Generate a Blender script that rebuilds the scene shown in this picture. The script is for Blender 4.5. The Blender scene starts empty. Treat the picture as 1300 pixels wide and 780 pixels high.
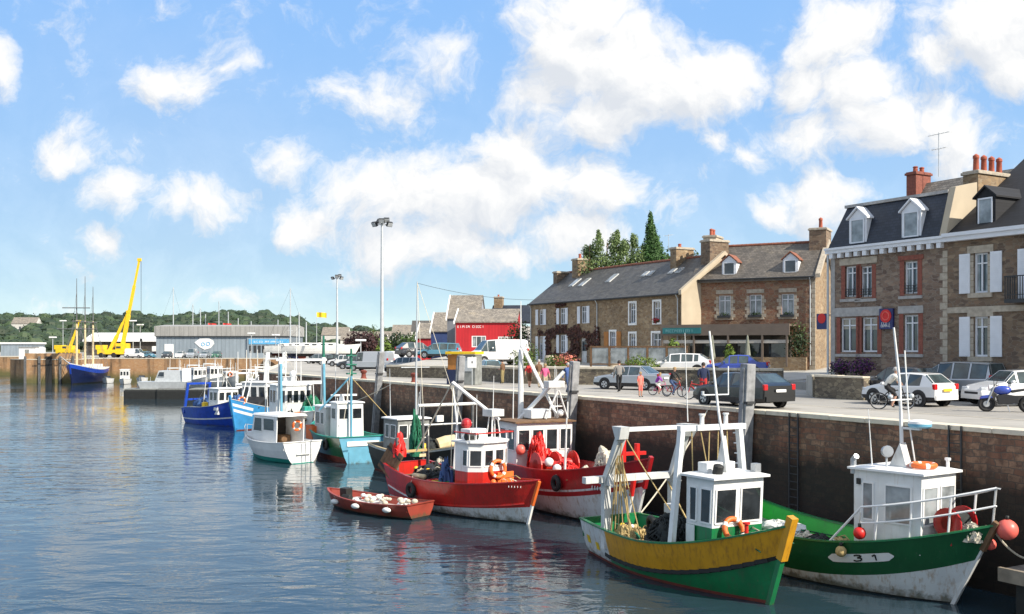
import bpy, bmesh, math, random
from math import sin, cos, pi, radians, sqrt, atan2, floor
from mathutils import Vector, Matrix, noise as mnoise
random.seed(7)
S = bpy.context.scene
COL = S.collection
# ------------------------------------------------------------------ camera, sky, sun, exposure
FPX, CZ = 1250.0, 7.5          # focal length in photo pixels, eye height over the water
cam_d = bpy.data.cameras.new('camera'); cam = bpy.data.objects.new('camera', cam_d); COL.objects.link(cam)
cam.location = (0, 0, CZ); cam.rotation_euler = (pi/2, 0, 0)
cam_d.sensor_width = 36; cam_d.lens = 36*FPX/1300; cam_d.shift_y = 51/1300
cam_d.clip_start = .1; cam_d.clip_end = 20000
S.camera = cam
SUN_EL, SUN_H = radians(38), Vector((.80, -.60))        # direction towards the sun
sun_d = bpy.data.lights.new('sun', 'SUN'); sun = bpy.data.objects.new('sun', sun_d); COL.objects.link(sun)
sun_d.energy = 4.4; sun_d.angle = radians(.5); sun_d.color = (1, .92, .79)
sdir = Vector((SUN_H.x*cos(SUN_EL), SUN_H.y*cos(SUN_EL), sin(SUN_EL))).normalized()
sun.rotation_euler = (-sdir).to_track_quat('-Z', 'Y').to_euler()
S.view_settings.view_transform = 'Standard'; S.view_settings.look = 'None'
S.view_settings.gamma = 1; S.view_settings.use_curve_mapping = False
S.view_settings.exposure = 0.70
S.cycles.max_bounces = 6; S.cycles.glossy_bounces = 3; S.cycles.transmission_bounces = 2
S.cycles.caustics_reflective = False; S.cycles.caustics_refractive = False
S.cycles.sample_clamp_indirect = 4

W = bpy.data.worlds.new('World'); S.world = W; W.use_nodes = True
def build_sky():
    nt = W.node_tree; nt.nodes.clear(); N = nt.nodes.new; L = nt.links.new
    out = N('ShaderNodeOutputWorld'); bg = N('ShaderNodeBackground'); bg.inputs[1].default_value = .14
    L(bg.outputs[0], out.inputs[0])
    sky = N('ShaderNodeTexSky'); sky.sky_type = 'NISHITA'; sky.sun_disc = False
    sky.sun_elevation = SUN_EL; sky.sun_rotation = atan2(SUN_H.x, SUN_H.y)
    sky.air_density = .6; sky.dust_density = .3; sky.ozone_density = 3.0
    def math_(op, a, b=None, c=None, clamp=False):
        n = N('ShaderNodeMath'); n.operation = op; n.use_clamp = clamp
        for i, x in enumerate((a, b, c)):
            if x is None: continue
            if isinstance(x, (int, float)): n.inputs[i].default_value = x
            else: L(x, n.inputs[i])
        return n.outputs[0]
    def vmath(op, a, b=None, c=None):
        n = N('ShaderNodeVectorMath'); n.operation = op
        for i, x in enumerate((a, b, c)):
            if x is None: continue
            if isinstance(x, tuple): n.inputs[i].default_value = x
            else: L(x, n.inputs[i])
        return n
    tc = N('ShaderNodeTexCoord'); sep = N('ShaderNodeSeparateXYZ'); L(tc.outputs['Generated'], sep.inputs[0])
    den = math_('MAXIMUM', math_('ABSOLUTE', sep.outputs[1]), .15)
    u = math_('DIVIDE', sep.outputs[0], den); v = math_('DIVIDE', sep.outputs[2], den)
    cmb = N('ShaderNodeCombineXYZ'); L(u, cmb.inputs[0]); L(v, cmb.inputs[1]); uv = cmb.outputs[0]
    def noise(scale, detail, vec, rough=.55):
        n = N('ShaderNodeTexNoise'); n.inputs['Scale'].default_value = scale; n.inputs['Detail'].default_value = detail
        n.inputs['Roughness'].default_value = rough; L(vec, n.inputs['Vector']); return n
    n1 = noise(7, 5, uv)
    wob = vmath('MULTIPLY_ADD', n1.outputs['Color'], (.10, .10, 0), (-.05, -.05, 0))
    uvw = vmath('ADD', uv, wob.outputs[0]).outputs[0]
    # (u, v, ru, rv, strength): each cumulus heap as a direction on the sky
    blobs = [(720,60,75,75,1),(790,85,85,85,1.05),(865,100,85,60,1),(760,140,60,45,.9),(925,100,55,45,.85),(745,15,60,50,1),(690,120,50,40,.7),
        (480,130,80,45,.55),(545,85,55,38,.5),(430,120,45,30,.45),(235,100,75,42,.72),(200,120,45,25,.6),(290,82,38,18,.45),(-6,80,28,40,.7),
        (660,195,60,55,.95),(620,250,100,60,.95),(510,255,110,60,.8),(440,250,55,35,.7),(690,235,50,50,.85),(770,245,58,45,.85),(735,300,90,42,.72),
        (560,312,140,45,.72),(400,285,60,36,.72),(640,320,120,30,.6),(350,210,45,30,.4),(95,190,70,34,.5),(150,200,45,25,.4),(145,245,45,36,.66),(260,262,75,36,.66),(210,262,40,26,.6),(125,294,28,22,.55),
        (1060,50,62,55,.95),(1030,100,45,40,.75),(1085,110,70,45,.85),(1120,160,80,50,.85),(1040,180,70,40,.7),(1180,160,60,50,.7),(1215,180,50,60,.75),(1035,250,62,48,.85),(985,270,40,26,.6),
        (1260,40,90,62,1.05),(1190,85,45,35,.7),(1290,90,50,45,.9),(905,180,22,20,.55),(945,195,42,24,.5),(300,380,60,18,.4),(275,375,40,14,.4),(470,350,110,20,.3),(60,330,60,20,.25),(60,385,80,16,.3),(850,270,40,30,.3)]
    def field(vec):
        acc = None
        for (px, py, rx, ry, am) in blobs:
            cu, cv, ru, rv = (px-650)/FPX, (441-py)/FPX, 1.35*rx/FPX, 1.35*ry/FPX
            d = vmath('MULTIPLY_ADD', vec, (1/ru, 1/rv, 0), (-cu/ru, -cv/rv, 0))
            ln = vmath('LENGTH', d.outputs[0])
            val = math_('MULTIPLY_ADD', ln.outputs['Value'], -am, am)
            if acc is None: acc = math_('MAXIMUM', val, 0.0)
            else:
                n = N('ShaderNodeMath'); n.operation = 'SMOOTH_MAX'; L(acc, n.inputs[0]); L(val, n.inputs[1]); n.inputs[2].default_value = .16; acc = n.outputs[0]
        return acc
    acc = field(uvw); acc_up = field(vmath('ADD', uvw, (.012, .030, 0)).outputs[0])
    n2 = noise(19, 10, uvw, .66)
    # light side / shaded underside from the same field sampled a little towards the sun
    sh = vmath('ADD', uvw, (.012, .016, 0)).outputs[0]
    n3 = noise(19, 6, sh, .62)
    dens = math_('ADD', acc, math_('MULTIPLY_ADD', n2.outputs[0], 1.45, -.725))
    mr = N('ShaderNodeMapRange'); mr.interpolation_type = 'SMOOTHSTEP'
    L(dens, mr.inputs[0]); mr.inputs[1].default_value = -.02; mr.inputs[2].default_value = .58
    nb = noise(2.6, 4, uv); 
    veil = N('ShaderNodeMapRange'); veil.interpolation_type = 'SMOOTHSTEP'; L(nb.outputs[0], veil.inputs[0]); veil.inputs[1].default_value = .45; veil.inputs[2].default_value = .8; veil.inputs[4].default_value = .12
    low = N('ShaderNodeMapRange'); low.interpolation_type = 'SMOOTHSTEP'; L(v, low.inputs[0]); low.inputs[1].default_value = .40; low.inputs[2].default_value = -.02; low.inputs[3].default_value = 0; low.inputs[4].default_value = .30
    # unseen broken cloud added overhead and behind the camera to whiten the fill light
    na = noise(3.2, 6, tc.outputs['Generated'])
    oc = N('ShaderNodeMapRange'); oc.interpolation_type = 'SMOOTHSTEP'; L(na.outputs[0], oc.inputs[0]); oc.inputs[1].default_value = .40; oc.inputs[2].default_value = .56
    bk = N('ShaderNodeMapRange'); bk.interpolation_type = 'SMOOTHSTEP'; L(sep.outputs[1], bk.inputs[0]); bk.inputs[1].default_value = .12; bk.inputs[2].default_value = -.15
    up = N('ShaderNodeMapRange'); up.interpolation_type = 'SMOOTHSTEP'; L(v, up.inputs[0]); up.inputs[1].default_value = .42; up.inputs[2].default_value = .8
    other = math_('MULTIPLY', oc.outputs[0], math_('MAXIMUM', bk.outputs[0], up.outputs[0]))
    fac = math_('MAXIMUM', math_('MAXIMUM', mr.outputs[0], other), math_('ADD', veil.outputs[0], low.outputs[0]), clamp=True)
    shade = math_('MULTIPLY_ADD', math_('SUBTRACT', n2.outputs[0], n3.outputs[0]), 2.6, math_('MULTIPLY_ADD', math_('SUBTRACT', acc, acc_up), 1.5, .62))
    shade = math_('MAXIMUM', math_('MINIMUM', shade, 1.02), .0)
    ccol = N('ShaderNodeMix'); ccol.data_type = 'RGBA'; L(shade, ccol.inputs[0])
    ccol.inputs[6].default_value = (3.30, 3.48, 3.75, 1); ccol.inputs[7].default_value = (4.5, 4.5, 4.48, 1)
    # the camera's tone curve holds the bright horizon down: even out the sky's brightness, keep its hue
    sc = N('ShaderNodeSeparateColor'); L(sky.outputs[0], sc.inputs[0])
    gain = math_('DIVIDE', 4.30, math_('MAXIMUM', sc.outputs[2], .5))
    even = vmath('SCALE', sky.outputs[0]); L(gain, even.inputs[3]); even = vmath('MULTIPLY', even.outputs[0], (1.02, 1.10, 1.0))
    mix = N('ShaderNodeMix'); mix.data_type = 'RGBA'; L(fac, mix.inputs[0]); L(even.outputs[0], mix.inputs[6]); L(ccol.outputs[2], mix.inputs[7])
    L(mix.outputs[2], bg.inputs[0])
build_sky()

# ------------------------------------------------------------------ helpers
def px_at(px, Y, py=None):
    x = (px-650)/FPX*Y
    return Vector((x, Y, CZ-(py-441)/FPX*Y)) if py is not None else Vector((x, Y, 0))
def on_z(px, py, z):
    Y = (CZ-z)*FPX/(py-441); return Vector(((px-650)/FPX*Y, Y, z))

class MB:
    """collects shapes and links them as ONE mesh"""
    def __init__(s): s.v = []; s.f = []; s.m = []; s.mats = []
    def mi(s, mat):
        if mat not in s.mats: s.mats.append(mat)
        return s.mats.index(mat)
    def add(s, vs, fs, mat):
        o = len(s.v); k = s.mi(mat); s.v += [tuple(p) for p in vs]
        for f in fs: s.f.append([i+o for i in f]); s.m.append(k)
        return s
    def quad(s, a, b, c, d, mat): return s.add([a, b, c, d], [(0, 1, 2, 3)], mat)
    def box(s, c, d, mat, rz=0, R=None, taper=1.0):
        hx, hy, hz = d[0]/2, d[1]/2, d[2]/2
        vs = [Vector((x*(taper if z > 0 else 1), y*(taper if z > 0 else 1), z)) for z in (-hz, hz) for y in (-hy, hy) for x in (-hx, hx)]
        if R is None and rz: R = Matrix.Rotation(rz, 3, 'Z')
        if R is not None: vs = [R @ p for p in vs]
        c = Vector(c)
        return s.add([p+c for p in vs], [(0,2,3,1),(4,5,7,6),(0,1,5,4),(2,6,7,3),(0,4,6,2),(1,3,7,5)], mat)
    def bx(s, x0, x1, y0, y1, z0, z1, mat): return s.box(((x0+x1)/2, (y0+y1)/2, (z0+z1)/2), (x1-x0, y1-y0, z1-z0), mat)
    def beam(s, a, b, w, h, mat, up=(0, 0, 1)):
        a, b = Vector(a), Vector(b); z = (b-a); L = z.length
        if L < 1e-6: return s
        z.normalize(); u = Vector(up)
        if abs(z.dot(u)) > .98: u = Vector((1, 0, 0))
        x = u.cross(z).normalized(); y = z.cross(x); R = Matrix((x, y, z)).transposed()
        return s.box((a+b)/2, (w, h, L), mat, R=R)
    def tube(s, pts, r, mat, seg=6, r1=None, closed=False):
        pts = [Vector(p) for p in pts]; n = len(pts); rings = []
        prev = None
        for i, p in enumerate(pts):
            if closed: t = pts[(i+1) % n]-pts[i-1]
            else: t = pts[min(i+1, n-1)]-pts[max(i-1, 0)]
            t.normalize()
            if prev is None:
                a = t.orthogonal().normalized()
            else:
                a = prev-t*prev.dot(t)
                a = a.normalized() if a.length > 1e-5 else t.orthogonal().normalized()
            prev = a; b = t.cross(a)
            rr = r if r1 is None else r+(r1-r)*i/max(1, n-1)
            rings.append([p+(a*cos(2*pi*k/seg)+b*sin(2*pi*k/seg))*rr for k in range(seg)])
        vs = [q for g in rings for q in g]; fs = []
        for i in range(n if closed else n-1):
            j = (i+1) % n
            for k in range(seg): fs.append((i*seg+k, i*seg+(k+1) % seg, j*seg+(k+1) % seg, j*seg+k))
        if not closed: fs += [tuple(range(seg))[::-1], tuple(range((n-1)*seg, n*seg))]
        return s.add(vs, fs, mat)
    def lathe(s, prof, c, mat, seg=14, axis=(0, 0, 1)):
        c = Vector(c); z = Vector(axis).normalized(); x = z.orthogonal().normalized(); y = z.cross(x); vs = []; fs = []
        for (r, h) in prof: vs += [c+z*h+(x*cos(2*pi*k/seg)+y*sin(2*pi*k/seg))*r for k in range(seg)]
        for i in range(len(prof)-1):
            for k in range(seg): fs.append((i*seg+k, i*seg+(k+1) % seg, (i+1)*seg+(k+1) % seg, (i+1)*seg+k))
        n = len(prof); fs += [tuple(range(seg))[::-1], tuple(range((n-1)*seg, n*seg))]
        return s.add(vs, fs, mat)
    def ball(s, c, r, mat, seg=12, ring=8, sc=(1, 1, 1)):
        c = Vector(c); vs = []; fs = []
        for i in range(ring+1):
            a = pi*i/ring
            for k in range(seg): vs.append(c+Vector((r*sin(a)*cos(2*pi*k/seg)*sc[0], r*sin(a)*sin(2*pi*k/seg)*sc[1], -r*cos(a)*sc[2])))
        for i in range(ring):
            for k in range(seg): fs.append((i*seg+k, i*seg+(k+1) % seg, (i+1)*seg+(k+1) % seg, (i+1)*seg+k))
        return s.add(vs, fs, mat)
    def torus(s, c, R, r, mat, axis=(0, 0, 1), seg=20, sg=8, alt=None):
        c = Vector(c); z = Vector(axis).normalized(); x = z.orthogonal().normalized(); y = z.cross(x)
        pts = [c+(x*cos(2*pi*k/seg)+y*sin(2*pi*k/seg))*R for k in range(seg)]
        f0 = len(s.f); s.tube(pts, r, mat, sg, closed=True)
        if alt is not None:
            k = s.mi(alt)
            for i in range(seg):
                if i % 5 == 0:
                    for q in range(sg): s.m[f0+i*sg+q] = k
        return s
    def prism(s, poly, a, b, mat, plane='xz', cap=True):
        """poly in a plane, pulled from a to b along the third axis"""
        def P(p, t): return {'xz': (p[0], t, p[1]), 'xy': (p[0], p[1], t), 'yz': (t, p[0], p[1])}[plane]
        n = len(poly); vs = [P(p, a) for p in poly]+[P(p, b) for p in poly]
        fs = [(i, (i+1) % n, n+(i+1) % n, n+i) for i in range(n)]
        if cap: fs += [tuple(range(n))[::-1], tuple(range(n, 2*n))]
        return s.add(vs, fs, mat)
    def loft(s, rings, mat, close=True, cap=True):
        n = len(rings[0]); vs = [p for g in rings for p in g]; fs = []
        for i in range(len(rings)-1):
            for k in range(n if close else n-1): fs.append((i*n+k, i*n+(k+1) % n, (i+1)*n+(k+1) % n, (i+1)*n+k))
        if cap: fs += [tuple(range(n))[::-1], tuple(range((len(rings)-1)*n, len(rings)*n))]
        return s.add(vs, fs, mat)
    def build(s, name, parent=None, loc=None, rz=0, smooth=False, bevel=0, fix=True):
        me = bpy.data.meshes.new(name); me.from_pydata(s.v, [], s.f)
        for m in s.mats: me.materials.append(M[m] if isinstance(m, str) else m)
        me.polygons.foreach_set('material_index', s.m)
        if fix:
            b = bmesh.new(); b.from_mesh(me); bmesh.ops.recalc_face_normals(b, faces=b.faces); b.to_mesh(me); b.free()
        if smooth: me.polygons.foreach_set('use_smooth', [True]*len(me.polygons))
        o = bpy.data.objects.new(name, me); COL.objects.link(o)
        if parent: o.parent = parent
        if loc is not None: o.location = loc
        o.rotation_euler.z = rz
        if bevel:
            md = o.modifiers.new('bevel', 'BEVEL'); md.width = bevel; md.segments = 2; md.limit_method = 'ANGLE'; md.angle_limit = radians(40)
        if smooth == 'auto':
            md = o.modifiers.new('split', 'EDGE_SPLIT'); md.split_angle = radians(38)
        return o
def tag(o, label, cat, group=None, kind=None):
    if label: o['label'] = label
    if cat: o['category'] = cat
    if group: o['group'] = group
    if kind: o['kind'] = kind
    return o
def thing(name, label, cat, loc=(0, 0, 0), rz=0, group=None):
    o = bpy.data.objects.new(name, None); COL.objects.link(o); o.location = loc; o.rotation_euler.z = rz
    o.empty_display_size = .3
    return tag(o, label, cat, group)
def dup(root, loc, rz, label, group=None):
    r = root.copy(); COL.objects.link(r); r.location = loc; r.rotation_euler = (0, 0, rz); r['label'] = label
    if group: r['group'] = group
    for ch in list(root.children):
        c = ch.copy(); COL.objects.link(c); c.parent = r
        for g in list(ch.children):
            d = g.copy(); COL.objects.link(d); d.parent = c
    return r
def struct(o): o['kind'] = 'structure'; return o

# ------------------------------------------------------------------ materials
M = {}
def nodes_of(name):
    m = bpy.data.materials.new(name); m.use_nodes = True; nt = m.node_tree
    return m, nt, nt.nodes['Principled BSDF'], nt.nodes.new, nt.links.new
def rgba(c): return (c[0], c[1], c[2], 1)
def ramp(N, L, fac, stops):
    r = N('ShaderNodeValToRGB'); L(fac, r.inputs[0]); e = r.color_ramp.elements
    while len(e) < len(stops): e.new(.5)
    for k, (p, c) in enumerate(stops): e[k].position = p; e[k].color = rgba(c)
    return r.outputs[0]
def add_bump(N, L, p, h, strength, dist=.02):
    b = N('ShaderNodeBump'); b.inputs['Strength'].default_value = strength; b.inputs['Distance'].default_value = dist
    L(h, b.inputs['Height']); L(b.outputs[0], p.inputs['Normal'])
def pm(name, c, rough=.55, var=.18, scale=2.5, metal=0, bump=0, bscale=25, streak=None, streak_amt=.5, coat=0, island=0, spec=None, wl=None, scuff=0):
    """painted / plain surface: mottled colour, optional vertical stain streaks of another colour"""
    m, nt, p, N, L = nodes_of(name); M[name] = m
    tc = N('ShaderNodeTexCoord'); n = N('ShaderNodeTexNoise'); n.inputs['Scale'].default_value = scale; n.inputs['Detail'].default_value = 6
    L(tc.outputs['Object'], n.inputs['Vector'])
    lo = tuple(x*(1-var) for x in c); hi = tuple(min(1, x*(1+var)) for x in c)
    col = ramp(N, L, n.outputs[0], [(.3, lo), (.7, hi)])
    if island:
        g = N('ShaderNodeNewGeometry'); mx = N('ShaderNodeMix'); mx.data_type = 'RGBA'; mx.blend_type = 'MULTIPLY'; mx.inputs[0].default_value = 1
        col2 = ramp(N, L, g.outputs['Random Per Island'], [(0, (1-island,)*3), (.5, (1, 1, 1)), (1, (1+island, 1+island, 1+.4*island))])
        L(col, mx.inputs[6]); L(col2, mx.inputs[7]); col = mx.outputs[2]
    if streak is not None:
        mp = N('ShaderNodeMapping'); mp.inputs['Scale'].default_value = (5, 5, .55); L(tc.outputs['Object'], mp.inputs['Vector'])
        n2 = N('ShaderNodeTexNoise'); n2.inputs['Scale'].default_value = 1.6; n2.inputs['Detail'].default_value = 7; n2.inputs['Roughness'].default_value = .65; L(mp.outputs[0], n2.inputs['Vector'])
        mr = N('ShaderNodeMapRange'); L(n2.outputs[0], mr.inputs[0]); mr.inputs[1].default_value = .50 if streak_amt > .7 else .56; mr.inputs[2].default_value = .72; mr.inputs[4].default_value = streak_amt
        mx = N('ShaderNodeMix'); mx.data_type = 'RGBA'; L(mr.outputs[0], mx.inputs[0]); L(col, mx.inputs[6]); mx.inputs[7].default_value = rgba(streak); col = mx.outputs[2]
    if scuff:
        n6 = N('ShaderNodeTexNoise'); n6.inputs['Scale'].default_value = 9; n6.inputs['Detail'].default_value = 9; n6.inputs['Roughness'].default_value = .75; L(tc.outputs['Object'], n6.inputs['Vector'])
        m6 = N('ShaderNodeMapRange'); L(n6.outputs[0], m6.inputs[0]); m6.inputs[1].default_value = .60; m6.inputs[2].default_value = .70; m6.inputs[4].default_value = scuff
        x6 = N('ShaderNodeMix'); x6.data_type = 'RGBA'; L(m6.outputs[0], x6.inputs[0]); L(col, x6.inputs[6]); x6.inputs[7].default_value = (.16, .13, .10, 1); col = x6.outputs[2]
    if wl is not None:
        sz = N('ShaderNodeSeparateXYZ'); L(tc.outputs['Object'], sz.inputs[0]); n7 = N('ShaderNodeTexNoise'); n7.inputs['Scale'].default_value = 2.4; n7.inputs['Detail'].default_value = 8; n7.inputs['Roughness'].default_value = .7; L(tc.outputs['Object'], n7.inputs['Vector'])
        a7 = N('ShaderNodeMath'); a7.operation = 'MULTIPLY_ADD'; L(n7.outputs[0], a7.inputs[0]); a7.inputs[1].default_value = -1.1; L(sz.outputs[2], a7.inputs[2])
        m7 = N('ShaderNodeMapRange'); L(a7.outputs[0], m7.inputs[0]); m7.inputs[1].default_value = wl-.55; m7.inputs[2].default_value = wl-.78; m7.inputs[4].default_value = .8
        x7 = N('ShaderNodeMix'); x7.data_type = 'RGBA'; L(m7.outputs[0], x7.inputs[0]); L(col, x7.inputs[6]); x7.inputs[7].default_value = (.075, .07, .035, 1); col = x7.outputs[2]
    L(col, p.inputs['Base Color'])
    p.inputs['Roughness'].default_value = rough; p.inputs['Metallic'].default_value = metal
    if coat: p.inputs['Coat Weight'].default_value = coat; p.inputs['Coat Roughness'].default_value = .06
    if spec is not None: p.inputs['Specular IOR Level'].default_value = spec
    if bump:
        n3 = N('ShaderNodeTexNoise'); n3.inputs['Scale'].default_value = bscale; n3.inputs['Detail'].default_value = 5; L(tc.outputs['Object'], n3.inputs['Vector'])
        add_bump(N, L, p, n3.outputs[0], bump)
    return m
def rubble(name, cols, scale=3.2, mortar=(.20, .17, .13), zsc=1.8, mw=.06, bump=.5):
    """rubble or coursed stone masonry: voronoi stones in several tones with pale mortar"""
    m, nt, p, N, L = nodes_of(name); M[name] = m
    tc = N('ShaderNodeTexCoord'); mp = N('ShaderNodeMapping'); mp.inputs['Scale'].default_value = (1, 1, zsc); L(tc.outputs['Object'], mp.inputs['Vector'])
    n = N('ShaderNodeTexNoise'); n.inputs['Scale'].default_value = 4; L(mp.outputs[0], n.inputs['Vector'])
    ad = N('ShaderNodeVectorMath'); ad.operation = 'MULTIPLY_ADD'; L(n.outputs['Color'], ad.inputs[0]); ad.inputs[1].default_value = (.16,)*3; L(mp.outputs[0], ad.inputs[2])
    vo = N('ShaderNodeTexVoronoi'); vo.inputs['Scale'].default_value = scale; L(ad.outputs[0], vo.inputs['Vector'])
    ve = N('ShaderNodeTexVoronoi'); ve.feature = 'DISTANCE_TO_EDGE'; ve.inputs['Scale'].default_value = scale; L(ad.outputs[0], ve.inputs['Vector'])
    sx = N('ShaderNodeSeparateColor'); L(vo.outputs['Color'], sx.inputs[0])
    k = len(cols); col = ramp(N, L, sx.outputs[0], [((i+.5)/k, c) for i, c in enumerate(cols)])
    n4 = N('ShaderNodeTexNoise'); n4.inputs['Scale'].default_value = .45; n4.inputs['Detail'].default_value = 5; L(tc.outputs['Object'], n4.inputs['Vector'])
    big = ramp(N, L, n4.outputs[0], [(.3, (.72, .7, .68)), (.7, (1.15, 1.13, 1.1))])
    mu = N('ShaderNodeMix'); mu.data_type = 'RGBA'; mu.blend_type = 'MULTIPLY'; mu.inputs[0].default_value = 1; L(col, mu.inputs[6]); L(big, mu.inputs[7])
    mr = N('ShaderNodeMapRange'); L(ve.outputs['Distance'], mr.inputs[0]); mr.inputs[1].default_value = mw*.4; mr.inputs[2].default_value = mw
    mx = N('ShaderNodeMix'); mx.data_type = 'RGBA'; L(mr.outputs[0], mx.inputs[0]); mx.inputs[6].default_value = rgba(mortar); L(mu.outputs[2], mx.inputs[7])
    L(mx.outputs[2], p.inputs['Base Color']); p.inputs['Roughness'].default_value = .9
    add_bump(N, L, p, mr.outputs[0], bump, .03)
    return m
def ashlar(name, cols, weed=None, bw=.46, bh=.21, mortar=(.14, .12, .10), top=5.0):
    """squared quay blocks, running along local x; weed = height band where the tide leaves dark growth"""
    m, nt, p, N, L = nodes_of(name); M[name] = m
    tc = N('ShaderNodeTexCoord'); sp = N('ShaderNodeSeparateXYZ'); L(tc.outputs['Object'], sp.inputs[0])
    cb = N('ShaderNodeCombineXYZ'); L(sp.outputs[0], cb.inputs[0]); L(sp.outputs[2], cb.inputs[1])
    nw = N('ShaderNodeTexNoise'); nw.inputs['Scale'].default_value = 1.9; nw.inputs['Detail'].default_value = 4; L(tc.outputs['Object'], nw.inputs['Vector'])
    ad = N('ShaderNodeVectorMath'); ad.operation = 'MULTIPLY_ADD'; L(nw.outputs['Color'], ad.inputs[0]); ad.inputs[1].default_value = (.30, .22, 0); L(cb.outputs[0], ad.inputs[2])
    br = N('ShaderNodeTexBrick'); L(ad.outputs[0], br.inputs['Vector']); br.inputs['Scale'].default_value = 1
    br.inputs['Color1'].default_value = (0, 0, 0, 1); br.inputs['Color2'].default_value = (1, 1, 1, 1); br.inputs['Mortar'].default_value = (.5, .5, .5, 1)
    br.inputs['Mortar Size'].default_value = .016; br.inputs['Mortar Smooth'].default_value = .3; br.inputs['Bias'].default_value = 0
    br.inputs['Brick Width'].default_value = bw; br.inputs['Row Height'].default_value = bh
    n2 = N('ShaderNodeTexNoise'); n2.inputs['Scale'].default_value = 1.1; n2.inputs['Detail'].default_value = 8; n2.inputs['Roughness'].default_value = .7; L(tc.outputs['Object'], n2.inputs['Vector'])
    mixf = N('ShaderNodeMath'); mixf.operation = 'MULTIPLY_ADD'; L(br.outputs['Color'], mixf.inputs[0]); mixf.inputs[1].default_value = .5; 
    sc = N('ShaderNodeMath'); sc.operation = 'MULTIPLY_ADD'; L(n2.outputs[0], sc.inputs[0]); sc.inputs[1].default_value = 1.6; sc.inputs[2].default_value = -.55; L(sc.outputs[0], mixf.inputs[2])
    k = len(cols); col = ramp(N, L, mixf.outputs[0], [((i+.5)/k, c) for i, c in enumerate(cols)])
    mx = N('ShaderNodeMix'); mx.data_type = 'RGBA'; L(br.outputs['Fac'], mx.inputs[0]); L(col, mx.inputs[6]); mx.inputs[7].default_value = rgba(mortar); col = mx.outputs[2]
    n5 = N('ShaderNodeTexNoise'); n5.inputs['Scale'].default_value = .8; n5.inputs['Detail'].default_value = 7
    mp = N('ShaderNodeMapping'); mp.inputs['Scale'].default_value = (1, 1, .12); L(tc.outputs['Object'], mp.inputs['Vector']); L(mp.outputs[0], n5.inputs['Vector'])
    run = N('ShaderNodeMapRange'); L(n5.outputs[0], run.inputs[0]); run.inputs[1].default_value = .5; run.inputs[2].default_value = .72; run.inputs[4].default_value = .75
    mx3 = N('ShaderNodeMix'); mx3.data_type = 'RGBA'; L(run.outputs[0], mx3.inputs[0]); L(col, mx3.inputs[6]); mx3.inputs[7].default_value = (.035, .03, .024, 1); col = mx3.outputs[2]
    if weed:
        z0, z1, wc = weed
        nz = N('ShaderNodeMath'); nz.operation = 'MULTIPLY_ADD'; L(n2.outputs[0], nz.inputs[0]); nz.inputs[1].default_value = 1.6; L(sp.outputs[2], nz.inputs[2])
        mr = N('ShaderNodeMapRange'); L(nz.outputs[0], mr.inputs[0]); mr.inputs[1].default_value = z1+.8; mr.inputs[2].default_value = z0+.8; mr.inputs[4].default_value = .93
        mx2 = N('ShaderNodeMix'); mx2.data_type = 'RGBA'; L(mr.outputs[0], mx2.inputs[0]); L(col, mx2.inputs[6]); mx2.inputs[7].default_value = rgba(wc); col = mx2.outputs[2]
    L(col, p.inputs['Base Color']); p.inputs['Roughness'].default_value = .85
    add_bump(N, L, p, n2.outputs[0], .5, .06)
    return m
def clad(name, c, axis='x', w=.3, var=.12, rough=.7):
    """ribbed or boarded wall: fine joints across one axis, soft weathering"""
    m, nt, p, N, L = nodes_of(name); M[name] = m
    tc = N('ShaderNodeTexCoord'); sp = N('ShaderNodeSeparateXYZ'); L(tc.outputs['Object'], sp.inputs[0])
    md = N('ShaderNodeMath'); md.operation = 'PINGPONG'; L(sp.outputs['xyz'.index(axis)], md.inputs[0]); md.inputs[1].default_value = w/2
    gp = N('ShaderNodeMapRange'); L(md.outputs[0], gp.inputs[0]); gp.inputs[2].default_value = w*.10; gp.inputs[3].default_value = .62; gp.inputs[4].default_value = 1
    mp = N('ShaderNodeMapping'); mp.inputs['Scale'].default_value = (1, 1, .25); L(tc.outputs['Object'], mp.inputs[0])
    n = N('ShaderNodeTexNoise'); n.inputs['Scale'].default_value = .9; n.inputs['Detail'].default_value = 8; n.inputs['Roughness'].default_value = .65; L(mp.outputs[0], n.inputs['Vector'])
    col = ramp(N, L, n.outputs[0], [(.3, [x*(1-2*var) for x in c]), (.55, c), (.75, [x*(1+var)+.02 for x in c])])
    mu = N('ShaderNodeVectorMath'); mu.operation = 'SCALE'; L(col, mu.inputs[0]); L(gp.outputs[0], mu.inputs[3]); L(mu.outputs[0], p.inputs['Base Color']); p.inputs['Roughness'].default_value = rough
    add_bump(N, L, p, gp.outputs[0], .4, .02)
    return m
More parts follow.
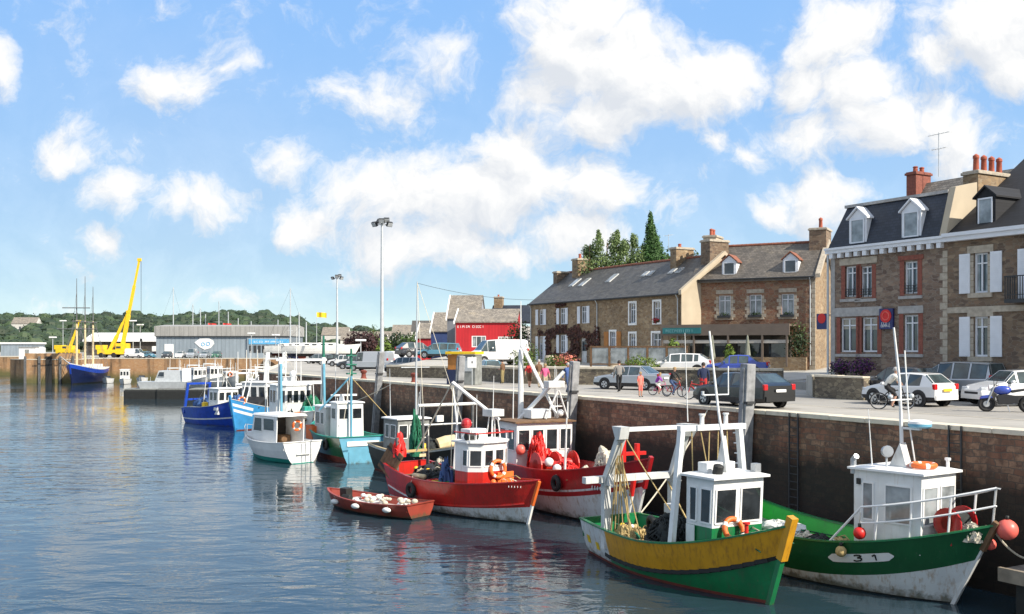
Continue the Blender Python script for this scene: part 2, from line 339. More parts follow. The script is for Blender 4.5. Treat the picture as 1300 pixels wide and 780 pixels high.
def slate(name, c, rough=.55):
    m, nt, p, N, L = nodes_of(name); M[name] = m
    tc = N('ShaderNodeTexCoord'); sp = N('ShaderNodeSeparateXYZ'); L(tc.outputs['Object'], sp.inputs[0])
    cb = N('ShaderNodeCombineXYZ'); L(sp.outputs[0], cb.inputs[0]); L(sp.outputs[2], cb.inputs[1])
    br = N('ShaderNodeTexBrick'); L(cb.outputs[0], br.inputs['Vector']); br.inputs['Scale'].default_value = 1
    br.inputs['Color1'].default_value = rgba([x*.75 for x in c]); br.inputs['Color2'].default_value = rgba([x*1.3 for x in c]); br.inputs['Mortar'].default_value = rgba([x*.45 for x in c])
    br.inputs['Mortar Size'].default_value = .012; br.inputs['Brick Width'].default_value = .26; br.inputs['Row Height'].default_value = .15
    n = N('ShaderNodeTexNoise'); n.inputs['Scale'].default_value = .9; n.inputs['Detail'].default_value = 8; n.inputs['Roughness'].default_value = .7; L(tc.outputs['Object'], n.inputs['Vector'])
    bg = ramp(N, L, n.outputs[0], [(.3, (.7, .7, .7)), (.55, (1.05, 1.03, 1)), (.75, (1.5, 1.4, 1.15))])
    mu = N('ShaderNodeMix'); mu.data_type = 'RGBA'; mu.blend_type = 'MULTIPLY'; mu.inputs[0].default_value = 1; L(br.outputs['Color'], mu.inputs[6]); L(bg, mu.inputs[7])
    L(mu.outputs[2], p.inputs['Base Color']); p.inputs['Roughness'].default_value = rough
    add_bump(N, L, p, br.outputs['Fac'], .25, .02)
    return m
def planks(name, c, axis=0, w=.16, rough=.8):
    m, nt, p, N, L = nodes_of(name); M[name] = m
    tc = N('ShaderNodeTexCoord'); mp = N('ShaderNodeMapping'); L(tc.outputs['Object'], mp.inputs['Vector'])
    mp.inputs['Scale'].default_value = (1, 1, 1)
    wv = N('ShaderNodeTexWave'); wv.wave_type = 'BANDS'; wv.bands_direction = 'XYZ'[axis]; wv.wave_profile = 'SAW'; wv.inputs['Scale'].default_value = 1/(w*2*pi)*2*pi/2; L(mp.outputs[0], wv.inputs['Vector'])
    n = N('ShaderNodeTexNoise'); n.inputs['Scale'].default_value = 4; n.inputs['Detail'].default_value = 6; L(tc.outputs['Object'], n.inputs['Vector'])
    col = ramp(N, L, n.outputs[0], [(.3, [x*.65 for x in c]), (.7, [x*1.25 for x in c])])
    gap = N('ShaderNodeMapRange'); L(wv.outputs['Fac'], gap.inputs[0]); gap.inputs[1].default_value = .0; gap.inputs[2].default_value = .08
    mx = N('ShaderNodeMix'); mx.data_type = 'RGBA'; L(gap.outputs[0], mx.inputs[0]); mx.inputs[6].default_value = rgba([x*.3 for x in c]); L(col, mx.inputs[7])
    L(mx.outputs[2], p.inputs['Base Color']); p.inputs['Roughness'].default_value = rough
    return m
def glass(name, c=(.02, .025, .03), rough=.04):
    m, nt, p, N, L = nodes_of(name); M[name] = m
    tc = N('ShaderNodeTexCoord'); n = N('ShaderNodeTexNoise'); n.inputs['Scale'].default_value = 1.7; n.inputs['Detail'].default_value = 3; L(tc.outputs['Object'], n.inputs['Vector'])
    col = ramp(N, L, n.outputs[0], [(.35, [x*.7 for x in c]), (.68, [x*1.6 for x in c])]); L(col, p.inputs['Base Color'])
    p.inputs['Roughness'].default_value = rough; p.inputs['IOR'].default_value = 1.5; p.inputs['Specular IOR Level'].default_value = .8
    return m
def leafmat(name, c, var=.45, trans=.25):
    m, nt, p, N, L = nodes_of(name); M[name] = m
    g = N('ShaderNodeNewGeometry')
    col = ramp(N, L, g.outputs['Random Per Island'], [(0, [x*(1-var) for x in c]), (.6, c), (1, [c[0]*(1+var*1.3), c[1]*(1+var), c[2]*(1+var*.6)])])
    L(col, p.inputs['Base Color']); p.inputs['Roughness'].default_value = .65
    tr = N('ShaderNodeBsdfTranslucent'); L(col, tr.inputs[0]); mx = N('ShaderNodeMixShader'); mx.inputs[0].default_value = trans
    out = nt.nodes['Material Output']; L(p.outputs[0], mx.inputs[1]); L(tr.outputs[0], mx.inputs[2]); L(mx.outputs[0], out.inputs[0])
    return m
def leaves(mb, c, r, n, size, mat, shell=.55, rnd=random):
    """n leaf-sized tilted faces through an ellipsoid, denser to the outside, broken by noise"""
    c = Vector(c)
    for _ in range(n):
        while True:
            d = Vector((rnd.gauss(0, 1), rnd.gauss(0, 1), rnd.gauss(0, 1)))
            if d.length > .01: d.normalize(); break
        t = (shell+(1-shell)*rnd.random()) if rnd.random() < .8 else rnd.random()
        t *= 1+.35*mnoise.noise(d*2.1+c*.37)
        p = c+Vector((d.x*r[0], d.y*r[1], d.z*r[2]))*t
        nrm = (d+Vector((rnd.uniform(-.8, .8), rnd.uniform(-.8, .8), rnd.uniform(-.5, .9)))).normalized()
        a = nrm.orthogonal().normalized(); b = nrm.cross(a); an = rnd.random()*6.28
        a, b = a*cos(an)+b*sin(an), b*cos(an)-a*sin(an); s = size*rnd.uniform(.6, 1.4)
        mb.add([p-a*s*.6, p-b*s*.34, p+a*s*.6, p+b*s*.34+nrm*s*.15], [(0, 1, 2, 3)], mat)
FLAT_FIX = False
# ------------------------------------------------------------------ palette
pm('white_paint', (.74, .75, .74), .45, .07, streak=(.40, .29, .18), streak_amt=.42, scuff=.22)
pm('clean_white', (.80, .80, .79), .45, .05)
pm('grey_white', (.58, .59, .58), .5, .12, streak=(.30, .20, .12), streak_amt=.6, scuff=.3)
pm('window_white', (.72, .74, .78), .5, .05)
pm('granite', (.40, .35, .28), .9, .22, 5, bump=.3)
pm('granite_grey', (.36, .35, .34), .9, .18, 5, bump=.3)
pm('coping', (.60, .54, .43), .9, .16, 3, bump=.25)
pm('concrete', (.40, .38, .34), .9, .15, 1.5, bump=.15)
pm('dark_metal', (.03, .032, .035), .5, .2)
pm('steel', (.42, .44, .46), .4, .12, metal=.6)
pm('galv', (.50, .53, .55), .5, .10, metal=.2)
pm('black_rubber', (.018, .018, .018), .8, .2)
pm('rope_tan', (.46, .34, .15), .9, .2, 20)
pm('rope_pale', (.55, .50, .40), .9, .2, 20)
pm('brick_red', (.23, .075, .052), .85, .25, 9, bump=.3)
pm('terracotta', (.36, .09, .05), .8, .2, 6)
pm('cream_render', (.46, .39, .29), .9, .10, .8, bump=.1)
pm('orange_wood', (.42, .17, .035), .6, .2)
pm('ridge_tile', (.24, .09, .055), .85, .25, 6)
pm('old_wood', (.115, .118, .122), .85, .3, 4, bump=.4); pm('pile_wood', (.25, .255, .265), .85, .28, 4, streak=(.09, .09, .09), streak_amt=.6, bump=.4)
pm('wood_brown', (.16, .09, .045), .8, .3, 4, bump=.3)
pm('yellow_paint', (.80, .52, .015), .5, .10)
pm('red_vivid', (.62, .018, .014), .45, .12)
pm('orange', (.80, .16, .03), .5, .1)
pm('pink_buoy', (.78, .14, .11), .4, .14)
pm('blue_dark_sign', (.018, .025, .12), .4, .1)
pm('soil', (.07, .05, .035), .95, .3, 5)
rubble('stone_brown', [(0.149, 0.104, 0.072), (0.225, 0.158, 0.108), (0.180, 0.126, 0.086), (0.288, 0.216, 0.149), (0.113, 0.081, 0.063), (0.207, 0.140, 0.095)], 3.0, (0.198, 0.158, 0.117), zsc=2.1)
rubble('stone_golden', [(0.225, 0.150, 0.084), (0.309, 0.219, 0.130), (0.187, 0.128, 0.078), (0.374, 0.283, 0.176), (0.243, 0.174, 0.111)], 3.0, (0.281, 0.219, 0.149))
rubble('stone_russet', [(0.215, 0.104, 0.065), (0.281, 0.137, 0.084), (0.187, 0.109, 0.075), (0.319, 0.200, 0.121), (0.243, 0.146, 0.093)], 3.0, (0.281, 0.210, 0.149))
rubble('stone_low_wall', [(.16, .135, .10), (.22, .19, .14), (.28, .24, .17), (.12, .10, .08)], 3.4, (.11, .095, .075))
rubble('stone_grey', [(0.211, 0.149, 0.113), (0.144, 0.104, 0.081), (0.270, 0.194, 0.144), (0.180, 0.122, 0.090), (0.297, 0.234, 0.180), (0.131, 0.090, 0.072)], 3.0, (0.243, 0.198, 0.162), zsc=2.3)
ashlar('quay_stone', [(.12, .052, .034), (.26, .12, .07), (.15, .08, .05), (.33, .19, .115), (.10, .058, .04), (.22, .13, .085)], weed=(3.0, 3.95, (.013, .012, .009)), mortar=(.11, .085, .065))
ashlar('basin_stone', [(.36, .19, .085), (.44, .25, .12), (.40, .24, .13), (.52, .34, .18)], weed=(.6, 2.2, (.10, .10, .035)), mortar=(.20, .13, .08))
slate('slate_grey', (.085, .082, .078)); slate('slate_warm', (.115, .102, .088)); slate('slate_black', (.011, .012, .016), .75); slate('slate_navy', (.020, .026, .042), .5); slate('slate_old', (.24, .215, .185), .8)
glass('window_glass', (.035, .045, .055)); glass('boat_glass', (.022, .026, .03), .03); glass('car_glass', (.045, .065, .07), .03); glass('blind_glass', (.30, .27, .22), .2); glass('curtain_glass', (.22, .24, .25), .12)  # boat_glass: lighter mottling in the tone stands in for reflections
leafmat('leaf_hill', (.032, .058, .026), .5, .1); leafmat('leaf_dark', (.022, .048, .016), .5); leafmat('leaf_mid', (.06, .11, .025), .5); leafmat('leaf_bright', (.13, .20, .03), .45)
leafmat('leaf_poplar', (.19, .27, .11), .4, .4); leafmat('leaf_conifer', (.065, .15, .04), .5, .35); leafmat('leaf_purple', (.045, .018, .02), .5); leafmat('leaf_creeper', (.085, .03, .02), .6, .15); leafmat('flower_purple', (.11, .03, .14), .6); leafmat('flower_pink', (.55, .20, .16), .6); leafmat('flower_red', (.5, .02, .03), .4)

# ------------------------------------------------------------------ water, land, hill
def water():
    m, nt, p, N, L = nodes_of('water'); M['water'] = m
    tc = N('ShaderNodeTexCoord'); mp = N('ShaderNodeMapping'); mp.inputs['Scale'].default_value = (.55, 1.0, 1); mp.inputs['Rotation'].default_value = (0, 0, .25); L(tc.outputs['Object'], mp.inputs[0])
    n1 = N('ShaderNodeTexNoise'); n1.inputs['Scale'].default_value = .95; n1.inputs['Detail'].default_value = 4; n1.inputs['Roughness'].default_value = .45; n1.inputs['Distortion'].default_value = .6; L(mp.outputs[0], n1.inputs['Vector'])
    n2 = N('ShaderNodeTexNoise'); n2.inputs['Scale'].default_value = .045; n2.inputs['Detail'].default_value = 4; L(tc.outputs['Object'], n2.inputs['Vector'])
    amp = N('ShaderNodeMapRange'); L(n2.outputs[0], amp.inputs[0]); amp.inputs[1].default_value = .38; amp.inputs[2].default_value = .66; amp.inputs[3].default_value = .18; amp.inputs[4].default_value = 1.0
    n3 = N('ShaderNodeTexNoise'); n3.inputs['Scale'].default_value = 3.6; n3.inputs['Detail'].default_value = 2; L(mp.outputs[0], n3.inputs['Vector'])
    h = N('ShaderNodeMath'); h.operation = 'MULTIPLY_ADD'; L(n3.outputs[0], h.inputs[0]); h.inputs[1].default_value = .16; L(n1.outputs[0], h.inputs[2])
    h2 = N('ShaderNodeMath'); h2.operation = 'MULTIPLY'; L(h.outputs[0], h2.inputs[0])
    dq = N('ShaderNodeVectorMath'); dq.operation = 'DOT_PRODUCT'; L(tc.outputs['Object'], dq.inputs[0]); dq.inputs[1].default_value = (.8673, .4978, 0)      # distance from the sheltering quay wall
    sh = N('ShaderNodeMapRange'); sh.interpolation_type = 'SMOOTHSTEP'; L(dq.outputs['Value'], sh.inputs[0]); sh.inputs[1].default_value = 26; sh.inputs[2].default_value = 8; sh.inputs[3].default_value = .30; sh.inputs[4].default_value = 1
    am2 = N('ShaderNodeMath'); am2.operation = 'MULTIPLY'; L(amp.outputs[0], am2.inputs[0]); L(sh.outputs[0], am2.inputs[1]); L(am2.outputs[0], h2.inputs[1])
    add_bump(N, L, p, h2.outputs[0], 1.0, .13)
    p.inputs['Base Color'].default_value = (.020, .040, .054, 1); p.inputs['Roughness'].default_value = .045; p.inputs['IOR'].default_value = 1.42
water()
w_ = MB(); w_.quad((-2500, -120, 0), (600, -120, 0), (600, 1400, 0), (-2500, 1400, 0), 'water'); tag(w_.build('water'), 'blue rippled harbour water in the basin', 'water', kind='structure')
w_ = MB(); w_.quad((-2500, -120, -4), (600, -120, -4), (600, 1400, -4), (-2500, 1400, -4), 'soil'); tag(w_.build('seabed', loc=None), 'dark bed under the harbour water', 'ground', kind='structure')

QN = Vector((.8673, .4978, 0)); QD = Vector((.4978, -.8673, 0)); RZQ = atan2(QD.y, QD.x)
def quay_pt(Y, back=0, z=5.0): return Vector((15.2-(Y-29.3)*.574, Y, z))+QN*back
Q0, Q1 = quay_pt(-31), quay_pt(101)
edge = [(Q0.x, Q0.y), (Q1.x, Q1.y), (-49, 221), (-92.4, 222), (-91.5, 206.5), (-101.7, 205.5), (-106.5, 209), (-107, 262), (-420, 262)]
def paving(name, c, joint=None, worn=.28):
    m, nt, p, N, L = nodes_of(name); M[name] = m; tc = N('ShaderNodeTexCoord')
    n1 = N('ShaderNodeTexNoise'); n1.inputs['Scale'].default_value = .22; n1.inputs['Detail'].default_value = 9; n1.inputs['Roughness'].default_value = .68; L(tc.outputs['Object'], n1.inputs['Vector'])
    col = ramp(N, L, n1.outputs[0], [(.30, [x*(1-worn) for x in c]), (.5, c), (.72, [x*(1+worn*.45) for x in c])])
    mp = N('ShaderNodeMapping'); mp.inputs['Rotation'].default_value = (0, 0, RZQ); mp.inputs['Scale'].default_value = (.10, 1.6, 1); mp.vector_type = 'TEXTURE' if False else 'POINT'; L(tc.outputs['Object'], mp.inputs[0])
    n2 = N('ShaderNodeTexNoise'); n2.inputs['Scale'].default_value = .9; n2.inputs['Detail'].default_value = 6; L(mp.outputs[0], n2.inputs['Vector'])
    st = N('ShaderNodeMapRange'); L(n2.outputs[0], st.inputs[0]); st.inputs[1].default_value = .55; st.inputs[2].default_value = .75; st.inputs[4].default_value = .35
    mx = N('ShaderNodeMix'); mx.data_type = 'RGBA'; L(st.outputs[0], mx.inputs[0]); L(col, mx.inputs[6]); mx.inputs[7].default_value = rgba([x*.5 for x in c])
    vo = N('ShaderNodeTexVoronoi'); vo.inputs['Scale'].default_value = .55; L(tc.outputs['Object'], vo.inputs['Vector']); sp = N('ShaderNodeMapRange'); L(vo.outputs['Distance'], sp.inputs[0]); sp.inputs[1].default_value = .06; sp.inputs[2].default_value = .16; sp.inputs[3].default_value = .55
    mx2 = N('ShaderNodeMix'); mx2.data_type = 'RGBA'; L(sp.outputs[0], mx2.inputs[0]); mx2.inputs[6].default_value = rgba([x*.45 for x in c]); L(mx.outputs[2], mx2.inputs[7]); sp.inputs[4].default_value = 1
    L(mx2.outputs[2], p.inputs['Base Color']); p.inputs['Roughness'].default_value = .88
    n3 = N('ShaderNodeTexNoise'); n3.inputs['Scale'].default_value = 30; n3.inputs['Detail'].default_value = 4; L(tc.outputs['Object'], n3.inputs['Vector']); add_bump(N, L, p, n3.outputs[0], .2, .02)
paving('asphalt', (.37, .35, .315)); paving('road', (.30, .285, .26), worn=.38)
g = MB(); g.add([(x, y, 5.0) for x, y in edge]+[(-2600, 262, 5), (-2600, 4000, 5), (4000, 4000, 5), (4000, -31, 5)], [tuple(range(len(edge)+4))], 'asphalt')
tag(g.build('ground', fix=False), 'pale grey ground of the quays and the town behind', 'ground', kind='structure')
for o in [bpy.data.objects['ground']]:
    b = bmesh.new(); b.from_mesh(o.data); bmesh.ops.triangulate(b, faces=b.faces)
    for f in b.faces:
        if f.normal.z < 0: f.normal_flip()
    b.to_mesh(o.data); b.free()
# carriageway sheet with a kerb-side line, running behind the quay apron
g = MB(); g.quad(quay_pt(-30, 4.0, 5.004), quay_pt(-30, 10.5, 5.004), quay_pt(100, 10.5, 5.004), quay_pt(100, 4.0, 5.004), 'road')
tag(g.build('road'), 'grey tarmac roadway along the quay', 'road', kind='structure')
g = MB(); 
for k in range(26):
    y0 = 24+k*3.2; g.quad(quay_pt(y0, 4.1, 5.008), quay_pt(y0, 4.22, 5.008), quay_pt(y0+3.2, 4.22, 5.008), quay_pt(y0+3.2, 4.1, 5.008), 'coping')
tag(g.build('road_marking'), 'worn pale edge line on the quay road', 'road marking', kind='structure')

def wall_run(name, label, pts, z0, z1, mat, thick=.5, cop=None, coph=.16, copw=None, cat='wall'):
    """free-standing or retaining wall built piece by piece in its own axes; returns the thing"""
    a, b = Vector((*pts[0], 0)), Vector((*pts[1], 0)); L_ = (b-a).length; rz = atan2(b.y-a.y, b.x-a.x)
    t = thing(name, label, cat, (a.x, a.y, z0), rz)
    m = MB(); m.bx(0, L_, 0, thick, 0, z1-z0-(coph if cop else 0), mat); m.build('masonry', t)
    if cop:
        m = MB(); n = max(1, int(L_/1.3)); w = L_/n
        for k in range(n): m.bx(k*w+.006, (k+1)*w-.006, -.06, thick+.06, z1-z0-coph, z1-z0+random.uniform(-.008, .008), cop)
        m.build('coping', t, bevel=.02)
    return t
# main quay wall (local x runs from the far corner towards the camera's side)
def quay_wall(name, label, a, b, mat, depth=1.0):
    a, b = Vector((*a, 0)), Vector((*b, 0)); L_ = (b-a).length; rz = atan2(b.y-a.y, b.x-a.x)
    t = thing(name, label, 'quay wall', (a.x, a.y, 0), rz)
    m = MB(); m.bx(0, L_, 0, depth, -3.5, 4.86, mat); m.build('masonry', t)
    m = MB(); n = int(L_/1.6); w = L_/n
    for k in range(n): m.bx(k*w+.008, (k+1)*w-.008, -.05+random.uniform(-.012, .012), .75, 4.86, 5.02+random.uniform(-.008, .01), 'coping')
    m.build('coping', t, bevel=.02)
    return t
quay_wall('quay_wall', 'long dark stone quay wall behind the near trawlers', (Q1.x, Q1.y), (Q0.x, Q0.y), 'quay_stone')
quay_wall('quay_wall', 'stone return wall of the quay beside the far boats', (-49, 221), (Q1.x, Q1.y), 'quay_stone')
quay_wall('basin_wall', 'sunlit ochre stone wall below the grey shed', (-92.4, 222), (-49, 221), 'basin_stone')
quay_wall('basin_wall', 'pale side wall of the pier behind the blue schooner', (-91.5, 206.5), (-92.4, 222), 'basin_stone')
t = quay_wall('pier_head', 'ochre stone pier head with dark timber fenders at far left', (-101.7, 205.5), (-91.5, 206.5), 'basin_stone')
m = MB(); m.bx(0, 10.2, .1, 4, 5.03, 6.2, 'basin_stone'); m.build('parapet', t)
for x in (.15, 3.0, 7.2, 9.8):
    m = MB(); m.bx(x-.22, x+.22, -.35, -.05, -1, 5.6, 'old_wood'); m.build('fender', t)
m = MB(); m.bx(4.2, 5.5, -.10, -.03, 0, 5.6, 'black_rubber'); m.build('recess_shade', t)  # dark slab on the wall face, a hollow's shade put into its colour
quay_wall('pier_head', 'shaded left flank of the stone pier head', (-106.5, 209), (-101.7, 205.5), 'basin_stone')
quay_wall('basin_wall', 'pale stone wall beyond the pier at the frame edge', (-420, 262), (-107, 262), 'basin_stone')

# wooded hill
tops = [(-500, 418), (-200, 402), (-60, 398), (0, 397), (60, 399), (110, 398), (150, 399), (180, 393), (215, 402), (245, 400), (275, 395), (305, 392), (345, 393), (375, 401), (405, 408), (430, 411), (455, 409), (480, 417), (520, 415), (560, 420), (700, 428), (1400, 432)]
def hill_top(px):
    for (a, ya), (b, yb) in zip(tops, tops[1:]):
        if a <= px <= b: return ya+(yb-ya)*(px-a)/(b-a)
    return 432
pm('hill_ground', (.05, .06, .025), .95, .3, .02)
def hill_z(x, y):
    px = 650+FPX*x/820; h = (441-hill_top(px))/FPX*820+CZ-8
    t = min(1, max(0, (y-470)/350)); t = t*t*(3-2*t)
    return 5+max(0, h-5)*t*(1+.06*mnoise.noise(Vector((x*.01, y*.01, 0))))-.5*(1-t)
g = MB(); nx, ny = 90, 16
vs = [(-900+i*1900/nx, 470+j*900/ny, hill_z(-900+i*1900/nx, 470+j*900/ny)) for j in range(ny+1) for i in range(nx+1)]
g.add(vs, [(j*(nx+1)+i, j*(nx+1)+i+1, (j+1)*(nx+1)+i+1, (j+1)*(nx+1)+i) for j in range(ny) for i in range(nx)], 'hill_ground')
tag(g.build('hill', smooth=True), 'low wooded hill beyond the harbour', 'hill', kind='structure')
rr = random.Random(3); g = MB()
for k in range(1150):
    y = 500+330*rr.random()**.8; px = rr.uniform(-40, 575); x = (px-650)/FPX*y
    z = hill_z(x, y); s = rr.uniform(4.0, 7.5)
    q = rr.uniform(.6, .9); o0 = len(g.v); g.ball((x, y, z+s*.4), s*.82, 'leaf_hill', 9, 6, (1, 1, q))
    for i in range(o0, len(g.v)):
        p = Vector(g.v[i]); g.v[i] = tuple(p+(p-Vector((x, y, z+s*.4)))*.35*mnoise.noise(p*.25))
    leaves(g, (x, y, z+s*.4), (s, s, s*q), 34, 1.15, 'leaf_hill', shell=.8, rnd=rr)
tag(g.build('far_woods', fix=False), 'dark green woods covering the hill', 'woods', kind='stuff')

# ------------------------------------------------------------------ house kit (local x along the front, y inwards)
def facade(mb, x0, x1, z0, z1, ops, mat, y=0, d=.24, rev=None):
    xs = sorted({x0, x1, *[o[0] for o in ops], *[o[1] for o in ops]}); zs = sorted({z0, z1, *[o[2] for o in ops], *[o[3] for o in ops]})
    for i in range(len(xs)-1):
        for j in range(len(zs)-1):
            cx, cz = (xs[i]+xs[i+1])/2, (zs[j]+zs[j+1])/2
            if any(o[0] < cx < o[1] and o[2] < cz < o[3] for o in ops): continue
            mb.quad((xs[i], y, zs[j]), (xs[i+1], y, zs[j]), (xs[i+1], y, zs[j+1]), (xs[i], y, zs[j+1]), mat)
    for (a, b, c, e) in ops:
        r = rev or mat
        mb.quad((a, y, c), (a, y+d, c), (a, y+d, e), (a, y, e), r); mb.quad((b, y, c), (b, y, e), (b, y+d, e), (b, y+d, c), r)
        mb.quad((a, y, e), (a, y+d, e), (b, y+d, e), (b, y, e), r); mb.quad((a, y, c), (b, y, c), (b, y+d, c), (a, y+d, c), r)
WR = random.Random(77)
def window(parent, a, b, z0, z1, y=.15, fm='window_white', gm='window_glass', mull=1, trans=.68, fw=.075, name='window'):
    m = MB()
    m.bx(a, a+fw, y-.04, y+.05, z0, z1, fm); m.bx(b-fw, b, y-.04, y+.05, z0, z1, fm)
    m.bx(a+fw, b-fw, y-.04, y+.05, z0, z0+fw, fm); m.bx(a+fw, b-fw, y-.04, y+.05, z1-fw, z1, fm)
    for k in range(mull):
        x = a+(b-a)*(k+1)/(mull+1); m.bx(x-.035, x+.035, y-.05, y+.04, z0+fw, z1-fw, fm)
    if trans: m.bx(a+fw, b-fw, y-.035, y+.03, z0+(z1-z0)*trans-.03, z0+(z1-z0)*trans+.03, fm)
    w = m.build(name, parent)
    p = MB(); p.quad((a, y+.02, z0), (b, y+.02, z0), (b, y+.02, z1), (a, y+.02, z1), gm); k = WR.random(); ww = b-a
    if k < .65 and ww > .5 and gm == 'window_glass':
        c = ww*WR.uniform(.16, .30)
        for (q0, q1) in ((a, a+c), (b-c, b)): p.quad((q0, y+.015, z0), (q1, y+.015, z0), (q1, y+.015, z1), (q0, y+.015, z1), 'curtain_glass')
    if k > .5 and gm == 'window_glass': zc = z1-(z1-z0)*WR.uniform(.12, .4); p.quad((a, y+.012, zc), (b, y+.012, zc), (b, y+.012, z1), (a, y+.012, z1), 'blind_glass')
    p.build('pane', w)
    return w
def shutter(parent, a, b, z0, z1, mat, y=-.07):
    m = MB(); m.bx(a, b, y, y+.045, z0, z1, mat)
    n = int((z1-z0)/.11)
    for k in range(n): m.bx(a+.06, b-.06, y-.018, y, z0+.06+k*(z1-z0-.1)/n, z0+.06+k*(z1-z0-.1)/n+.05, mat)
    m.build('shutter', parent)
def gable_shell(mb, W_, D, e, r, mat, x0=0, y0=0, z0=0, rd=None, ends=True, back=True):
    rd = D/2 if rd is None else rd
    for x in ((x0, x0+W_) if ends else ()): mb.add([(x, y0, z0), (x, y0+D, z0), (x, y0+D, e), (x, y0+rd, r), (x, y0, e)], [(0, 1, 2, 3, 4)], mat)
    if back: mb.quad((x0, y0+D, z0), (x0+W_, y0+D, z0), (x0+W_, y0+D, e), (x0, y0+D, e), mat)
def gable_roof(parent, W_, D, e, r, mat, x0=0, y0=0, rd=None, over=.25, side=.06, th=.14, ridge=None, name='roof'):
    rd = D/2 if rd is None else rd
    sl = (r-e)/rd; m = MB(); a, b = x0-side, x0+W_+side
    sb = (r-e)/(D-rd)
    m.prism([(y0-over, e-over*sl+.02), (y0+rd, r+.02), (y0+rd, r+.02+th*1.15), (y0-over, e-over*sl+.02+th)], a, b, mat, 'yz')
    m.prism([(y0+rd, r+.02), (y0+D+over, e-over*sb+.02), (y0+D+over, e-over*sb+.02+th), (y0+rd, r+.02+th*1.15)], a, b, mat, 'yz')
    ro = m.build(name, parent)
    if ridge:
        m = MB(); n = int((b-a)/.35)
        for k in range(n): m.tube([(a+k*(b-a)/n, y0+rd, r+.02+th*1.1), (a+(k+1)*(b-a)/n-.01, y0+rd, r+.03+th*1.1)], .13, ridge, 8)
        m.build('ridge', ro)
    return ro
def chimney(parent, x0, x1, y0, y1, z0, z1, mat, cap='granite', pots=(), potm='terracotta', poth=.55, name='chimney'):
    m = MB(); m.bx(x0, x1, y0, y1, z0, z1-.2, mat); m.bx(x0-.08, x1+.08, y0-.08, y1+.08, z1-.2, z1-.06, cap); m.bx(x0-.02, x1+.02, y0-.02, y1+.02, z1-.06, z1, cap)
    c = m.build(name, parent, bevel=.02)
    for (x, y) in pots:
        m = MB(); m.lathe([(.15, 0), (.13, poth*.8), (.16, poth*.85), (.15, poth), (.02, poth*1.12)], (x, y, z1-.01), potm, 10); m.build('chimney_pot', c, smooth='auto')
    return c
def quoins(mb, x0, z0, z1, mat='granite', y=-.02, d=.06, h=.36, right=True, w=(.42, .26)):
    k = 0; z = z0
    while z+h <= z1+.05:
        ww = w[k % 2]; a, b = (x0, x0+ww) if right else (x0-ww, x0)
        mb.bx(a, b, y, y+d, z+.012, z+h-.012, mat); z += h; k += 1
def ftext(s, parent, size, mat, loc, rot=(pi/2, 0, 0), ext=.008, bold=0, name='lettering', sx=1):
    c = bpy.data.curves.new(name, 'FONT'); c.body = s; c.size = size; c.extrude = ext; c.align_x = 'CENTER'; c.align_y = 'CENTER'; c.offset = bold
    c.materials.append(M[mat]); o = bpy.data.objects.new(name, c); COL.objects.link(o)
    if parent: o.parent = parent
    o.location = loc; o.rotation_euler = rot; o.scale = (sx, 1, 1); return o
def glyph_line(parent, x0, x1, z, h, y, mat, seed=1, name='lettering'):
    """a line of lettering too small in the photograph to be read"""
    r = random.Random(seed); m = MB(); x = x0
    while x < x1:
        w = h*r.uniform(.45, .75)
        if r.random() < .12: x += h*.5; continue
        k = r.randrange(4); s = h*.16
        m.bx(x, x+s, y-.01, y, z, z+h, mat)
        if k != 3: m.bx(x+s, x+w, y-.01, y, z+h-s, z+h, mat)
        if k in (0, 2): m.bx(x+s, x+w, y-.01, y, z+h*.42, z+h*.42+s, mat)
        if k in (1, 2): m.bx(x+s, x+w, y-.01, y, z, z+s, mat)
        if k == 0: m.bx(x+w-s, x+w, y-.01, y, z+h*.42+s, z+h-s, mat)
        x += w+h*.22
    return m.build(name, parent)
# ------------------------------------------------------------------ terraces and low walls
def terrace(name, label, pts, z, mat='concrete'):
    m = MB(); n = len(pts); m.prism(pts, 4.9, z, mat, 'xy'); tag(m.build(name), label, 'ground', kind='structure')
def terr_z(x, y): return 5.42+.045*((x-8)*.42+(y-64)*.9)
pts = [(-10.4, 83.4), (-4.3, 78.4), (.8, 67.9), (16.6, 60.5), (40, 72), (40, 118), (-5, 118), (-9.5, 88)]
m = MB(); n = len(pts); m.add([(x, y, min(6.9, terr_z(x, y))) for x, y in pts]+[(x, y, 4.9) for x, y in pts], [tuple(range(n))]+[(i, (i+1) % n, n+(i+1) % n, n+i) for i in range(n)], 'concrete'); tag(m.build('terrace'), 'gently sloping paved square in front of the stone houses', 'ground', kind='structure')
def tz(p): return Vector((p[0], p[1], terr_z(p[0], p[1])))
terrace('terrace', 'small raised front yard of the shop house', [(15.2, 49.2), (16.7, 46.5), (20.7, 48.8), (19, 52), (17.7, 54.3), (15.9, 53.2)], 6.0)
m = MB(); m.prism([(16.6, 60.5), (17.5, 56), (26, 62), (40, 72)], 4.9, 5.45, 'road', 'xy'); tag(m.build('ramp'), 'dark tarmac lane rising between the two corner houses', 'road', kind='structure')
wall_run('stone_wall', 'low dark stone wall left of the yellow roofed kiosk', [(-10.6, 83.2), (-4.5, 78.2)], 5, 6.0, 'stone_low_wall', .45, 'coping')
wall_run('stone_wall', 'low stone wall behind the tourists and the white camper', [(-4.5, 78.2), (.5, 67.6)], 5, 6.12, 'stone_low_wall', .45, 'coping')
wall_run('stone_wall', 'long low stone wall behind the parked silver saloon', [(.5, 67.6), (16.5, 60.1)], 5, 6.2, 'stone_low_wall', .45, 'coping')
wall_run('stone_wall', 'mossy stone yard wall with pale coping before the shop house', [(15.0, 48.8), (16.5, 46.2)], 5, 6.13, 'stone_low_wall', .4, 'coping', .1)
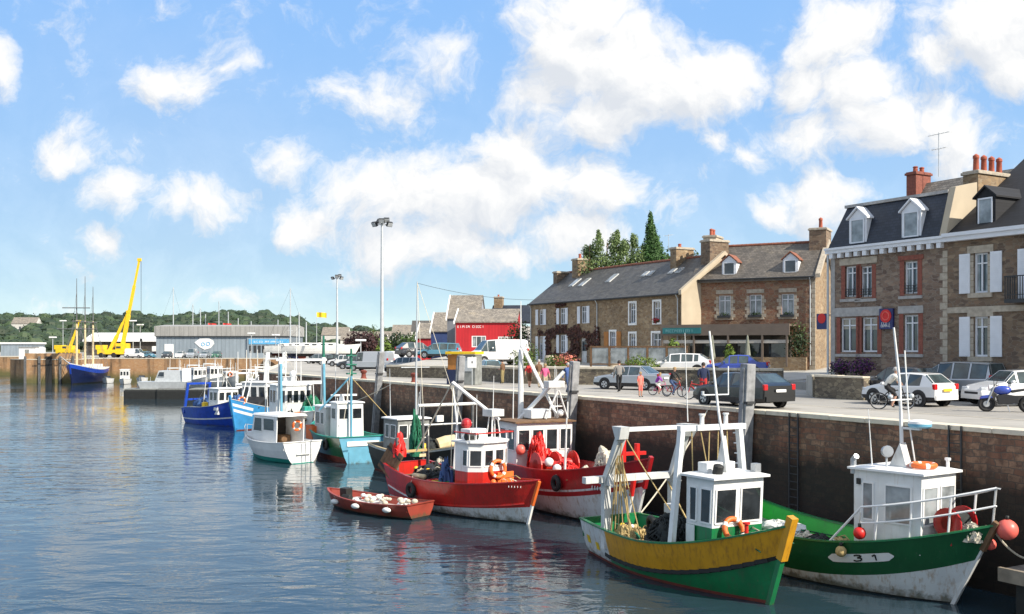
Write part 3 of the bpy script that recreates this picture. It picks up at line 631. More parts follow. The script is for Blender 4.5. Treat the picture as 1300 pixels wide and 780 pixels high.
wall_run('stone_wall', 'short return wall at the corner of the shop yard', [(16.2, 53.4), (15.05, 49.2)], 5, 6.1, 'stone_low_wall', .4, 'coping', .1)

# ------------------------------------------------------------------ long stone house with the creeper
def px_t(px, ox, oy):        # where a photo column meets a front that starts at (ox, oy) and runs along the quay
    k = (px-650)/FPX; return (k*oy-ox)/(QD.x-k*QD.y)
H = thing('stone_house', 'long low stone house with slate roof and red brown creeper', 'house', (1.8, 97, 6.05), RZQ)
Wd, De, EV, RG = 23.0, 8.0, 5.7, 8.75
wins = []
for px, z0, z1, w in ((687, 3.6, 5.1, .9), (714, 3.6, 5.1, .95), (741, 3.6, 5.15, .95), (803, 3.45, 5.15, .85), (834, 3.45, 5.15, .85), (778, 1.15, 2.8, .8), (714, .9, 2.6, .95), (803, .9, 2.6, .85), (834, .9, 2.6, 1.2), (687, .2, 2.5, .9)):
    x = px_t(px, 1.8, 97); wins.append((x-w/2, x+w/2, z0, z1, px))
xd = px_t(741, 1.8, 97)
ops = [w[:4] for w in wins]+[(xd-.5, xd+.5, 0, 2.3)]
m = MB(); facade(m, 0, Wd, -1, EV, ops, 'stone_golden'); gable_shell(m, Wd, De, EV, RG, 'stone_golden', z0=-1, rd=4.2, ends=False)
m.add([(0, 0, -1), (0, De, -1), (0, De, EV), (0, 4.2, RG), (0, 0, EV)], [(0, 1, 2, 3, 4)], 'stone_golden')
m.build('wall', H)
m = MB(); m.prism([(0, -1), (De, -1), (De, EV), (4.2, RG), (0, EV)], Wd-.3, Wd+.02, 'cream_render', 'yz'); o = m.build('gable_wall', H); o['label'] = 'sunlit cream rendered gable'
gable_roof(H, Wd, De, EV, RG, 'slate_grey', rd=4.2, ridge='ridge_tile', side=-.02)
m = MB(); m.prism([(-.3, EV-.15), (4.2, RG+.1), (De+.3, EV-.15), (De+.3, EV+.2), (4.2, RG+.42), (-.3, EV+.2)], Wd, Wd+.35, 'cream_render', 'yz'); m.build('verge', H)
for (a, b, z0, z1, px) in wins:
    w = window(H, a, b, z0, z1, .16, mull=1)
    if px in (714, 741, 687):
        shutter(H, a-.50, a-.04, z0, z1, 'window_white'); shutter(H, b+.04, b+.50, z0, z1, 'window_white')
    else:
        m = MB(); f = .16
        m.bx(a-f, a, -.03, .1, z0-f, z1+f, 'clean_white'); m.bx(b, b+f, -.03, .1, z0-f, z1+f, 'clean_white'); m.bx(a, b, -.03, .1, z1, z1+f, 'clean_white'); m.bx(a-.05, b+.05, -.10, .1, z0-f, z0, 'clean_white'); m.build('surround', w)
        if px == 778: shutter(H, a-.85, a-.19, z0, z1, 'orange_wood'); shutter(H, b+.19, b+.85, z0, z1, 'orange_wood')
        if px in (834, 778):
            m = MB(); leaves(m, ((a+b)/2, -.12, z0+.18), (.42, .14, .22), 90, .12, 'flower_red'); leaves(m, ((a+b)/2, -.12, z0+.08), (.42, .12, .14), 40, .12, 'leaf_mid')
            o = m.build('window_box', H, fix=False)
m = MB(); m.bx(xd-.5, xd+.5, .12, .18, 0, 2.3, 'grey_white'); m.bx(xd-.35, xd+.35, .10, .12, 1.1, 2.0, 'window_glass'); o = m.build('door', H)
chimney(H, 2.6, 3.6, 3.2, 5.2, 7.6, 10.1, 'stone_golden', pots=((3.1, 3.8), (3.1, 4.6)), poth=.45)
chimney(H, .1, .8, 2.6, 4.6, 7.2, 9.0, 'stone_brown')
x = px_t(797, 1.8, 97)
chimney(H, x+1.9, x+2.7, 3.0, 4.9, 7.8, 9.85, 'stone_golden', pots=((x+2.3, 3.7),), poth=.3)
chimney(H, Wd-1.2, Wd-.1, 3.0, 5.0, 7.8, 10.1, 'stone_brown')
def skylight(x, y, w, l):
    sl = (RG-EV)/4.2; an = atan2(sl, 1); m = MB(); R = Matrix.Rotation(an, 3, 'X')
    z = EV+y*sl+.2; m.box((x, y, z), (w, l, .08), 'grey_white', R=R); r = m.build('skylight', H)
    m = MB(); m.box((x, y-.04, z+.045), (w-.14, l-.14, .02), 'curtain_glass', R=R); m.build('pane', r)
for px, y in ((703, 2.4), (716, 2.3), (748, 2.5)): skylight(px_t(px, 1.8, 97), y, .75, 1.3)
for px in (788, 795, 822, 831): skylight(px_t(px, 1.8, 97), 2.6, .6, .75)
m = MB(); rr = random.Random(5); xa, xb = px_t(684, 1.8, 97), px_t(762, 1.8, 97)
for _ in range(9000):
    x, z = rr.uniform(xa, xb), rr.uniform(.02, 5.6); u = (x-xa)/(xb-xa)
    top = 3.2+.9*mnoise.noise(Vector((x*.55, 3, 0)))+.5*mnoise.noise(Vector((x*1.7, 9, 0)))
    if 3.2 < x-xa < 5.0: top = 5.5
    dens = mnoise.noise(Vector((x*.8, z*.8, 2)))
    if z > top or dens < -.32 or (u > .8 and z < 1.2+dens): continue
    if any(w[0]-.5 < x < w[1]+.5 and w[2]-.08 < z < w[3]+.1 for w in wins if w[4] in (687, 714, 741)) or any(w[0] < x < w[1] and w[2] < z < w[3] for w in wins) or (xd-.5 < x < xd+.5 and z < 2.3): continue
    p = Vector((x, -.03-rr.random()*.16, z)); nn = Vector((rr.uniform(-.7, .7), -1, rr.uniform(-.4, .8))).normalized(); a = nn.orthogonal().normalized(); b = nn.cross(a); s = rr.uniform(.07, .15)
    m.add([p-a*s, p-b*s*.7, p+a*s, p+b*s*.7], [(0, 1, 2, 3)], 'leaf_creeper')
o = m.build('creeper', None, (1.8, 97, 6.05), RZQ, fix=False); tag(o, 'red brown creeper climbing the left half of the long stone house', 'creeper')

m = MB(); m.tube([(0, -.32, EV-.06), (Wd, -.32, EV-.06)], .06, 'dark_metal', 8); m.build('gutter', H)
for x in (.25, 11.6, Wd-.35): m = MB(); m.tube([(x, -.3, EV-.1), (x, -.09, EV-.45), (x, -.09, .1)], .045, 'galv', 6); m.build('downpipe', H)
for (x, y, z) in ((3.1, 4.2, 10.05), (16.6, 3.9, 9.85)):
    m = MB(); m.tube([(x, y, z), (x, y, z+1.3)], .02, 'galv', 5); m.tube([(x-.5, y, z+1.2), (x+.5, y, z+1.2)], .014, 'galv', 4)
    for k in range(5): m.tube([(x-.5+.25*k, y-.2, z+1.2), (x-.5+.25*k, y+.2, z+1.2)], .01, 'galv', 4)
    m.build('antenna', H)
# ------------------------------------------------------------------ restaurant house
RZR = radians(-29); RO = (14.3, 78.4)
def px_r(px):
    k = (px-650)/FPX; dx, dy = cos(RZR), sin(RZR); return (k*RO[1]-RO[0])/(dx-k*dy)
H = thing('restaurant_house', 'russet stone restaurant with two white roof dormers and a ground floor awning', 'house', (*RO, 6.05), RZR)
Wd, De, EV, RG = px_r(1035), 6.8, 6.75, 9.5
wins = []
for px in (920, 959, 1000):
    x = px_r(px); wins.append((x-.48, x+.48, 3.85, 5.5))
m = MB(); facade(m, 0, Wd, -1, EV, wins, 'stone_russet'); gable_shell(m, Wd, De, EV, RG, 'stone_golden', z0=-1); m.build('wall', H)
m = MB(); quoins(m, 0, -1, EV-.2, right=True); quoins(m, Wd, -1, EV-.2, right=False)
for (a, b, z0, z1) in wins:
    quoins(m, a, z0-.1, z1+.1, right=False, w=(.34, .2), h=.28); quoins(m, b, z0-.1, z1+.1, right=True, w=(.34, .2), h=.28)
    m.bx(a-.2, b+.2, -.04, .05, z1+.12, z1+.42, 'granite'); m.bx(a-.2, b+.2, -.12, .08, z0-.26, z0-.1, 'granite')
m.bx(0, Wd, -.05, .02, EV-.22, EV-.02, 'granite'); m.build('dressed_stone', H)
gable_roof(H, Wd, De, EV, RG, 'slate_warm', ridge='ridge_tile', over=.3)
for (a, b, z0, z1) in wins:
    window(H, a, b, z0, z1, .15, 'window_white', 'curtain_glass', 1, .75)
    m = MB(); m.bx(a-.05, b+.05, -.3, -.12, z0-.1, z0+.08, 'dark_metal'); leaves(m, ((a+b)/2, -.22, z0+.14), (.5, .12, .16), 60, .12, 'leaf_dark'); m.build('window_box', H, fix=False)
m = MB(); m.prism([(-.25, EV-.1), (De/2, RG), (De+.25, EV-.1), (De+.25, EV+.2), (De/2, RG+.34), (-.25, EV+.2)], Wd+.05, Wd+.4, 'granite', 'yz'); m.build('verge', H)
def dormer(H, x, y, z, w, h, d, gm='window_glass', fm='window_white', roofm='slate_warm', ridge='ridge_tile', side='window_white'):
    m = MB(); m.prism([(-w/2, 0), (w/2, 0), (w/2, h), (0, h+w*.42), (-w/2, h)], 0, d, side, 'xz'); 
    m.v = [(p[0]+x, p[1]+y, p[2]+z) for p in m.v]; o = m.build('dormer', H)
    m = MB()
    for s in (-1, 1): m.add([(x+s*(w/2+.12), y-.12, z+h-.06), (x, y-.12, z+h+w*.42+.05), (x, y+d, z+h+w*.42+.05), (x+s*(w/2+.12), y+d, z+h-.06), (x+s*(w/2+.12), y-.12, z+h+.02), (x, y-.12, z+h+w*.42+.14), (x, y+d, z+h+w*.42+.14), (x+s*(w/2+.12), y+d, z+h+.02)], [(0, 1, 2, 3), (4, 5, 6, 7), (0, 1, 5, 4), (0, 3, 7, 4), (1, 2, 6, 5)], ridge)
    m.build('dormer_roof', o)
    m = MB(); m.bx(x-w/2+.16, x+w/2-.16, y-.03, y-.01, z+.18, z+h-.08, gm); m.build('pane', o)
    m = MB(); f = .07; a, b = x-w/2+.12, x+w/2-.12
    m.bx(a, a+f, y-.06, y-.032, z+.12, z+h-.04, fm); m.bx(b-f, b, y-.06, y-.032, z+.12, z+h-.04, fm); m.bx(a+f, b-f, y-.06, y-.032, z+.12, z+.12+f, fm); m.bx(a+f, b-f, y-.06, y-.032, z+h-.04-f, z+h-.04, fm); m.build('frame', o)
    return o
dormer(H, px_r(924), .35, EV+.25, 1.15, 1.15, 1.9); dormer(H, px_r(1002), .35, EV+.25, 1.15, 1.15, 1.9)
chimney(H, .1, 1.2, 2.6, 4.4, 8.3, 10.6, 'cream_render', pots=((.6, 3.2), (.6, 3.8)))
chimney(H, Wd-1.0, Wd+.3, 2.5, 4.4, 8.3, 10.7, 'stone_brown', pots=((Wd-.3, 3.4),), poth=.8)
m = MB(); m.tube([(0, -.36, EV-.02), (Wd, -.36, EV-.02)], .06, 'dark_metal', 8); m.build('gutter', H)
m = MB(); m.tube([(Wd-.35, -.34, EV-.05), (Wd-.35, -.09, EV-.5), (Wd-.35, -.09, .1)], .045, 'galv', 6); m.build('downpipe', H)
pm('parasol_cloth', (.20, .21, .17), .85, .2, 5)
for i, (x, lab) in enumerate(((2.6, 'folded grey parasol on the terrace, left one under the awning'), (5.3, 'folded grey parasol on the terrace, right one under the awning'))):
    R = Matrix.Rotation(RZR, 3, 'Z'); q = Vector((*RO, 6.05))+R @ Vector((x, -2.9, -.2)); t = thing('parasol', lab, 'parasol', q, RZR, 'folded parasols'); m = MB(); m.tube([(0, 0, 0), (0, 0, 2.6)], .03, 'wood_brown', 6); m.build('pole', t); m = MB(); m.lathe([(.22, .75), (.26, .95), (.16, 1.7), (.07, 2.45), (.02, 2.6)], (0, 0, 0), 'parasol_cloth', 8); m.build('canopy', t)
# ground floor veranda
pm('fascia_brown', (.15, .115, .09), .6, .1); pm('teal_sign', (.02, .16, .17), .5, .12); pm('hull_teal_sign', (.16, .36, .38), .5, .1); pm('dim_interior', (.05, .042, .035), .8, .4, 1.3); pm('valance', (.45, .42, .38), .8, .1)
m = MB(); m.bx(-1.8, Wd-1.4, -2.2, -2.05, 2.35, 3.2, 'fascia_brown'); m.bx(-1.8, Wd-1.4, -2.05, -.02, 3.02, 3.16, 'fascia_brown'); m.build('awning', H)
m = MB(); m.bx(-1.6, 1.5, -2.26, -2.2, 2.5, 2.95, 'teal_sign'); s_ = m.build('sign_panel', H)
glyph_line(s_, -1.45, .9, 2.6, .22, -2.265, 'hull_teal_sign', 4)
m = MB(); m.bx(-1.7, Wd-1.5, -2.12, -2.08, 1.75, 2.0, 'valance'); m.build('valance', H)
for x in (-1.7, .9, 3.6, 6.2, Wd-1.6):
    m = MB(); m.bx(x-.07, x+.07, -2.2, -2.06, 0, 2.35, 'fascia_brown'); m.build('post', H)
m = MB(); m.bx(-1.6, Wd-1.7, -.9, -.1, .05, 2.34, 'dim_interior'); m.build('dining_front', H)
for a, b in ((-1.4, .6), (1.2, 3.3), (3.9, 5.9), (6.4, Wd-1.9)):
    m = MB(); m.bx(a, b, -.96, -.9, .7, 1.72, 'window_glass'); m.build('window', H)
wall_run('stone_wall', 'low sunny stone wall in front of the restaurant veranda', [(12.6, 77.2), (21.5, 72.0)], 5.8, 6.75, 'stone_golden', .35)
m = MB(); t = thing('terrace_fence', 'glazed terrace fence with dark timber posts beside the restaurant', 'fence', (5.9, 73.6, 5.85), radians(-24))
for k in range(6): MB().bx(k*1.45-.06, k*1.45+.06, -.06, .06, 0, 1.75, 'wood_brown').build('post', t)
MB().bx(-.1, 7.35, -.05, .05, 1.62, 1.74, 'wood_brown').build('top_rail', t); MB().bx(-.1, 7.35, -.04, .04, .35, .43, 'wood_brown').build('bottom_rail', t)
for k in range(5): MB().bx(k*1.45+.1, k*1.45+1.35, -.015, .015, .45, 1.6, 'curtain_glass').build('glass_panel', t)

# ------------------------------------------------------------------ shop house with mansard roof
SO = (17.5, 54.0)
H = thing('mansard_house', 'stone shop house with navy mansard roof and two arched dormers', 'house', (*SO, 5), RZQ)
Wd, De, EV = 7.25, 8.0, 7.75
def px_s(px): return px_t(px, *SO)
def zz(py, px):               # height above z = 5 of a photo row on that front
    Y = SO[1]+px_s(px)*QD.y; return CZ-(py-441)/FPX*Y-5
wins = [(px_s(1073), px_s(1088), zz(377, 1082), zz(338, 1082)), (px_s(1092), px_s(1107), zz(377, 1100), zz(338, 1100)), (px_s(1148), px_s(1165), zz(373, 1156), zz(332, 1156)),
        (px_s(1067), px_s(1087), zz(447, 1078), zz(404, 1078)), (px_s(1094), px_s(1114), zz(447, 1104), zz(403, 1104)), (px_s(1147), px_s(1166), zz(447, 1156), zz(400, 1156))]
m = MB(); facade(m, 0, Wd, 0, EV, wins, 'stone_grey'); gable_shell(m, Wd, De, EV, EV+.01, 'stone_grey'); m.build('wall', H)
m = MB(); 
for (a, b, z0, z1) in wins:
    m.bx(a-.26, a, -.02, .1, z0-.1, z1+.06, 'brick_red'); m.bx(b, b+.26, -.02, .1, z0-.1, z1+.06, 'brick_red')
m.build('brick_surround', H)
for (a, b, z0, z1, mt) in ((wins[0][0]-.35, wins[1][1]+.35, wins[0][3]+.07, wins[0][3]+.42, 'granite'), (wins[2][0]-.35, wins[2][1]+.35, wins[2][3]+.07, wins[2][3]+.3, 'brick_red'), (.3, wins[4][1]+.3, wins[4][3]+.08, wins[4][3]+.55, 'granite_grey'), (wins[5][0]-.3, wins[5][1]+.3, wins[5][3]+.08, wins[5][3]+.45, 'granite_grey')):
    m = MB(); m.bx(a, b, -.055, .1, z0, z1, mt); m.build('lintel', H)
for (a, b, z0, z1) in wins: m = MB(); m.bx(a-.3, b+.3, -.09, .1, z0-.26, z0-.11, 'granite_grey'); m.build('window_sill', H)
m = MB(); quoins(m, Wd, 0, EV-.4, right=False); m.build('quoin_strip', H); m = MB(); m.bx(0, .28, -.03, .08, 0, EV-.43, 'granite_grey'); m.build('corner_stone', H)
for w in wins: window(H, *w, .16, 'window_white', 'window_glass', 1, .78)
for w in wins[:3]:
    m = MB()
    for k in range(3): m.bx(w[0], w[1], -.03, 0, w[2]+.12+k*.14, w[2]+.15+k*.14, 'dark_metal')
    for k in range(2): m.bx(w[0]+(w[1]-w[0])*(.3+.4*k)-.015, w[0]+(w[1]-w[0])*(.3+.4*k)+.015, -.03, 0, w[2], w[2]+.43, 'dark_metal')
    m.build('guard_rail', H)
m = MB(); m.bx(-.15, Wd+.02, -.32, .1, EV-.16, EV+.04, 'window_white'); m.bx(-.15, Wd+.02, -.40, -.32, EV+.02, EV+.14, 'window_white')
for k in range(13): m.bx(.1+k*.56, .34+k*.56, -.28, 0, EV-.42, EV-.162, 'window_white')
m.build('cornice', H)
mh, mi_ = 2.35, .75
m = MB(); m.loft([[(-.1, -.2, EV+.05), (Wd-.3, -.2, EV+.05), (Wd-.3, De, EV+.05), (-.1, De, EV+.05)], [(mi_-.1, mi_-.2, EV+mh), (Wd-.3, mi_-.2, EV+mh), (Wd-.3, De-.6, EV+mh), (mi_-.1, De-.6, EV+mh)]], 'slate_navy'); m.build('roof', H)
m = MB(); m.bx(mi_-.2, Wd-.3, mi_-.32, mi_-.1, EV+mh-.03, EV+mh+.12, 'granite_grey'); m.build('roof_edging', H)
m = MB(); m.prism([(-.25, EV+.05), (De, EV+.05), (De, EV+mh+1.0), (3, EV+mh+.75), (.55, EV+mh+.22)], Wd-.3, Wd+.05, 'cream_render', 'yz'); m.build('party_wall', H)
for px in (1091, 1159): dormer(H, px_s(px), -.12, EV+.15, 1.15, 1.45, 1.0, 'curtain_glass', roofm='slate_navy', ridge='window_white')
chimney(H, Wd-.75, Wd+.1, 2.2, 5.0, EV, 11.3, 'stone_golden', pots=[(Wd-.33, 2.65+.62*k) for k in range(4)], poth=.8)
m = MB(); m.tube([(-.12, -.12, 0), (-.12, -.12, EV-.2)], .06, 'galv', 8); m.build('downpipe', H)
t = px_s(1127); m = MB(); m.bx(t-.42, t+.42, -.14, -.02, zz(418, 1127), zz(392, 1127), 'blue_dark_sign'); sg = m.build('shop_sign', H)
m = MB(); m.lathe([(.34, 0), (.34, .03)], (t+.0, -.14, zz(401.5, 1127)), 'red_vivid', 24, (0, -1, 0)); m.build('red_disc', sg)
m = MB(); zc = zz(401.5, 1127); m.torus((t, -.175, zc), .21, .025, 'pink_buoy', (0, 1, 0), 20, 6); m.build('disc_ring', sg)
glyph_line(sg, t-.27, t+.24, zz(412.2, 1127), .10, -.145, 'clean_white', 8); glyph_line(sg, t-.30, t+.28, zz(415.6, 1127), .12, -.145, 'clean_white', 9)
m = MB(); m.bx(-.95, -.2, -.10, .02, zz(418, 1060), zz(398, 1060), 'blue_dark_sign'); m.beam((-.2, -.04, zz(400, 1060)), (0, -.04, zz(400, 1060)), .05, .05, 'dark_metal'); sg = m.build('hanging_sign', H)
m = MB(); m.lathe([(.28, 0), (.28, .02)], (-.57, -.10, zz(404, 1060)), 'red_vivid', 18, (0, -1, 0)); m.build('red_disc', sg)

H = thing('house', 'old grey roofed house rising behind the mansard roof', 'house', (*(Vector((*SO, 0))+QN*8.2-QD*2.6).xy, 5), RZQ)
m = MB(); facade(m, 0, 9, 0, 9.6, [], 'stone_grey'); gable_shell(m, 9, 7, 9.6, 12.5, 'stone_grey'); m.build('wall', H)
gable_roof(H, 9, 7, 9.6, 12.45, 'slate_old', rd=2.2)
chimney(H, .05, .75, 1.2, 2.6, 11.0, 13.3, 'brick_red', cap='brick_red', pots=((.4, 1.6), (.4, 2.2)), poth=.35)
m = MB(); m.tube([(1.6, 2.2, 12.9), (1.6, 2.2, 15.6)], .025, 'galv', 5)
for z, w in ((15.5, .75), (14.6, .5)):
    m.tube([(1.6-w, 2.2, z), (1.6+w, 2.2, z)], .018, 'galv', 5)
    for k in range(6): m.tube([(1.6-w+k*w/2.5, 1.95, z), (1.6-w+k*w/2.5, 2.45, z)], .012, 'galv', 4)
m.build('antenna', H)

# ------------------------------------------------------------------ white shuttered house at the right
RO2 = Vector((*SO, 0))+QD*7.25
H = thing('stone_house', 'dark roofed stone house with white shutters at the right edge', 'house', (RO2.x, RO2.y, 5), RZQ)
def px_h(px): return px_t(px, RO2.x, RO2.y)
def zh(py, px): Y = RO2.y+px_h(px)*QD.y; return CZ-(py-441)/FPX*Y-5
Wd, De, EV, RG = 11.0, 12.0, 7.7, 12.6
wins = [(px_h(1236), px_h(1254), zh(372, 1245), zh(321, 1245)), (px_h(1236), px_h(1254), zh(453, 1245), zh(402, 1245))]
x2 = px_h(1304); wins += [(x2+.2, x2+1.2, wins[0][2]-.35, wins[0][3]), (x2+.2, x2+1.2, wins[1][2]-.8, wins[1][3])]
m = MB(); facade(m, 0, Wd, 0, EV, wins, 'stone_brown'); gable_shell(m, Wd, De, EV, RG, 'stone_brown', rd=7); m.build('wall', H)
m = MB(); zb = zh(393, 1245); m.bx(0, Wd, -.06, .05, zb-.14, zb+.14, 'granite')
for (a, b, z0, z1) in wins[:3]: m.bx(a-.3, b+.3, -.05, .1, z1+.0, z1+.34, 'granite'); m.bx(a-.25, b+.25, -.10, .1, z0-.22, z0, 'granite'); quoins(m, a, z0, z1, right=False, w=(.3, .2), h=.3); quoins(m, b, z0, z1, w=(.3, .2), h=.3)
quoins(m, x2+.0, 0, zb-.2, right=True, w=(.5, .34)); m.build('dressed_stone', H)
for w in wins: window(H, *w, .16, 'window_white', 'window_glass', 1, .74, .09)
for (a, b, z0, z1) in wins[:2]: shutter(H, a-.72, a-.16, z0, z1, 'window_white'); shutter(H, b+.16, b+.74, z0, z1, 'window_white')
shutter(H, wins[2][0]-.62, wins[2][0]-.1, wins[2][2], wins[2][3], 'window_white')
m = MB(); m.bx(-.02, Wd, -.35, .1, EV-.12, EV+.22, 'window_white'); m.bx(-.02, Wd, -.46, -.35, EV+.10, EV+.27, 'window_white'); m.build('cornice', H)
gable_roof(H, Wd, De, EV+.2, RG, 'slate_black', rd=7, over=.3)
xd = px_h(1243); dormer(H, xd, .5, EV+.45, 1.0, 1.45, 2.6, 'curtain_glass', 'window_white', 'slate_black', 'slate_black', side='slate_black')
m = MB()
for k in range(9): m.bx(.9+k*.75, 1.0+k*.75, .9, 1.0, EV+.78, EV+.9, 'galv')
m.build('snow_guard', H)
bx0 = x2-.55; m = MB(); zf = wins[2][2]-.05
m.bx(bx0, bx0+3.2, -.85, -.07, zf-.16, zf, 'dark_metal')
for k in range(27): m.bx(bx0+.02+k*.12, bx0+.045+k*.12, -.85, -.82, zf, zf+1.0, 'dark_metal')
for k in range(6): m.bx(bx0, bx0+.025, -.8+k*.13, -.775+k*.13, zf, zf+1.0, 'dark_metal')
m.bx(bx0, bx0+3.2, -.87, -.81, zf+1.0, zf+1.05, 'dark_metal'); m.bx(bx0, bx0+3.2, -.86, -.82, zf+.18, zf+.21, 'dark_metal'); m.bx(bx0-.01, bx0+.04, -.81, -.05, zf+1.0, zf+1.05, 'dark_metal'); m.build('balcony', H)

# ------------------------------------------------------------------ coloured gabled row and the far buildings
clad('red_render', (.50, .014, .022), 'x', .4); clad('pink_render', (.50, .26, .28), 'y', .4); clad('blue_render', (.05, .09, .26), 'y', .4); clad('grey_render', (.30, .32, .36), 'y', .4); clad('red_gable', (.42, .03, .04), 'y', .4); pm('pale_render', (.60, .58, .54), .85, .08, .6)
def row_house(o, w, d, e, r, side, front, label, rz=RZQ, wn=(), fw=(), roof='slate_old', trim='clean_white', z=5):
    """gable end on the local y = 0 .. row front; long side faces local -y"""
    H = thing('gabled_house', label, 'house', (o[0], o[1], z), rz)
    m = MB(); ops = [q[:4] for q in wn]; facade(m, 0, d, 0, e, ops, side, d=.12); m.quad((0, w, 0), (d, w, 0), (d, w, e), (0, w, e), side); m.add([(d, 0, 0), (d, w, 0), (d, w, e), (d, w/2, r), (d, 0, e)], [(0, 1, 2, 3, 4)], side); m.build('wall', H)
    m = MB(); m.prism([(0, 0), (w, 0), (w, e), (w/2, r), (0, e)], -.12, .02, front, 'yz'); m.build('gable_wall', H)
    gable_roof(H, d, w, e, r, roof, over=.2, side=.15)
    m = MB(); s = (r-e)/(w/2)
    m.prism([(-.3, e-.3*s-.1), (w/2, r-.08), (w+.3, e-.3*s-.1), (w+.3, e-.3*s+.2), (w/2, r+.24), (-.3, e-.3*s+.2)], -.3, -.12, trim, 'yz'); m.build('bargeboard', H)
    for q in wn:
        window(H, *q[:4], .06, 'clean_white', 'window_glass', q[4], 0, .12)
    for (y0, y1, z0, z1) in fw:
        m = MB(); m.bx(-.16, -.121, y0, y1, z0, z1, 'clean_white'); w_ = m.build('window', H); m = MB(); m.bx(-.18, -.165, y0+.1, y1-.1, z0+.1, z1-.1, 'window_glass'); m.build('pane', w_)
    return H
RZB = radians(-6)
H = row_house((-7.4, 130), 6.5, 8.0, 5.8, 7.5, 'red_render', 'pink_render', 'bright red rendered house with white lettering under its eave', RZB, wn=((2.1, 4.0, 2.5, 4.0, 2), (5.6, 7.6, 2.9, 3.9, 4)), fw=((.8, 2.3, 2.3, 4.1), (3.4, 5.2, 2.3, 4.1)))
glyph_line(H, .2, 3.6, 5.05, .30, -.01, 'clean_white', 12)
H = row_house((-8.9, 137), 6.0, 4.4, 6.6, 9.7, 'grey_render', 'grey_render', 'tall grey gabled house behind the red one', RZB, fw=((1, 2.5, 3, 5), (3.6, 5, 3, 5)))
H = row_house((-11.9, 146), 6.0, 4.6, 4.9, 7.6, 'blue_render', 'blue_render', 'dark blue gabled house with white bargeboard', RZB, fw=((1, 2.5, 2.2, 4.0), (3.6, 5, 2.2, 4.0)))
H = row_house((-15.2, 158), 6.0, 4.6, 4.0, 6.3, 'red_render', 'red_gable', 'small red gabled house at the far end of the coloured row', RZB, fw=((1, 2.5, 1.8, 3.4), (3.6, 5, 1.8, 3.4)))
H = thing('white_house', 'white rendered house with dark slate roof behind the red house', 'house', (-3.4, 147, 5), radians(-10))
m = MB(); facade(m, 0, 12, 0, 5.6, [(2, 3, 2.6, 4.2), (5, 6, 2.6, 4.2), (8, 9, 2.6, 4.2)], 'pale_render'); gable_shell(m, 12, 7, 5.6, 8.4, 'pale_render'); m.build('wall', H); gable_roof(H, 12, 7, 6.3, 8.7, 'slate_navy', rd=3.2)
for x in (2, 5, 8): window(H, x, x+1, 2.6, 4.2, .1)
chimney(H, .2, 1.5, 2.6, 3.9, 7.2, 10.2, 'stone_golden', pots=((.8, 3.2),), poth=.3)
# grey shed
clad('shed_grey', (.25, .30, .345), 'x', .9, .08); clad('shed_roof', (.33, .325, .31), 'x', 1.1, .10); pm('sky_blue', (.10, .36, .62), .5, .1)
o0 = Vector((-83.5, 231, 5)); H = thing('warehouse', 'long grey harbour shed with white fish sign and blue banner', 'shed', o0, radians(.5))
m = MB(); m.bx(0, 31.5, 0, 14, 0, 5.1, 'shed_grey'); m.bx(21.4, 31.5, -.4, -.01, 0, 4.7, 'shed_grey'); m.build('wall', H)
m = MB(); m.prism([(-.4, 5.1), (-.4, 7.4), (7, 7.9), (14.4, 7.4), (14.4, 5.1)], -.3, 31.8, 'shed_roof', 'yz'); m.bx(-.3, 31.8, -.46, -.405, 4.98, 5.12, 'dark_metal'); m.build('roof', H)
m = MB(); m.prism([(9.0, 3.6), (10.2, 4.5), (12.2, 4.7), (13.4, 4.0), (13.6, 3.3), (12.8, 2.3), (11.4, 1.9), (10.2, 2.5)], -.10, -.02, 'clean_white', 'xz'); sg = m.build('fish_sign', H)
m = MB(); m.torus((11.0, -.11, 3.2), .38, .09, 'sky_blue', (0, 1, 0), 14, 5); m.torus((12.2, -.11, 3.3), .42, .09, 'sky_blue', (0, 1, 0), 14, 5); m.build('emblem', sg)
m = MB(); m.bx(21.8, 31.2, -.48, -.41, 3.2, 4.4, 'sky_blue'); bn = m.build('banner', H); glyph_line(bn, 23, 30, 3.55, .42, -.485, 'clean_white', 21)
for k in range(5): m = MB(); m.bx(21.9+k*1.0, 22.6+k*1.0, -.46, -.405, 1.2, 2.9, 'dark_metal'); m.build('window', H)
m = MB(); m.bx(26.8, 30.6, -.46, -.405, 0, 2.8, 'dim_interior'); m.build('doorway', H)
m = MB(); m.bx(2.0, 4.1, -.12, -.01, 0, 3.2, 'clean_white'); m.build('door', H)
H = thing('warehouse', 'long low white roofed shed beyond the yellow crane', 'shed', (-130, 300, 5), 0)
m = MB(); m.bx(0, 34, 0, 14, 0, 4.2, 'dim_interior'); m.build('wall', H); m = MB(); m.prism([(-1, 4.2), (-1, 4.7), (7, 7.0), (15, 4.7), (15, 4.2)], -.5, 34.5, 'clean_white', 'yz'); m.build('roof', H)
H = thing('warehouse', 'low pale shed on the far left shore', 'shed', (-148, 285, 5), 0)
m = MB(); m.bx(0, 9, 0, 8, 0, 3.4, 'shed_grey'); m.build('wall', H); m = MB(); m.bx(-.3, 9.3, -.3, 8.3, 3.4, 3.9, 'clean_white'); m.build('roof', H)
rr = random.Random(11)
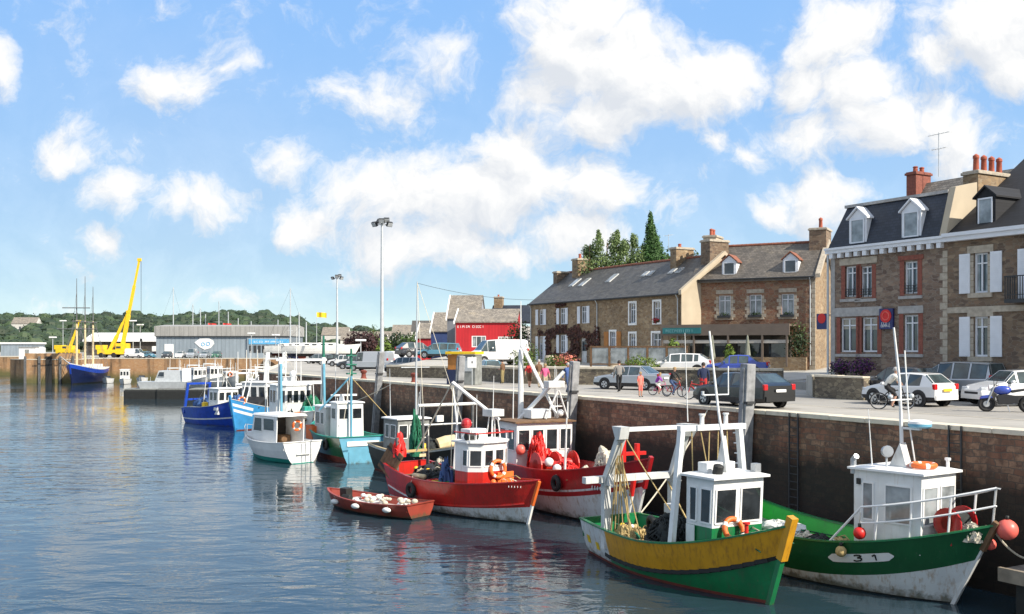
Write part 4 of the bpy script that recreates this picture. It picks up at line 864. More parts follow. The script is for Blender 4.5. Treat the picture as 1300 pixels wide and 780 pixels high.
for i, (px, Y, w, e, r, lab) in enumerate(((408, 520, 14, 9, 13, 'pale house among the trees on the hill crest'), (432, 470, 26, 6, 10, 'long grey roofed building below the hill'), (470, 480, 20, 6, 9.5, 'low grey roofed building behind the dark tree'), (497, 420, 13, 8, 12, 'white house at the foot of the far trees'), (522, 390, 11, 9, 13, 'tall white house near the coloured row'), (14, 640, 16, 8, 12, 'large pale house among the trees at far left'), (446, 400, 14, 5, 8, 'long low house left of the dark tree'))):
    X = (px-650)/FPX*Y; H = thing('distant_house', lab, 'house', (X, Y, max(5, hill_z(X, Y)-1) if Y > 470 else 5), radians(rr.uniform(-8, 8)))
    m = MB(); facade(m, 0, w, 0, e, [], 'pale_render'); gable_shell(m, w, 9, e, r, 'pale_render'); m.build('wall', H); gable_roof(H, w, 9, e, r, 'slate_old' if i != 4 else 'slate_grey')
    for k in range(max(2, int(w/4.5))): m = MB(); m.bx(1.2+k*4, 2.4+k*4, -.06, -.01, e*.45, e*.75, 'window_glass'); m.build('window', H)

# ------------------------------------------------------------------ trees and planting
def tree(label, X, Y, z, h, parts, trunk_r, mat, size, name='broadleaf_tree', limbs=5, seed=1, group=None, tm='wood_brown'):
    rr = random.Random(seed); t = thing(name, label, 'tree', (X, Y, z), 0, group)
    m = MB(); m.tube([(0, 0, 0), (.05*h*.1, 0, h*.3), (-.03*h*.1, .02, h*.6), (0, 0, h*.9)], trunk_r, tm, 8, trunk_r*.25)
    for (c, r, n) in parts[:limbs*2]:
        m.tube([(0, 0, max(h*.2, c[2]-r[2]*1.6)), (c[0]*.5, c[1]*.5, c[2]-r[2]*.5), (c[0], c[1], c[2])], trunk_r*.4, tm, 6, trunk_r*.1)
    m.build('trunk', t); m = MB()
    for (c, r, n) in parts: leaves(m, c, r, n, size, mat, rnd=rr)
    m.build('crown', t, fix=False); return t
def col_parts(h, z0, rmax, n, k, lean=0, pw=1.0, rr=random.Random(2), rzf=1.0):
    out = []
    for i in range(k):
        f = i/(k-1); z = z0+(h-z0)*f; rad = rmax*(1-f)**pw*(.8+.4*rr.random())+.25
        out.append(((lean*f*h+rr.uniform(-.25, .25)*rad, rr.uniform(-.25, .25)*rad, z), (rad, rad, (h-z0)/k*rzf), int(n*(.25+rad/rmax))))
    return out
Yb = 96
def at_sky(px, py, Y): p = px_at(px, Y, py); return p
zt = at_sky(826, 278, Yb).z; tree('dark green pointed conifer rising behind the slate roof', at_sky(826, 0, Yb).x, Yb, 6, zt-6, col_parts(zt-6.2, 3, 3.0, 1900, 18, pw=.9, rzf=1.7), .3, 'leaf_conifer', .18, 'conifer_tree', 1, 21)
for i, (px, py, ln) in enumerate(((754, 296, .10), (776, 292, .16), (790, 297, .22))):
    zt = at_sky(px, py, Yb).z; r5 = random.Random(i+70); hh = zt-6; pp = []
    for k in range(17):
        f = k/16; z = 6+(hh-6.6)*f; w = 2.0*(1-f)**.6+.5
        pp.append((((z-6)*ln+r5.uniform(-.6, .6)*w, r5.uniform(-.6, .6)*w, z+r5.uniform(-.3, .3)), (w*r5.uniform(.45, .75), w*.6, r5.uniform(.6, 1.0)), 300))
    tree(['feathery poplar leaning right, leftmost behind the roof chimney', 'tall feathery poplar in the middle behind the roof chimney', 'thin feathery poplar nearest the conifer'][i], at_sky(px, 0, Yb).x-.4, Yb, 6, zt-6, pp, .2, 'leaf_poplar', .19, 'poplar_tree', 6, 31+i, 'poplars behind the long house')
zt = at_sky(855, 308, Yb).z; tree('loose light green tree right of the pointed conifer', at_sky(857, 0, Yb).x, Yb, 6, zt-6, [((0, 0, zt-8.0), (1.7, 1.5, 1.6), 420), ((1.2, 0, zt-7.2), (1.2, 1, .7), 160), ((-.9, .3, zt-8.4), (1.1, 1, 1.2), 200)], .2, 'leaf_mid', .26, seed=41)
for i, (px, Y, py, rx, rz, mat, lab, n) in enumerate(((461, 205, 419, 3.6, 2.4, 'leaf_purple', 'dark purple leaved tree behind the tall lamp mast', 900), (446, 210, 428, 2.0, 1.9, 'leaf_purple', 'small dark purple tree beside the larger one', 450), (474, 300, 412, 2.2, 4, 'leaf_mid', 'narrow green tree behind the lamp mast', 400), (503, 230, 421, 3.4, 2.8, 'leaf_dark', 'dark green tree left of the coloured row', 800), (520, 225, 425, 3, 2.3, 'leaf_mid', 'green tree beside the small red gable', 600), (488, 190, 430, 1.7, 2.2, 'leaf_bright', 'yellow green bush tree behind the lamp mast', 400), (535, 250, 418, 4, 3.6, 'leaf_dark', 'dark tree behind the coloured row', 700))):
    p = at_sky(px, py, Y); tree(lab, p.x, Y, 5, p.z-5, [((0, 0, p.z-5-rz), (rx, rx, rz), n), ((rx*.5, 0, p.z-5-rz*1.5), (rx*.7, rx*.7, rz*.8), n//2), ((-rx*.5, 0, p.z-5-rz*1.6), (rx*.7, rx*.7, rz*.8), n//2)], .25, mat, .55, seed=50+i)
def shrub(label, p, r, mats, n, size=.13, name='shrub', group=None, cat='shrub', seed=1):
    rr = random.Random(seed); t = thing(name, label, cat, p, 0, group); m = MB()
    for k in range(6): a = k*1.05; m.tube([(0, 0, 0), (r[0]*.4*cos(a), r[1]*.4*sin(a), r[2]*.8), (r[0]*.7*cos(a), r[1]*.7*sin(a), r[2]*1.4)], .02, 'wood_brown', 5, .008)
    m.build('stems', t); m = MB()
    for mt, fr, off in mats: leaves(m, (off[0], off[1], r[2]+off[2]), (r[0], r[1], r[2]), int(n*fr), size, mt, rnd=rr)
    m.build('foliage', t, fix=False); return t
Z0 = (0, 0, 0)
shrub('round yellow green shrub by the low wall left of the white estate', tz(px_at(814, 66)), (1.3, .8, .75), [('leaf_bright', 1, Z0)], 900, seed=2)
shrub('green shrub in front of the creeper wall', tz(px_at(704, 74)), (.8, .6, .62), [('leaf_bright', .6, Z0), ('leaf_mid', .4, Z0)], 700, seed=3)
shrub('pink and yellow flower bed beside the creeper wall', tz(px_at(719, 73)), (1.0, .6, .55), [('leaf_bright', .5, Z0), ('flower_pink', .5, (0, 0, .25))], 800, name='flower_bed', cat='flowers', seed=4)
shrub('tall yellow green shrub at the left end of the long house', tz(px_at(668, 74)), (.9, .8, .85), [('leaf_bright', .8, Z0), ('leaf_mid', .3, (.3, 0, .5))], 900, seed=5)
shrub('dark round shrub beside the white camper', tz(px_at(651, 84)), (.9, .8, .8), [('leaf_mid', 1, Z0)], 800, seed=6)
shrub('dark green bushy tree between the white camper and the long house', tz(px_at(660, 100)), (1.6, 1.4, 1.7), [('leaf_dark', .5, Z0), ('leaf_mid', .5, (0, 0, .3))], 900, .2, seed=16)
shrub('purple hydrangea left of the shop house door', px_at(1067, 52)+Vector((0, 0, 5.98)), (.62, .5, .42), [('flower_purple', .6, (0, 0, .06)), ('leaf_dark', .4, Z0)], 600, .11, 'hydrangea', 'hydrangeas in the shop yard', 'flowers', 7)
shrub('purple hydrangea on the right in the shop yard', px_at(1094, 50.3)+Vector((0, 0, 5.98)), (.72, .5, .48), [('flower_purple', .65, (0, 0, .06)), ('leaf_dark', .35, Z0)], 700, .11, 'hydrangea', 'hydrangeas in the shop yard', 'flowers', 8)
shrub('dark green climbing shrub at the right end of the veranda', tz(px_at(1013, 73)), (.95, .5, 1.3), [('leaf_dark', .7, (0, 0, .4)), ('leaf_mid', .3, (0, 0, .9))], 900, .15, seed=9)
shrub('green palm like plant on the restaurant terrace', tz(px_at(855, 74.5)), (.5, .4, .9), [('leaf_bright', 1, (0, 0, .4))], 260, .3, 'potted_plant', None, 'plant', 10)
shrub('leafy plant on the terrace behind the blue car', tz(px_at(926, 73)), (.4, .4, .75), [('leaf_bright', 1, (0, 0, .3))], 200, .26, 'potted_plant', None, 'plant', 11)
# ------------------------------------------------------------------ boat kit (local x forward, y to port, z up from the waterline)
RUST = (.20, .075, .025)
pm('hull_yellow', (.62, .30, .012), .38, .12, 1.6, streak=(.24, .10, .02), streak_amt=.75, coat=.2, scuff=.45, wl=.10)
pm('hull_green', (.008, .17, .055), .35, .16, 1.6, streak=(.05, .10, .05), streak_amt=.72, coat=.3, scuff=.45, wl=.10)
pm('hull_dark_green', (.006, .085, .025), .32, .18, 1.2, streak=(.03, .12, .05), streak_amt=.35, coat=.3, scuff=.45, wl=.10)
pm('lit_green', (.03, .40, .05), .4, .10, streak=(.05, .2, .06))  # bulwark green, brightened in the colour for the sun on it
pm('hull_white', (.66, .67, .66), .4, .08, 1.5, streak=(.34, .20, .08), streak_amt=.8, coat=.15, scuff=.35, wl=.30)
pm('hull_red', (.50, .022, .016), .36, .14, 1.4, streak=(.20, .035, .02), streak_amt=.75, coat=.25, scuff=.45, wl=.10)
pm('hull_deep_red', (.38, .012, .016), .36, .14, 1.4, streak=(.17, .025, .02), streak_amt=.72, coat=.25, scuff=.45, wl=.10)
pm('dinghy_red', (.27, .045, .028), .5, .2, 1.4, streak=(.20, .04, .03), streak_amt=.5, scuff=.6, wl=.25)
pm('hull_blue', (.012, .06, .42), .35, .15, streak=(.02, .05, .2), coat=.2, scuff=.45, wl=.10)
pm('hull_navy', (.008, .014, .06), .35, .15, coat=.2); pm('hull_azure', (.05, .28, .60), .4, .12, streak=(.05, .2, .35), scuff=.45, wl=.10); pm('hull_teal', (.13, .36, .50), .4, .10, streak=(.2, .36, .4), streak_amt=.4, scuff=.45, wl=.10)
pm('antifoul_red', (.17, .035, .022), .8, .25, streak=(.06, .04, .02)); pm('boot_black', (.014, .015, .014), .6, .3); pm('sea_green', (.02, .30, .24), .5, .12, streak=(.06, .16, .13)); pm('mast_green', (.015, .15, .10), .6, .2)
pm('deck_brown', (.16, .10, .06), .85, .35, 3); pm('deck_grey', (.22, .23, .22), .85, .3, 2.5); pm('net_black', (.018, .022, .022), .9, .5, 12, bump=.6, bscale=30); pm('net_green', (.015, .13, .07), .9, .4, 12)
pm('tarp_black', (.015, .016, .02), .6, .3); pm('cream_drum', (.62, .50, .30), .7, .15, 3, streak=(.35, .22, .1)); pm('blue_drum', (.02, .13, .45), .4, .15); pm('oilskin_blue', (.03, .08, .22), .6, .3); pm('foam_white', (.75, .75, .73), .8, .1)

class Hull:
    def __init__(s, L, B, bow, mid, stern, rake=.9, sw=.78, draft=.8, full=.42, ent=2.0, keel_up=.15):
        s.L, s.B, s.bow, s.mid, s.stern, s.rake, s.sw, s.draft, s.full, s.ent, s.ku = L, B, bow, mid, stern, rake, sw, draft, full, ent, keel_up
    def sheer(s, t):
        return s.mid+((s.bow-s.mid)*((t-.38)/.62)**1.9 if t > .38 else (s.stern-s.mid)*((.38-t)/.38)**1.8)
    def beam(s, t):
        if t < s.full: return s.B/2*(s.sw+(1-s.sw)*sin(pi/2*t/s.full))
        return s.B/2*max(0, 1-((t-s.full)/(1-s.full))**s.ent)**.85
    def pt(s, t, z, side, off=0):
        zs = s.sheer(t); zk = -s.draft+(s.draft*.75)*max(0, (t-.75)/.25)**2+s.ku*(1-t)
        f = max(0, min(1.2, (z-zk)/(zs-zk))); e = .22+.62*max(0, (t-.35)/.65)**1.5+.10*max(0, .3-t)/.3
        w = max(0, s.beam(t)*f**e-off)
        x = -s.L/2+s.L*t+s.rake*(z/s.bow-zs/s.bow)*t**4*1.0
        if t > .98: w = max(w, .05-off if off < .05 else 0)
        return Vector((x, side*w, z))
    def t_of(s, x): return (x+s.L/2)/s.L
def make_hull(P, H, bands, deck_mat, inner_mat, cap_mat, bulwark=.65, transom=None, stem=None, n=26, capw=.13, capz=.05, open_=False, floor=None):
    """bands, from the keel up: (z function of t, material or function of t) = top edge of each painted band"""
    m = MB(); ts = [1-(1-i/n)**1.25 for i in range(n+1)]; ts[-1] = 1.0
    def levels(t):
        zs = H.sheer(t); out = [(-H.draft*.55, None)]; z0 = -H.draft*.55
        for (fz, mt) in bands:
            z1 = max(z0+.01, min(zs, fz(t, zs))); out += [((z0+z1)/2, mt), (z1, mt)]; z0 = z1
        return out
    for side in (-1, 1):
        for i in range(n):
            a, b = levels(ts[i]), levels(ts[i+1]); tm = (ts[i]+ts[i+1])/2
            for k in range(len(a)-1):
                mt = a[k+1][1]; mt = mt(tm) if callable(mt) else mt
                m.add([H.pt(ts[i], a[k][0], side), H.pt(ts[i+1], b[k][0], side), H.pt(ts[i+1], b[k+1][0], side), H.pt(ts[i], a[k+1][0], side)], [(0, 1, 2, 3)], mt)
    a = levels(0)
    for k in range(len(a)-1):
        mt = a[k+1][1]; mt = (transom(k) if callable(transom) else transom) if transom and a[k+1][0] > .25 else (mt(0) if callable(mt) else mt)
        m.add([H.pt(0, a[k][0], -1), H.pt(0, a[k][0], 1), H.pt(0, a[k+1][0], 1), H.pt(0, a[k+1][0], -1)], [(0, 1, 2, 3)], mt)
    for side in (-1, 1):             # inside of the bulwark
        for i in range(n):
            t0, t1 = ts[i], ts[i+1]; z0, z1 = H.sheer(t0), H.sheer(t1); th = .07
            A, B_, C, D = H.pt(t0, z0-.01, side, th), H.pt(t1, z1-.01, side, th), H.pt(t1, z1-bulwark, side, th), H.pt(t0, z0-bulwark, side, th)
            m.add([A, B_, C, D], [(0, 1, 2, 3)], inner_mat)
    A, B_ = H.pt(0, H.sheer(0)-.01, -1, .07), H.pt(0, H.sheer(0)-.01, 1, .07); dx = Vector((.07, 0, 0)); dz = Vector((0, 0, bulwark-.01))
    m.add([A+dx, B_+dx, B_+dx-dz, A+dx-dz], [(0, 1, 2, 3)], inner_mat)
    h = m.build('hull', P, smooth='auto')
    m = MB()
    for i in range(n):
        t0, t1 = ts[i], ts[i+1]; z0, z1 = H.sheer(t0)-bulwark+.02, H.sheer(t1)-bulwark+.02
        m.add([H.pt(t0, z0, -1, .06), H.pt(t1, z1, -1, .06), H.pt(t1, z1, 1, .06), H.pt(t0, z0, 1, .06)], [(0, 1, 2, 3)], deck_mat)
    m.build('deck', P)
    m = MB()
    for side in (-1, 1):
        for i in range(n):
            t0, t1 = ts[i], ts[i+1]; p0, p1 = H.pt(t0, H.sheer(t0), side), H.pt(t1, H.sheer(t1), side)
            m.beam(p0-Vector((0, side*capw*.3, -capz*.4)), p1-Vector((0, side*capw*.3, -capz*.4)), capw, capz, cap_mat)
    m.beam(H.pt(0, H.sheer(0)+capz*.4, -1), H.pt(0, H.sheer(0)+capz*.4, 1), capw, capz, cap_mat)
    m.build('gunwale', P)
    if stem:
        w, up, mt, mt2, split = stem; m = MB()
        top = H.pt(1, H.bow, 1); top.y = 0; bot = H.pt(1, .0, 1); bot.y = 0; mid_ = top.lerp(bot, split)
        m.beam(mid_+Vector((.02, 0, 0)), top+(top-bot).normalized()*up+Vector((.02, 0, 0)), w, w, mt); m.beam(bot-(top-bot).normalized()*.3+Vector((.0, 0, 0)), mid_, w*.7, w*.7, mt2); m.build('stem', P)
    return h
def pane4(parent, a, b, c, d, fm='clean_white', gm='boat_glass', fw=.05, nrm=None, name='window'):
    """window on any flat face; a b c d run round it, seen from outside"""
    a, b, c, d = map(Vector, (a, b, c, d)); n = (b-a).cross(d-a).normalized()
    if nrm is not None and n.dot(Vector(nrm)) < 0: n = -n
    m = MB(); m.quad(a+n*.012, b+n*.012, c+n*.012, d+n*.012, gm)
    for p, q in ((a, b), (b, c), (c, d), (d, a)): m.beam(p+n*.018, q+n*.018, fw, .03, fm, up=n)
    return m.build(name, parent)
def cabin(P, x0, x1, hw, z0, z1, mat, low=None, zl=None, lean=.12, side_w=((.15, .42), (.52, .88)), front_n=3, wz=(.52, .86), over=.12, roof='clean_white', taper=.95, fn=1.0, back_w=0, round_=0, fm='clean_white', gm='boat_glass', roof_th=.07, name='wheelhouse'):
    """wheelhouse with leaning front; windows are its sub-parts; wz = window band as fractions of the height"""
    def ring(z, f): 
        ln = lean*f; y = hw*(1+(taper-1)*f)
        if round_: return [(x0, -y, z), (x1-round_+ln, -y*fn, z), (x1+ln, -y*.55*fn, z), (x1+ln, y*.55*fn, z), (x1-round_+ln, y*fn, z), (x0, y, z)]
        return [(x0, -y, z), (x1+ln, -y*fn, z), (x1+ln, y*fn, z), (x0, y, z)]
    m = MB()
    if low:
        f = (zl-z0)/(z1-z0); m.loft([ring(z0, 0), ring(zl, f)], low, cap=False); m.loft([ring(zl, f), ring(z1, 1)], mat, cap=False); m.add(ring(z1, 1), [tuple(range(len(ring(0, 0))))], mat)
    else: m.loft([ring(z0, 0), ring(z1, 1)], mat)
    W_ = m.build(name, P)
    m = MB(); r = ring(z1, 1); cx = sum(p[0] for p in r)/len(r)
    ro = [(cx+(p[0]-cx)*(1+2*over/(x1-x0)), p[1]*(1+over/hw), z1+.003) for p in r]
    m.loft([ro, [(p[0], p[1], z1+roof_th) for p in ro], [(cx+(p[0]-cx)*.8, p[1]*.8, z1+roof_th+.05) for p in ro]], roof); m.build('roof', W_)
    wa, wb = z0+(z1-z0)*wz[0], z0+(z1-z0)*wz[1]; fa, fb = wz
    def side_pt(u, f, s):
        R0 = ring(z0+(z1-z0)*f, f); a, b = (R0[0], R0[1]) if s < 0 else (R0[-1], R0[-2])
        return Vector(a).lerp(Vector(b), u)
    for s in (-1, 1):
        for (u0, u1) in side_w: pane4(W_, side_pt(u0, fa, s), side_pt(u1, fa, s), side_pt(u1, fb, s), side_pt(u0, fb, s), fm, gm, nrm=(0, s, 0))
    def front_seg(i, j, k, n_):
        A0, B0 = Vector(ring(wa, fa)[i]), Vector(ring(wa, fa)[j]); A1, B1 = Vector(ring(wb, fb)[i]), Vector(ring(wb, fb)[j])
        u0, u1 = (k+.10)/n_, (k+.90)/n_
        pane4(W_, A0.lerp(B0, u0), A0.lerp(B0, u1), A1.lerp(B1, u1), A1.lerp(B1, u0), fm, gm, nrm=(1, 0, 0))
    if round_:
        front_seg(1, 2, 0, 1); front_seg(3, 4, 0, 1)
        for k in range(front_n): front_seg(2, 3, k, front_n)
    else:
        for k in range(front_n): front_seg(1, 2, k, front_n)
    for k in range(back_w):
        u0, u1 = (k+.15)/back_w, (k+.85)/back_w; y = lambda u: -hw+2*hw*u
        pane4(W_, (x0, y(u0), wa), (x0, y(u1), wa), (x0, y(u1), wb), (x0, y(u0), wb), fm, gm, nrm=(-1, 0, 0))
    return W_
def lifebuoy(P, c, axis, R=.33, name='lifebuoy'):
    m = MB(); m.torus(c, R, .085, 'orange', axis, 20, 8, 'foam_white'); return m.build(name, P, smooth=True)
def buoy(P, c, r, mat, name='buoy', rope=None):
    m = MB(); m.ball(c, r, mat, 14, 10); m.lathe([(.05, 0), (.05, .12)], (c[0], c[1], c[2]+r-.02), 'boot_black', 8)
    if rope: m.tube([(c[0], c[1], c[2]+r+.05), rope], .014, 'rope_pale', 5)
    return m.build(name, P, smooth=True)
def heap(mb, c, r, mat, n=60, seed=1, tube=.03):
    """a heap of net or rope: a rumpled mound with loose strands over it"""
    rr = random.Random(seed); vs = []; fs = []; sg, rg = 26, 11; c = Vector(c)
    for i in range(rg+1):
        a = pi/2*i/rg
        for k in range(sg):
            d = Vector((cos(2*pi*k/sg)*cos(a), sin(2*pi*k/sg)*cos(a), sin(a))); q = 1+.45*mnoise.noise(d*1.9+Vector((seed*3.1, 0, 0)))+.22*mnoise.noise(d*5+Vector((0, seed*1.7, 0)))
            vs.append(c+Vector((d.x*r[0]*q, d.y*r[1]*q, d.z*r[2]*q)))
    for i in range(rg):
        for k in range(sg): fs.append((i*sg+k, i*sg+(k+1) % sg, (i+1)*sg+(k+1) % sg, (i+1)*sg+k))
    mb.add(vs, fs, mat)
    for _ in range(n):
        a0 = rr.random()*6.28; pts = []
        for j in range(5):
            a = a0+rr.uniform(-.5, .5)+j*.25; e = rr.uniform(.1, 1.4); pts.append(c+Vector((cos(a)*cos(e)*r[0], sin(a)*cos(e)*r[1], sin(e)*r[2]))*1.06)
        mb.tube(pts, tube, mat, 5)
def rope(mb, a, b, sag, r, mat, n=8):
    a, b = Vector(a), Vector(b); mb.tube([a.lerp(b, i/n)-Vector((0, 0, sag*4*(i/n)*(1-i/n))) for i in range(n+1)], r, mat, 5)
def coil(P, c, R, mat, n=4, name='rope_coil'):
    m = MB()
    for k in range(n): m.torus((c[0]+random.uniform(-.03, .03), c[1]+random.uniform(-.03, .03), c[2]+.03+k*.045), R*(1-.06*k), .026, mat, (random.uniform(-.1, .1), random.uniform(-.1, .1), 1), 18, 5)
    return m.build(name, P)
def crate(name, label, loc, rz, d, mat, group=None, z=0):
    m = MB(); w, l, h = d; t = .03
    m.bx(-w/2, w/2, -l/2, l/2, 0, t, mat); m.bx(-w/2, w/2, -l/2, -l/2+t, t, h, mat); m.bx(-w/2, w/2, l/2-t, l/2, t, h, mat); m.bx(-w/2, -w/2+t, -l/2+t, l/2-t, t, h, mat); m.bx(w/2-t, w/2, -l/2+t, l/2-t, t, h, mat)
    m.bx(-w/2-.02, w/2+.02, -l/2-.02, -l/2, h-.06, h, mat); m.bx(-w/2-.02, w/2+.02, l/2, l/2+.02, h-.06, h, mat)
    o = m.build(name, None, loc, rz); return tag(o, label, 'crate', group)
class Frame:                       # local -> world for things that lie on a boat
    def __init__(s, loc, rz): s.l = Vector(loc); s.rz = rz; s.R = Matrix.Rotation(rz, 3, 'Z')
    def __call__(s, x, y, z): return s.l+s.R @ Vector((x, y, z))
def hd(x, y): return atan2(y, x)
cst = lambda z: (lambda t, zs: z)
und = lambda d: (lambda t, zs: zs-d)

# ---------------------------------------------------------------- 1 yellow and green trawler
F = Frame((5.75, 32.2, 0), hd(.45, -.89)); BT = thing('fishing_trawler', 'small trawler with yellow topsides, green bottom and white stern gantry', 'boat', F.l, F.rz)
H1 = Hull(9.5, 3.5, 2.42, 1.22, 1.25, .85, .72)
aft = lambda t: 'hull_white' if t < .255 else None
make_hull(BT, H1, [(cst(.10), 'antifoul_red'), (und(1.0), lambda t: aft(t) or 'hull_green'), (und(.86), lambda t: aft(t) or 'boot_black'), (und(0), lambda t: aft(t) or 'hull_yellow')], 'deck_brown', 'hull_green', 'hull_green', .62, 'hull_white', (.24, .28, 'hull_yellow', 'hull_green', .42))
for (t, z, w) in ((.055, .62, .24), (.135, .50, .26)):
    m = MB(); a, b = H1.pt(t-.012, z-.14, -1), H1.pt(t+.018, z-.14, -1); c, d = H1.pt(t+.018, z+.14, -1), H1.pt(t-.012, z+.14, -1); n_ = Vector((0, -.014, 0)); m.quad(a+n_, b+n_, c+n_, d+n_, 'yellow_paint'); m.build('patch', BT)
m = MB()
for i in range(20):
    t0, t1 = .2+i*.04, .2+(i+1)*.04
    if t1 > .99: break
    m.beam(H1.pt(t0, H1.sheer(t0)-.90, -1)+Vector((0, -.01, 0)), H1.pt(t1, H1.sheer(t1)-.93, -1)+Vector((0, -.01, 0)), .06, .12, 'boot_black')
m.build('rubbing_strake', BT)
W1 = cabin(BT, 1.35, 2.4, 1.08, 1.0, 3.52, 'white_paint', 'hull_green', 2.05, .16, ((.14, .40), (.56, .93)), 2, (.47, .88), .14, 'white_paint', .98, fn=.9)
m = MB(); m.bx(1.38, 1.78, -1.115, -1.085, .75, 2.05, 'white_paint'); m.build('door', W1)
lifebuoy(BT, (2.62, -.25, 1.98), (.9, 0, .35), .34)
m = MB(); m.bx(1.5, 1.95, -.75, .35, 3.64, 3.95, 'white_paint'); m.build('roof_locker', W1, bevel=.02)
m = MB(); m.lathe([(.16, 0), (.16, .26), (.10, .3)], (2.2, -.55, 3.64), 'boot_black', 12, (.3, 0, 1)); m.build('lamp', W1)
m = MB(); m.bx(2.2, 2.42, .75, .97, 3.64, 3.9, 'steel'); m.build('lamp', W1)
# mast with its triangular bracket, second whip
m = MB(); m.tube([(2.0, .0, 3.64), (1.75, -.16, 5.6), (1.5, -.3, 8.0)], .05, 'white_paint', 8, .03); m.prism([(1.55, 3.64), (2.1, 3.64), (1.86, 4.75)], -.1, .06, 'grey_white', 'xz'); m.tube([(1.68, -.7, 6.02), (1.68, .3, 6.02)], .022, 'white_paint', 6); m.tube([(1.68, .3, 6.02), (1.6, .36, 6.9)], .018, 'white_paint', 6); m.lathe([(.05, 0), (.05, .12)], (1.68, -.7, 6.02), 'galv', 8); m.build('mast', BT)
G = MB()
gx, fwd = -2.75, .95
for y in (-1.42, 1.38):
    G.beam((gx, y, .55), (gx, y, 2.85), .26, .22, 'grey_white'); G.beam((gx, y, 2.8), (gx+fwd, y*.93, 4.72), .32, .20, 'grey_white')
    G.prism([(gx-.3, 2.75), (gx+.42, 2.75), (gx+.3, 3.15), (gx+.05, 3.15)], y-.09, y+.09, 'grey_white', 'xz')
G.beam((gx, -2.3, 2.95), (gx, 1.5, 2.95), .24, .22, 'grey_white'); G.beam((gx+fwd, -1.5, 4.72), (gx+fwd, 1.5, 4.72), .15, .14, 'white_paint')
G.prism([(gx+fwd-.35, 4.82), (gx+fwd+.22, 4.82), (gx+fwd+.1, 4.4), (gx+fwd-.12, 4.35)], -1.56, -1.2, 'grey_white', 'xz'); G.prism([(gx+fwd-.35, 4.82), (gx+fwd+.42, 4.84), (gx+fwd+.1, 4.4), (gx+fwd-.12, 4.35)], 1.12, 1.5, 'grey_white', 'xz')
G.build('stern_gantry', BT)
G = MB(); fx = 1.0
G.beam((fx, -1.1, 4.95), (fx, 1.5, 4.95), .20, .17, 'white_paint')
G.beam((fx, -1.0, 4.95), (fx+.1, -1.45, 1.4), .16, .2, 'white_paint'); G.beam((fx, 1.28, 4.95), (fx+.1, 1.55, 1.6), .16, .2, 'white_paint')
for k in range(9): G.bx(fx-.22, fx-.09, 1.22+k*.028, 1.42+k*.028, 4.7-k*.33, 4.73-k*.33, 'white_paint')
G.lathe([(.07, 0), (.07, .3), (.1, .31), (.1, .36)], (fx, -.2, 5.03), 'white_paint', 10); G.lathe([(.07, 0), (.07, .3), (.1, .31), (.1, .36)], (fx, .75, 5.03), 'white_paint', 10)
G.build('fore_gantry', BT)
m = MB(); m.tube([(gx+fwd, 1.35, 4.9), (gx+fwd-.1, 1.3, 8.0)], .02, 'white_paint', 5, .01); m.build('whip_antenna', BT)
m = MB(); rr = random.Random(4)
for k in range(10):
    y = -1.4+rr.uniform(-.3, .45); rope(m, (gx+fwd*.8+rr.uniform(-.2, .2), -1.35, 4.3-rr.random()*.8), (gx+rr.uniform(-.2, 1.6), y+.25, .85), rr.uniform(-.1, .25), .022, 'rope_tan')
for k in range(5): rope(m, (fx, -.6+.35*k, 4.85), (fx+.05+rr.uniform(-.3, .3), -.5+.35*k+rr.uniform(-.3, .3), 3.4-.9*rr.random()), 0, .02, 'rope_tan')
rope(m, (gx+fwd, -1.3, 4.55), (gx+2.6, .2, 1.2), .1, .02, 'rope_tan'); rope(m, (gx, 1.2, 2.7), (gx+2.2, .9, 1.0), .1, .03, 'rope_tan'); m.build('rigging', BT)
m = MB(); heap(m, (-2.2, -1.0, .62), (.5, .35, .75), 'rope_tan', 40, 3, .022); o = m.build('rope_heap', None, F(0, 0, 0), F.rz); tag(o, 'tangled tan rope at the foot of the stern gantry', 'rope')
m = MB(); heap(m, (-.35, -.35, .6), (1.1, .8, 1.35), 'net_black', 90, 8, .03); m.torus((-1.3, -.45, 1.35), .42, .10, 'boot_black', (.3, 1, .2), 16, 8); m.ball((-.9, -.6, 1.5), .16, 'foam_white'); m.ball((.1, -.85, 1.05), .18, 'galv'); m.ball((-.1, .3, 1.5), .13, 'oilskin_blue')
o = m.build('net_heap', None, F(0, 0, 0), F.rz, smooth=True); tag(o, 'black fishing net heap with floats on the yellow trawler deck', 'net')
m = MB(); m.lathe([(.22, -.5), (.22, .5)], (-1.4, .35, .95), 'grey_white', 12, (0, 1, 0)); m.lathe([(.36, -.55), (.36, -.5)], (-1.4, .35, .95), 'grey_white', 14, (0, 1, 0)); m.lathe([(.36, .5), (.36, .55)], (-1.4, .35, .95), 'grey_white', 14, (0, 1, 0)); m.bx(-1.6, -1.2, .2, .5, .6, 2.15, 'grey_white'); m.build('winch', BT)
m = MB(); m.lathe([(.06, 0), (.06, .36), (.11, .37), (.11, .42)], (3.3, -.35, 1.9), 'red_vivid', 10); m.build('bollard', BT)

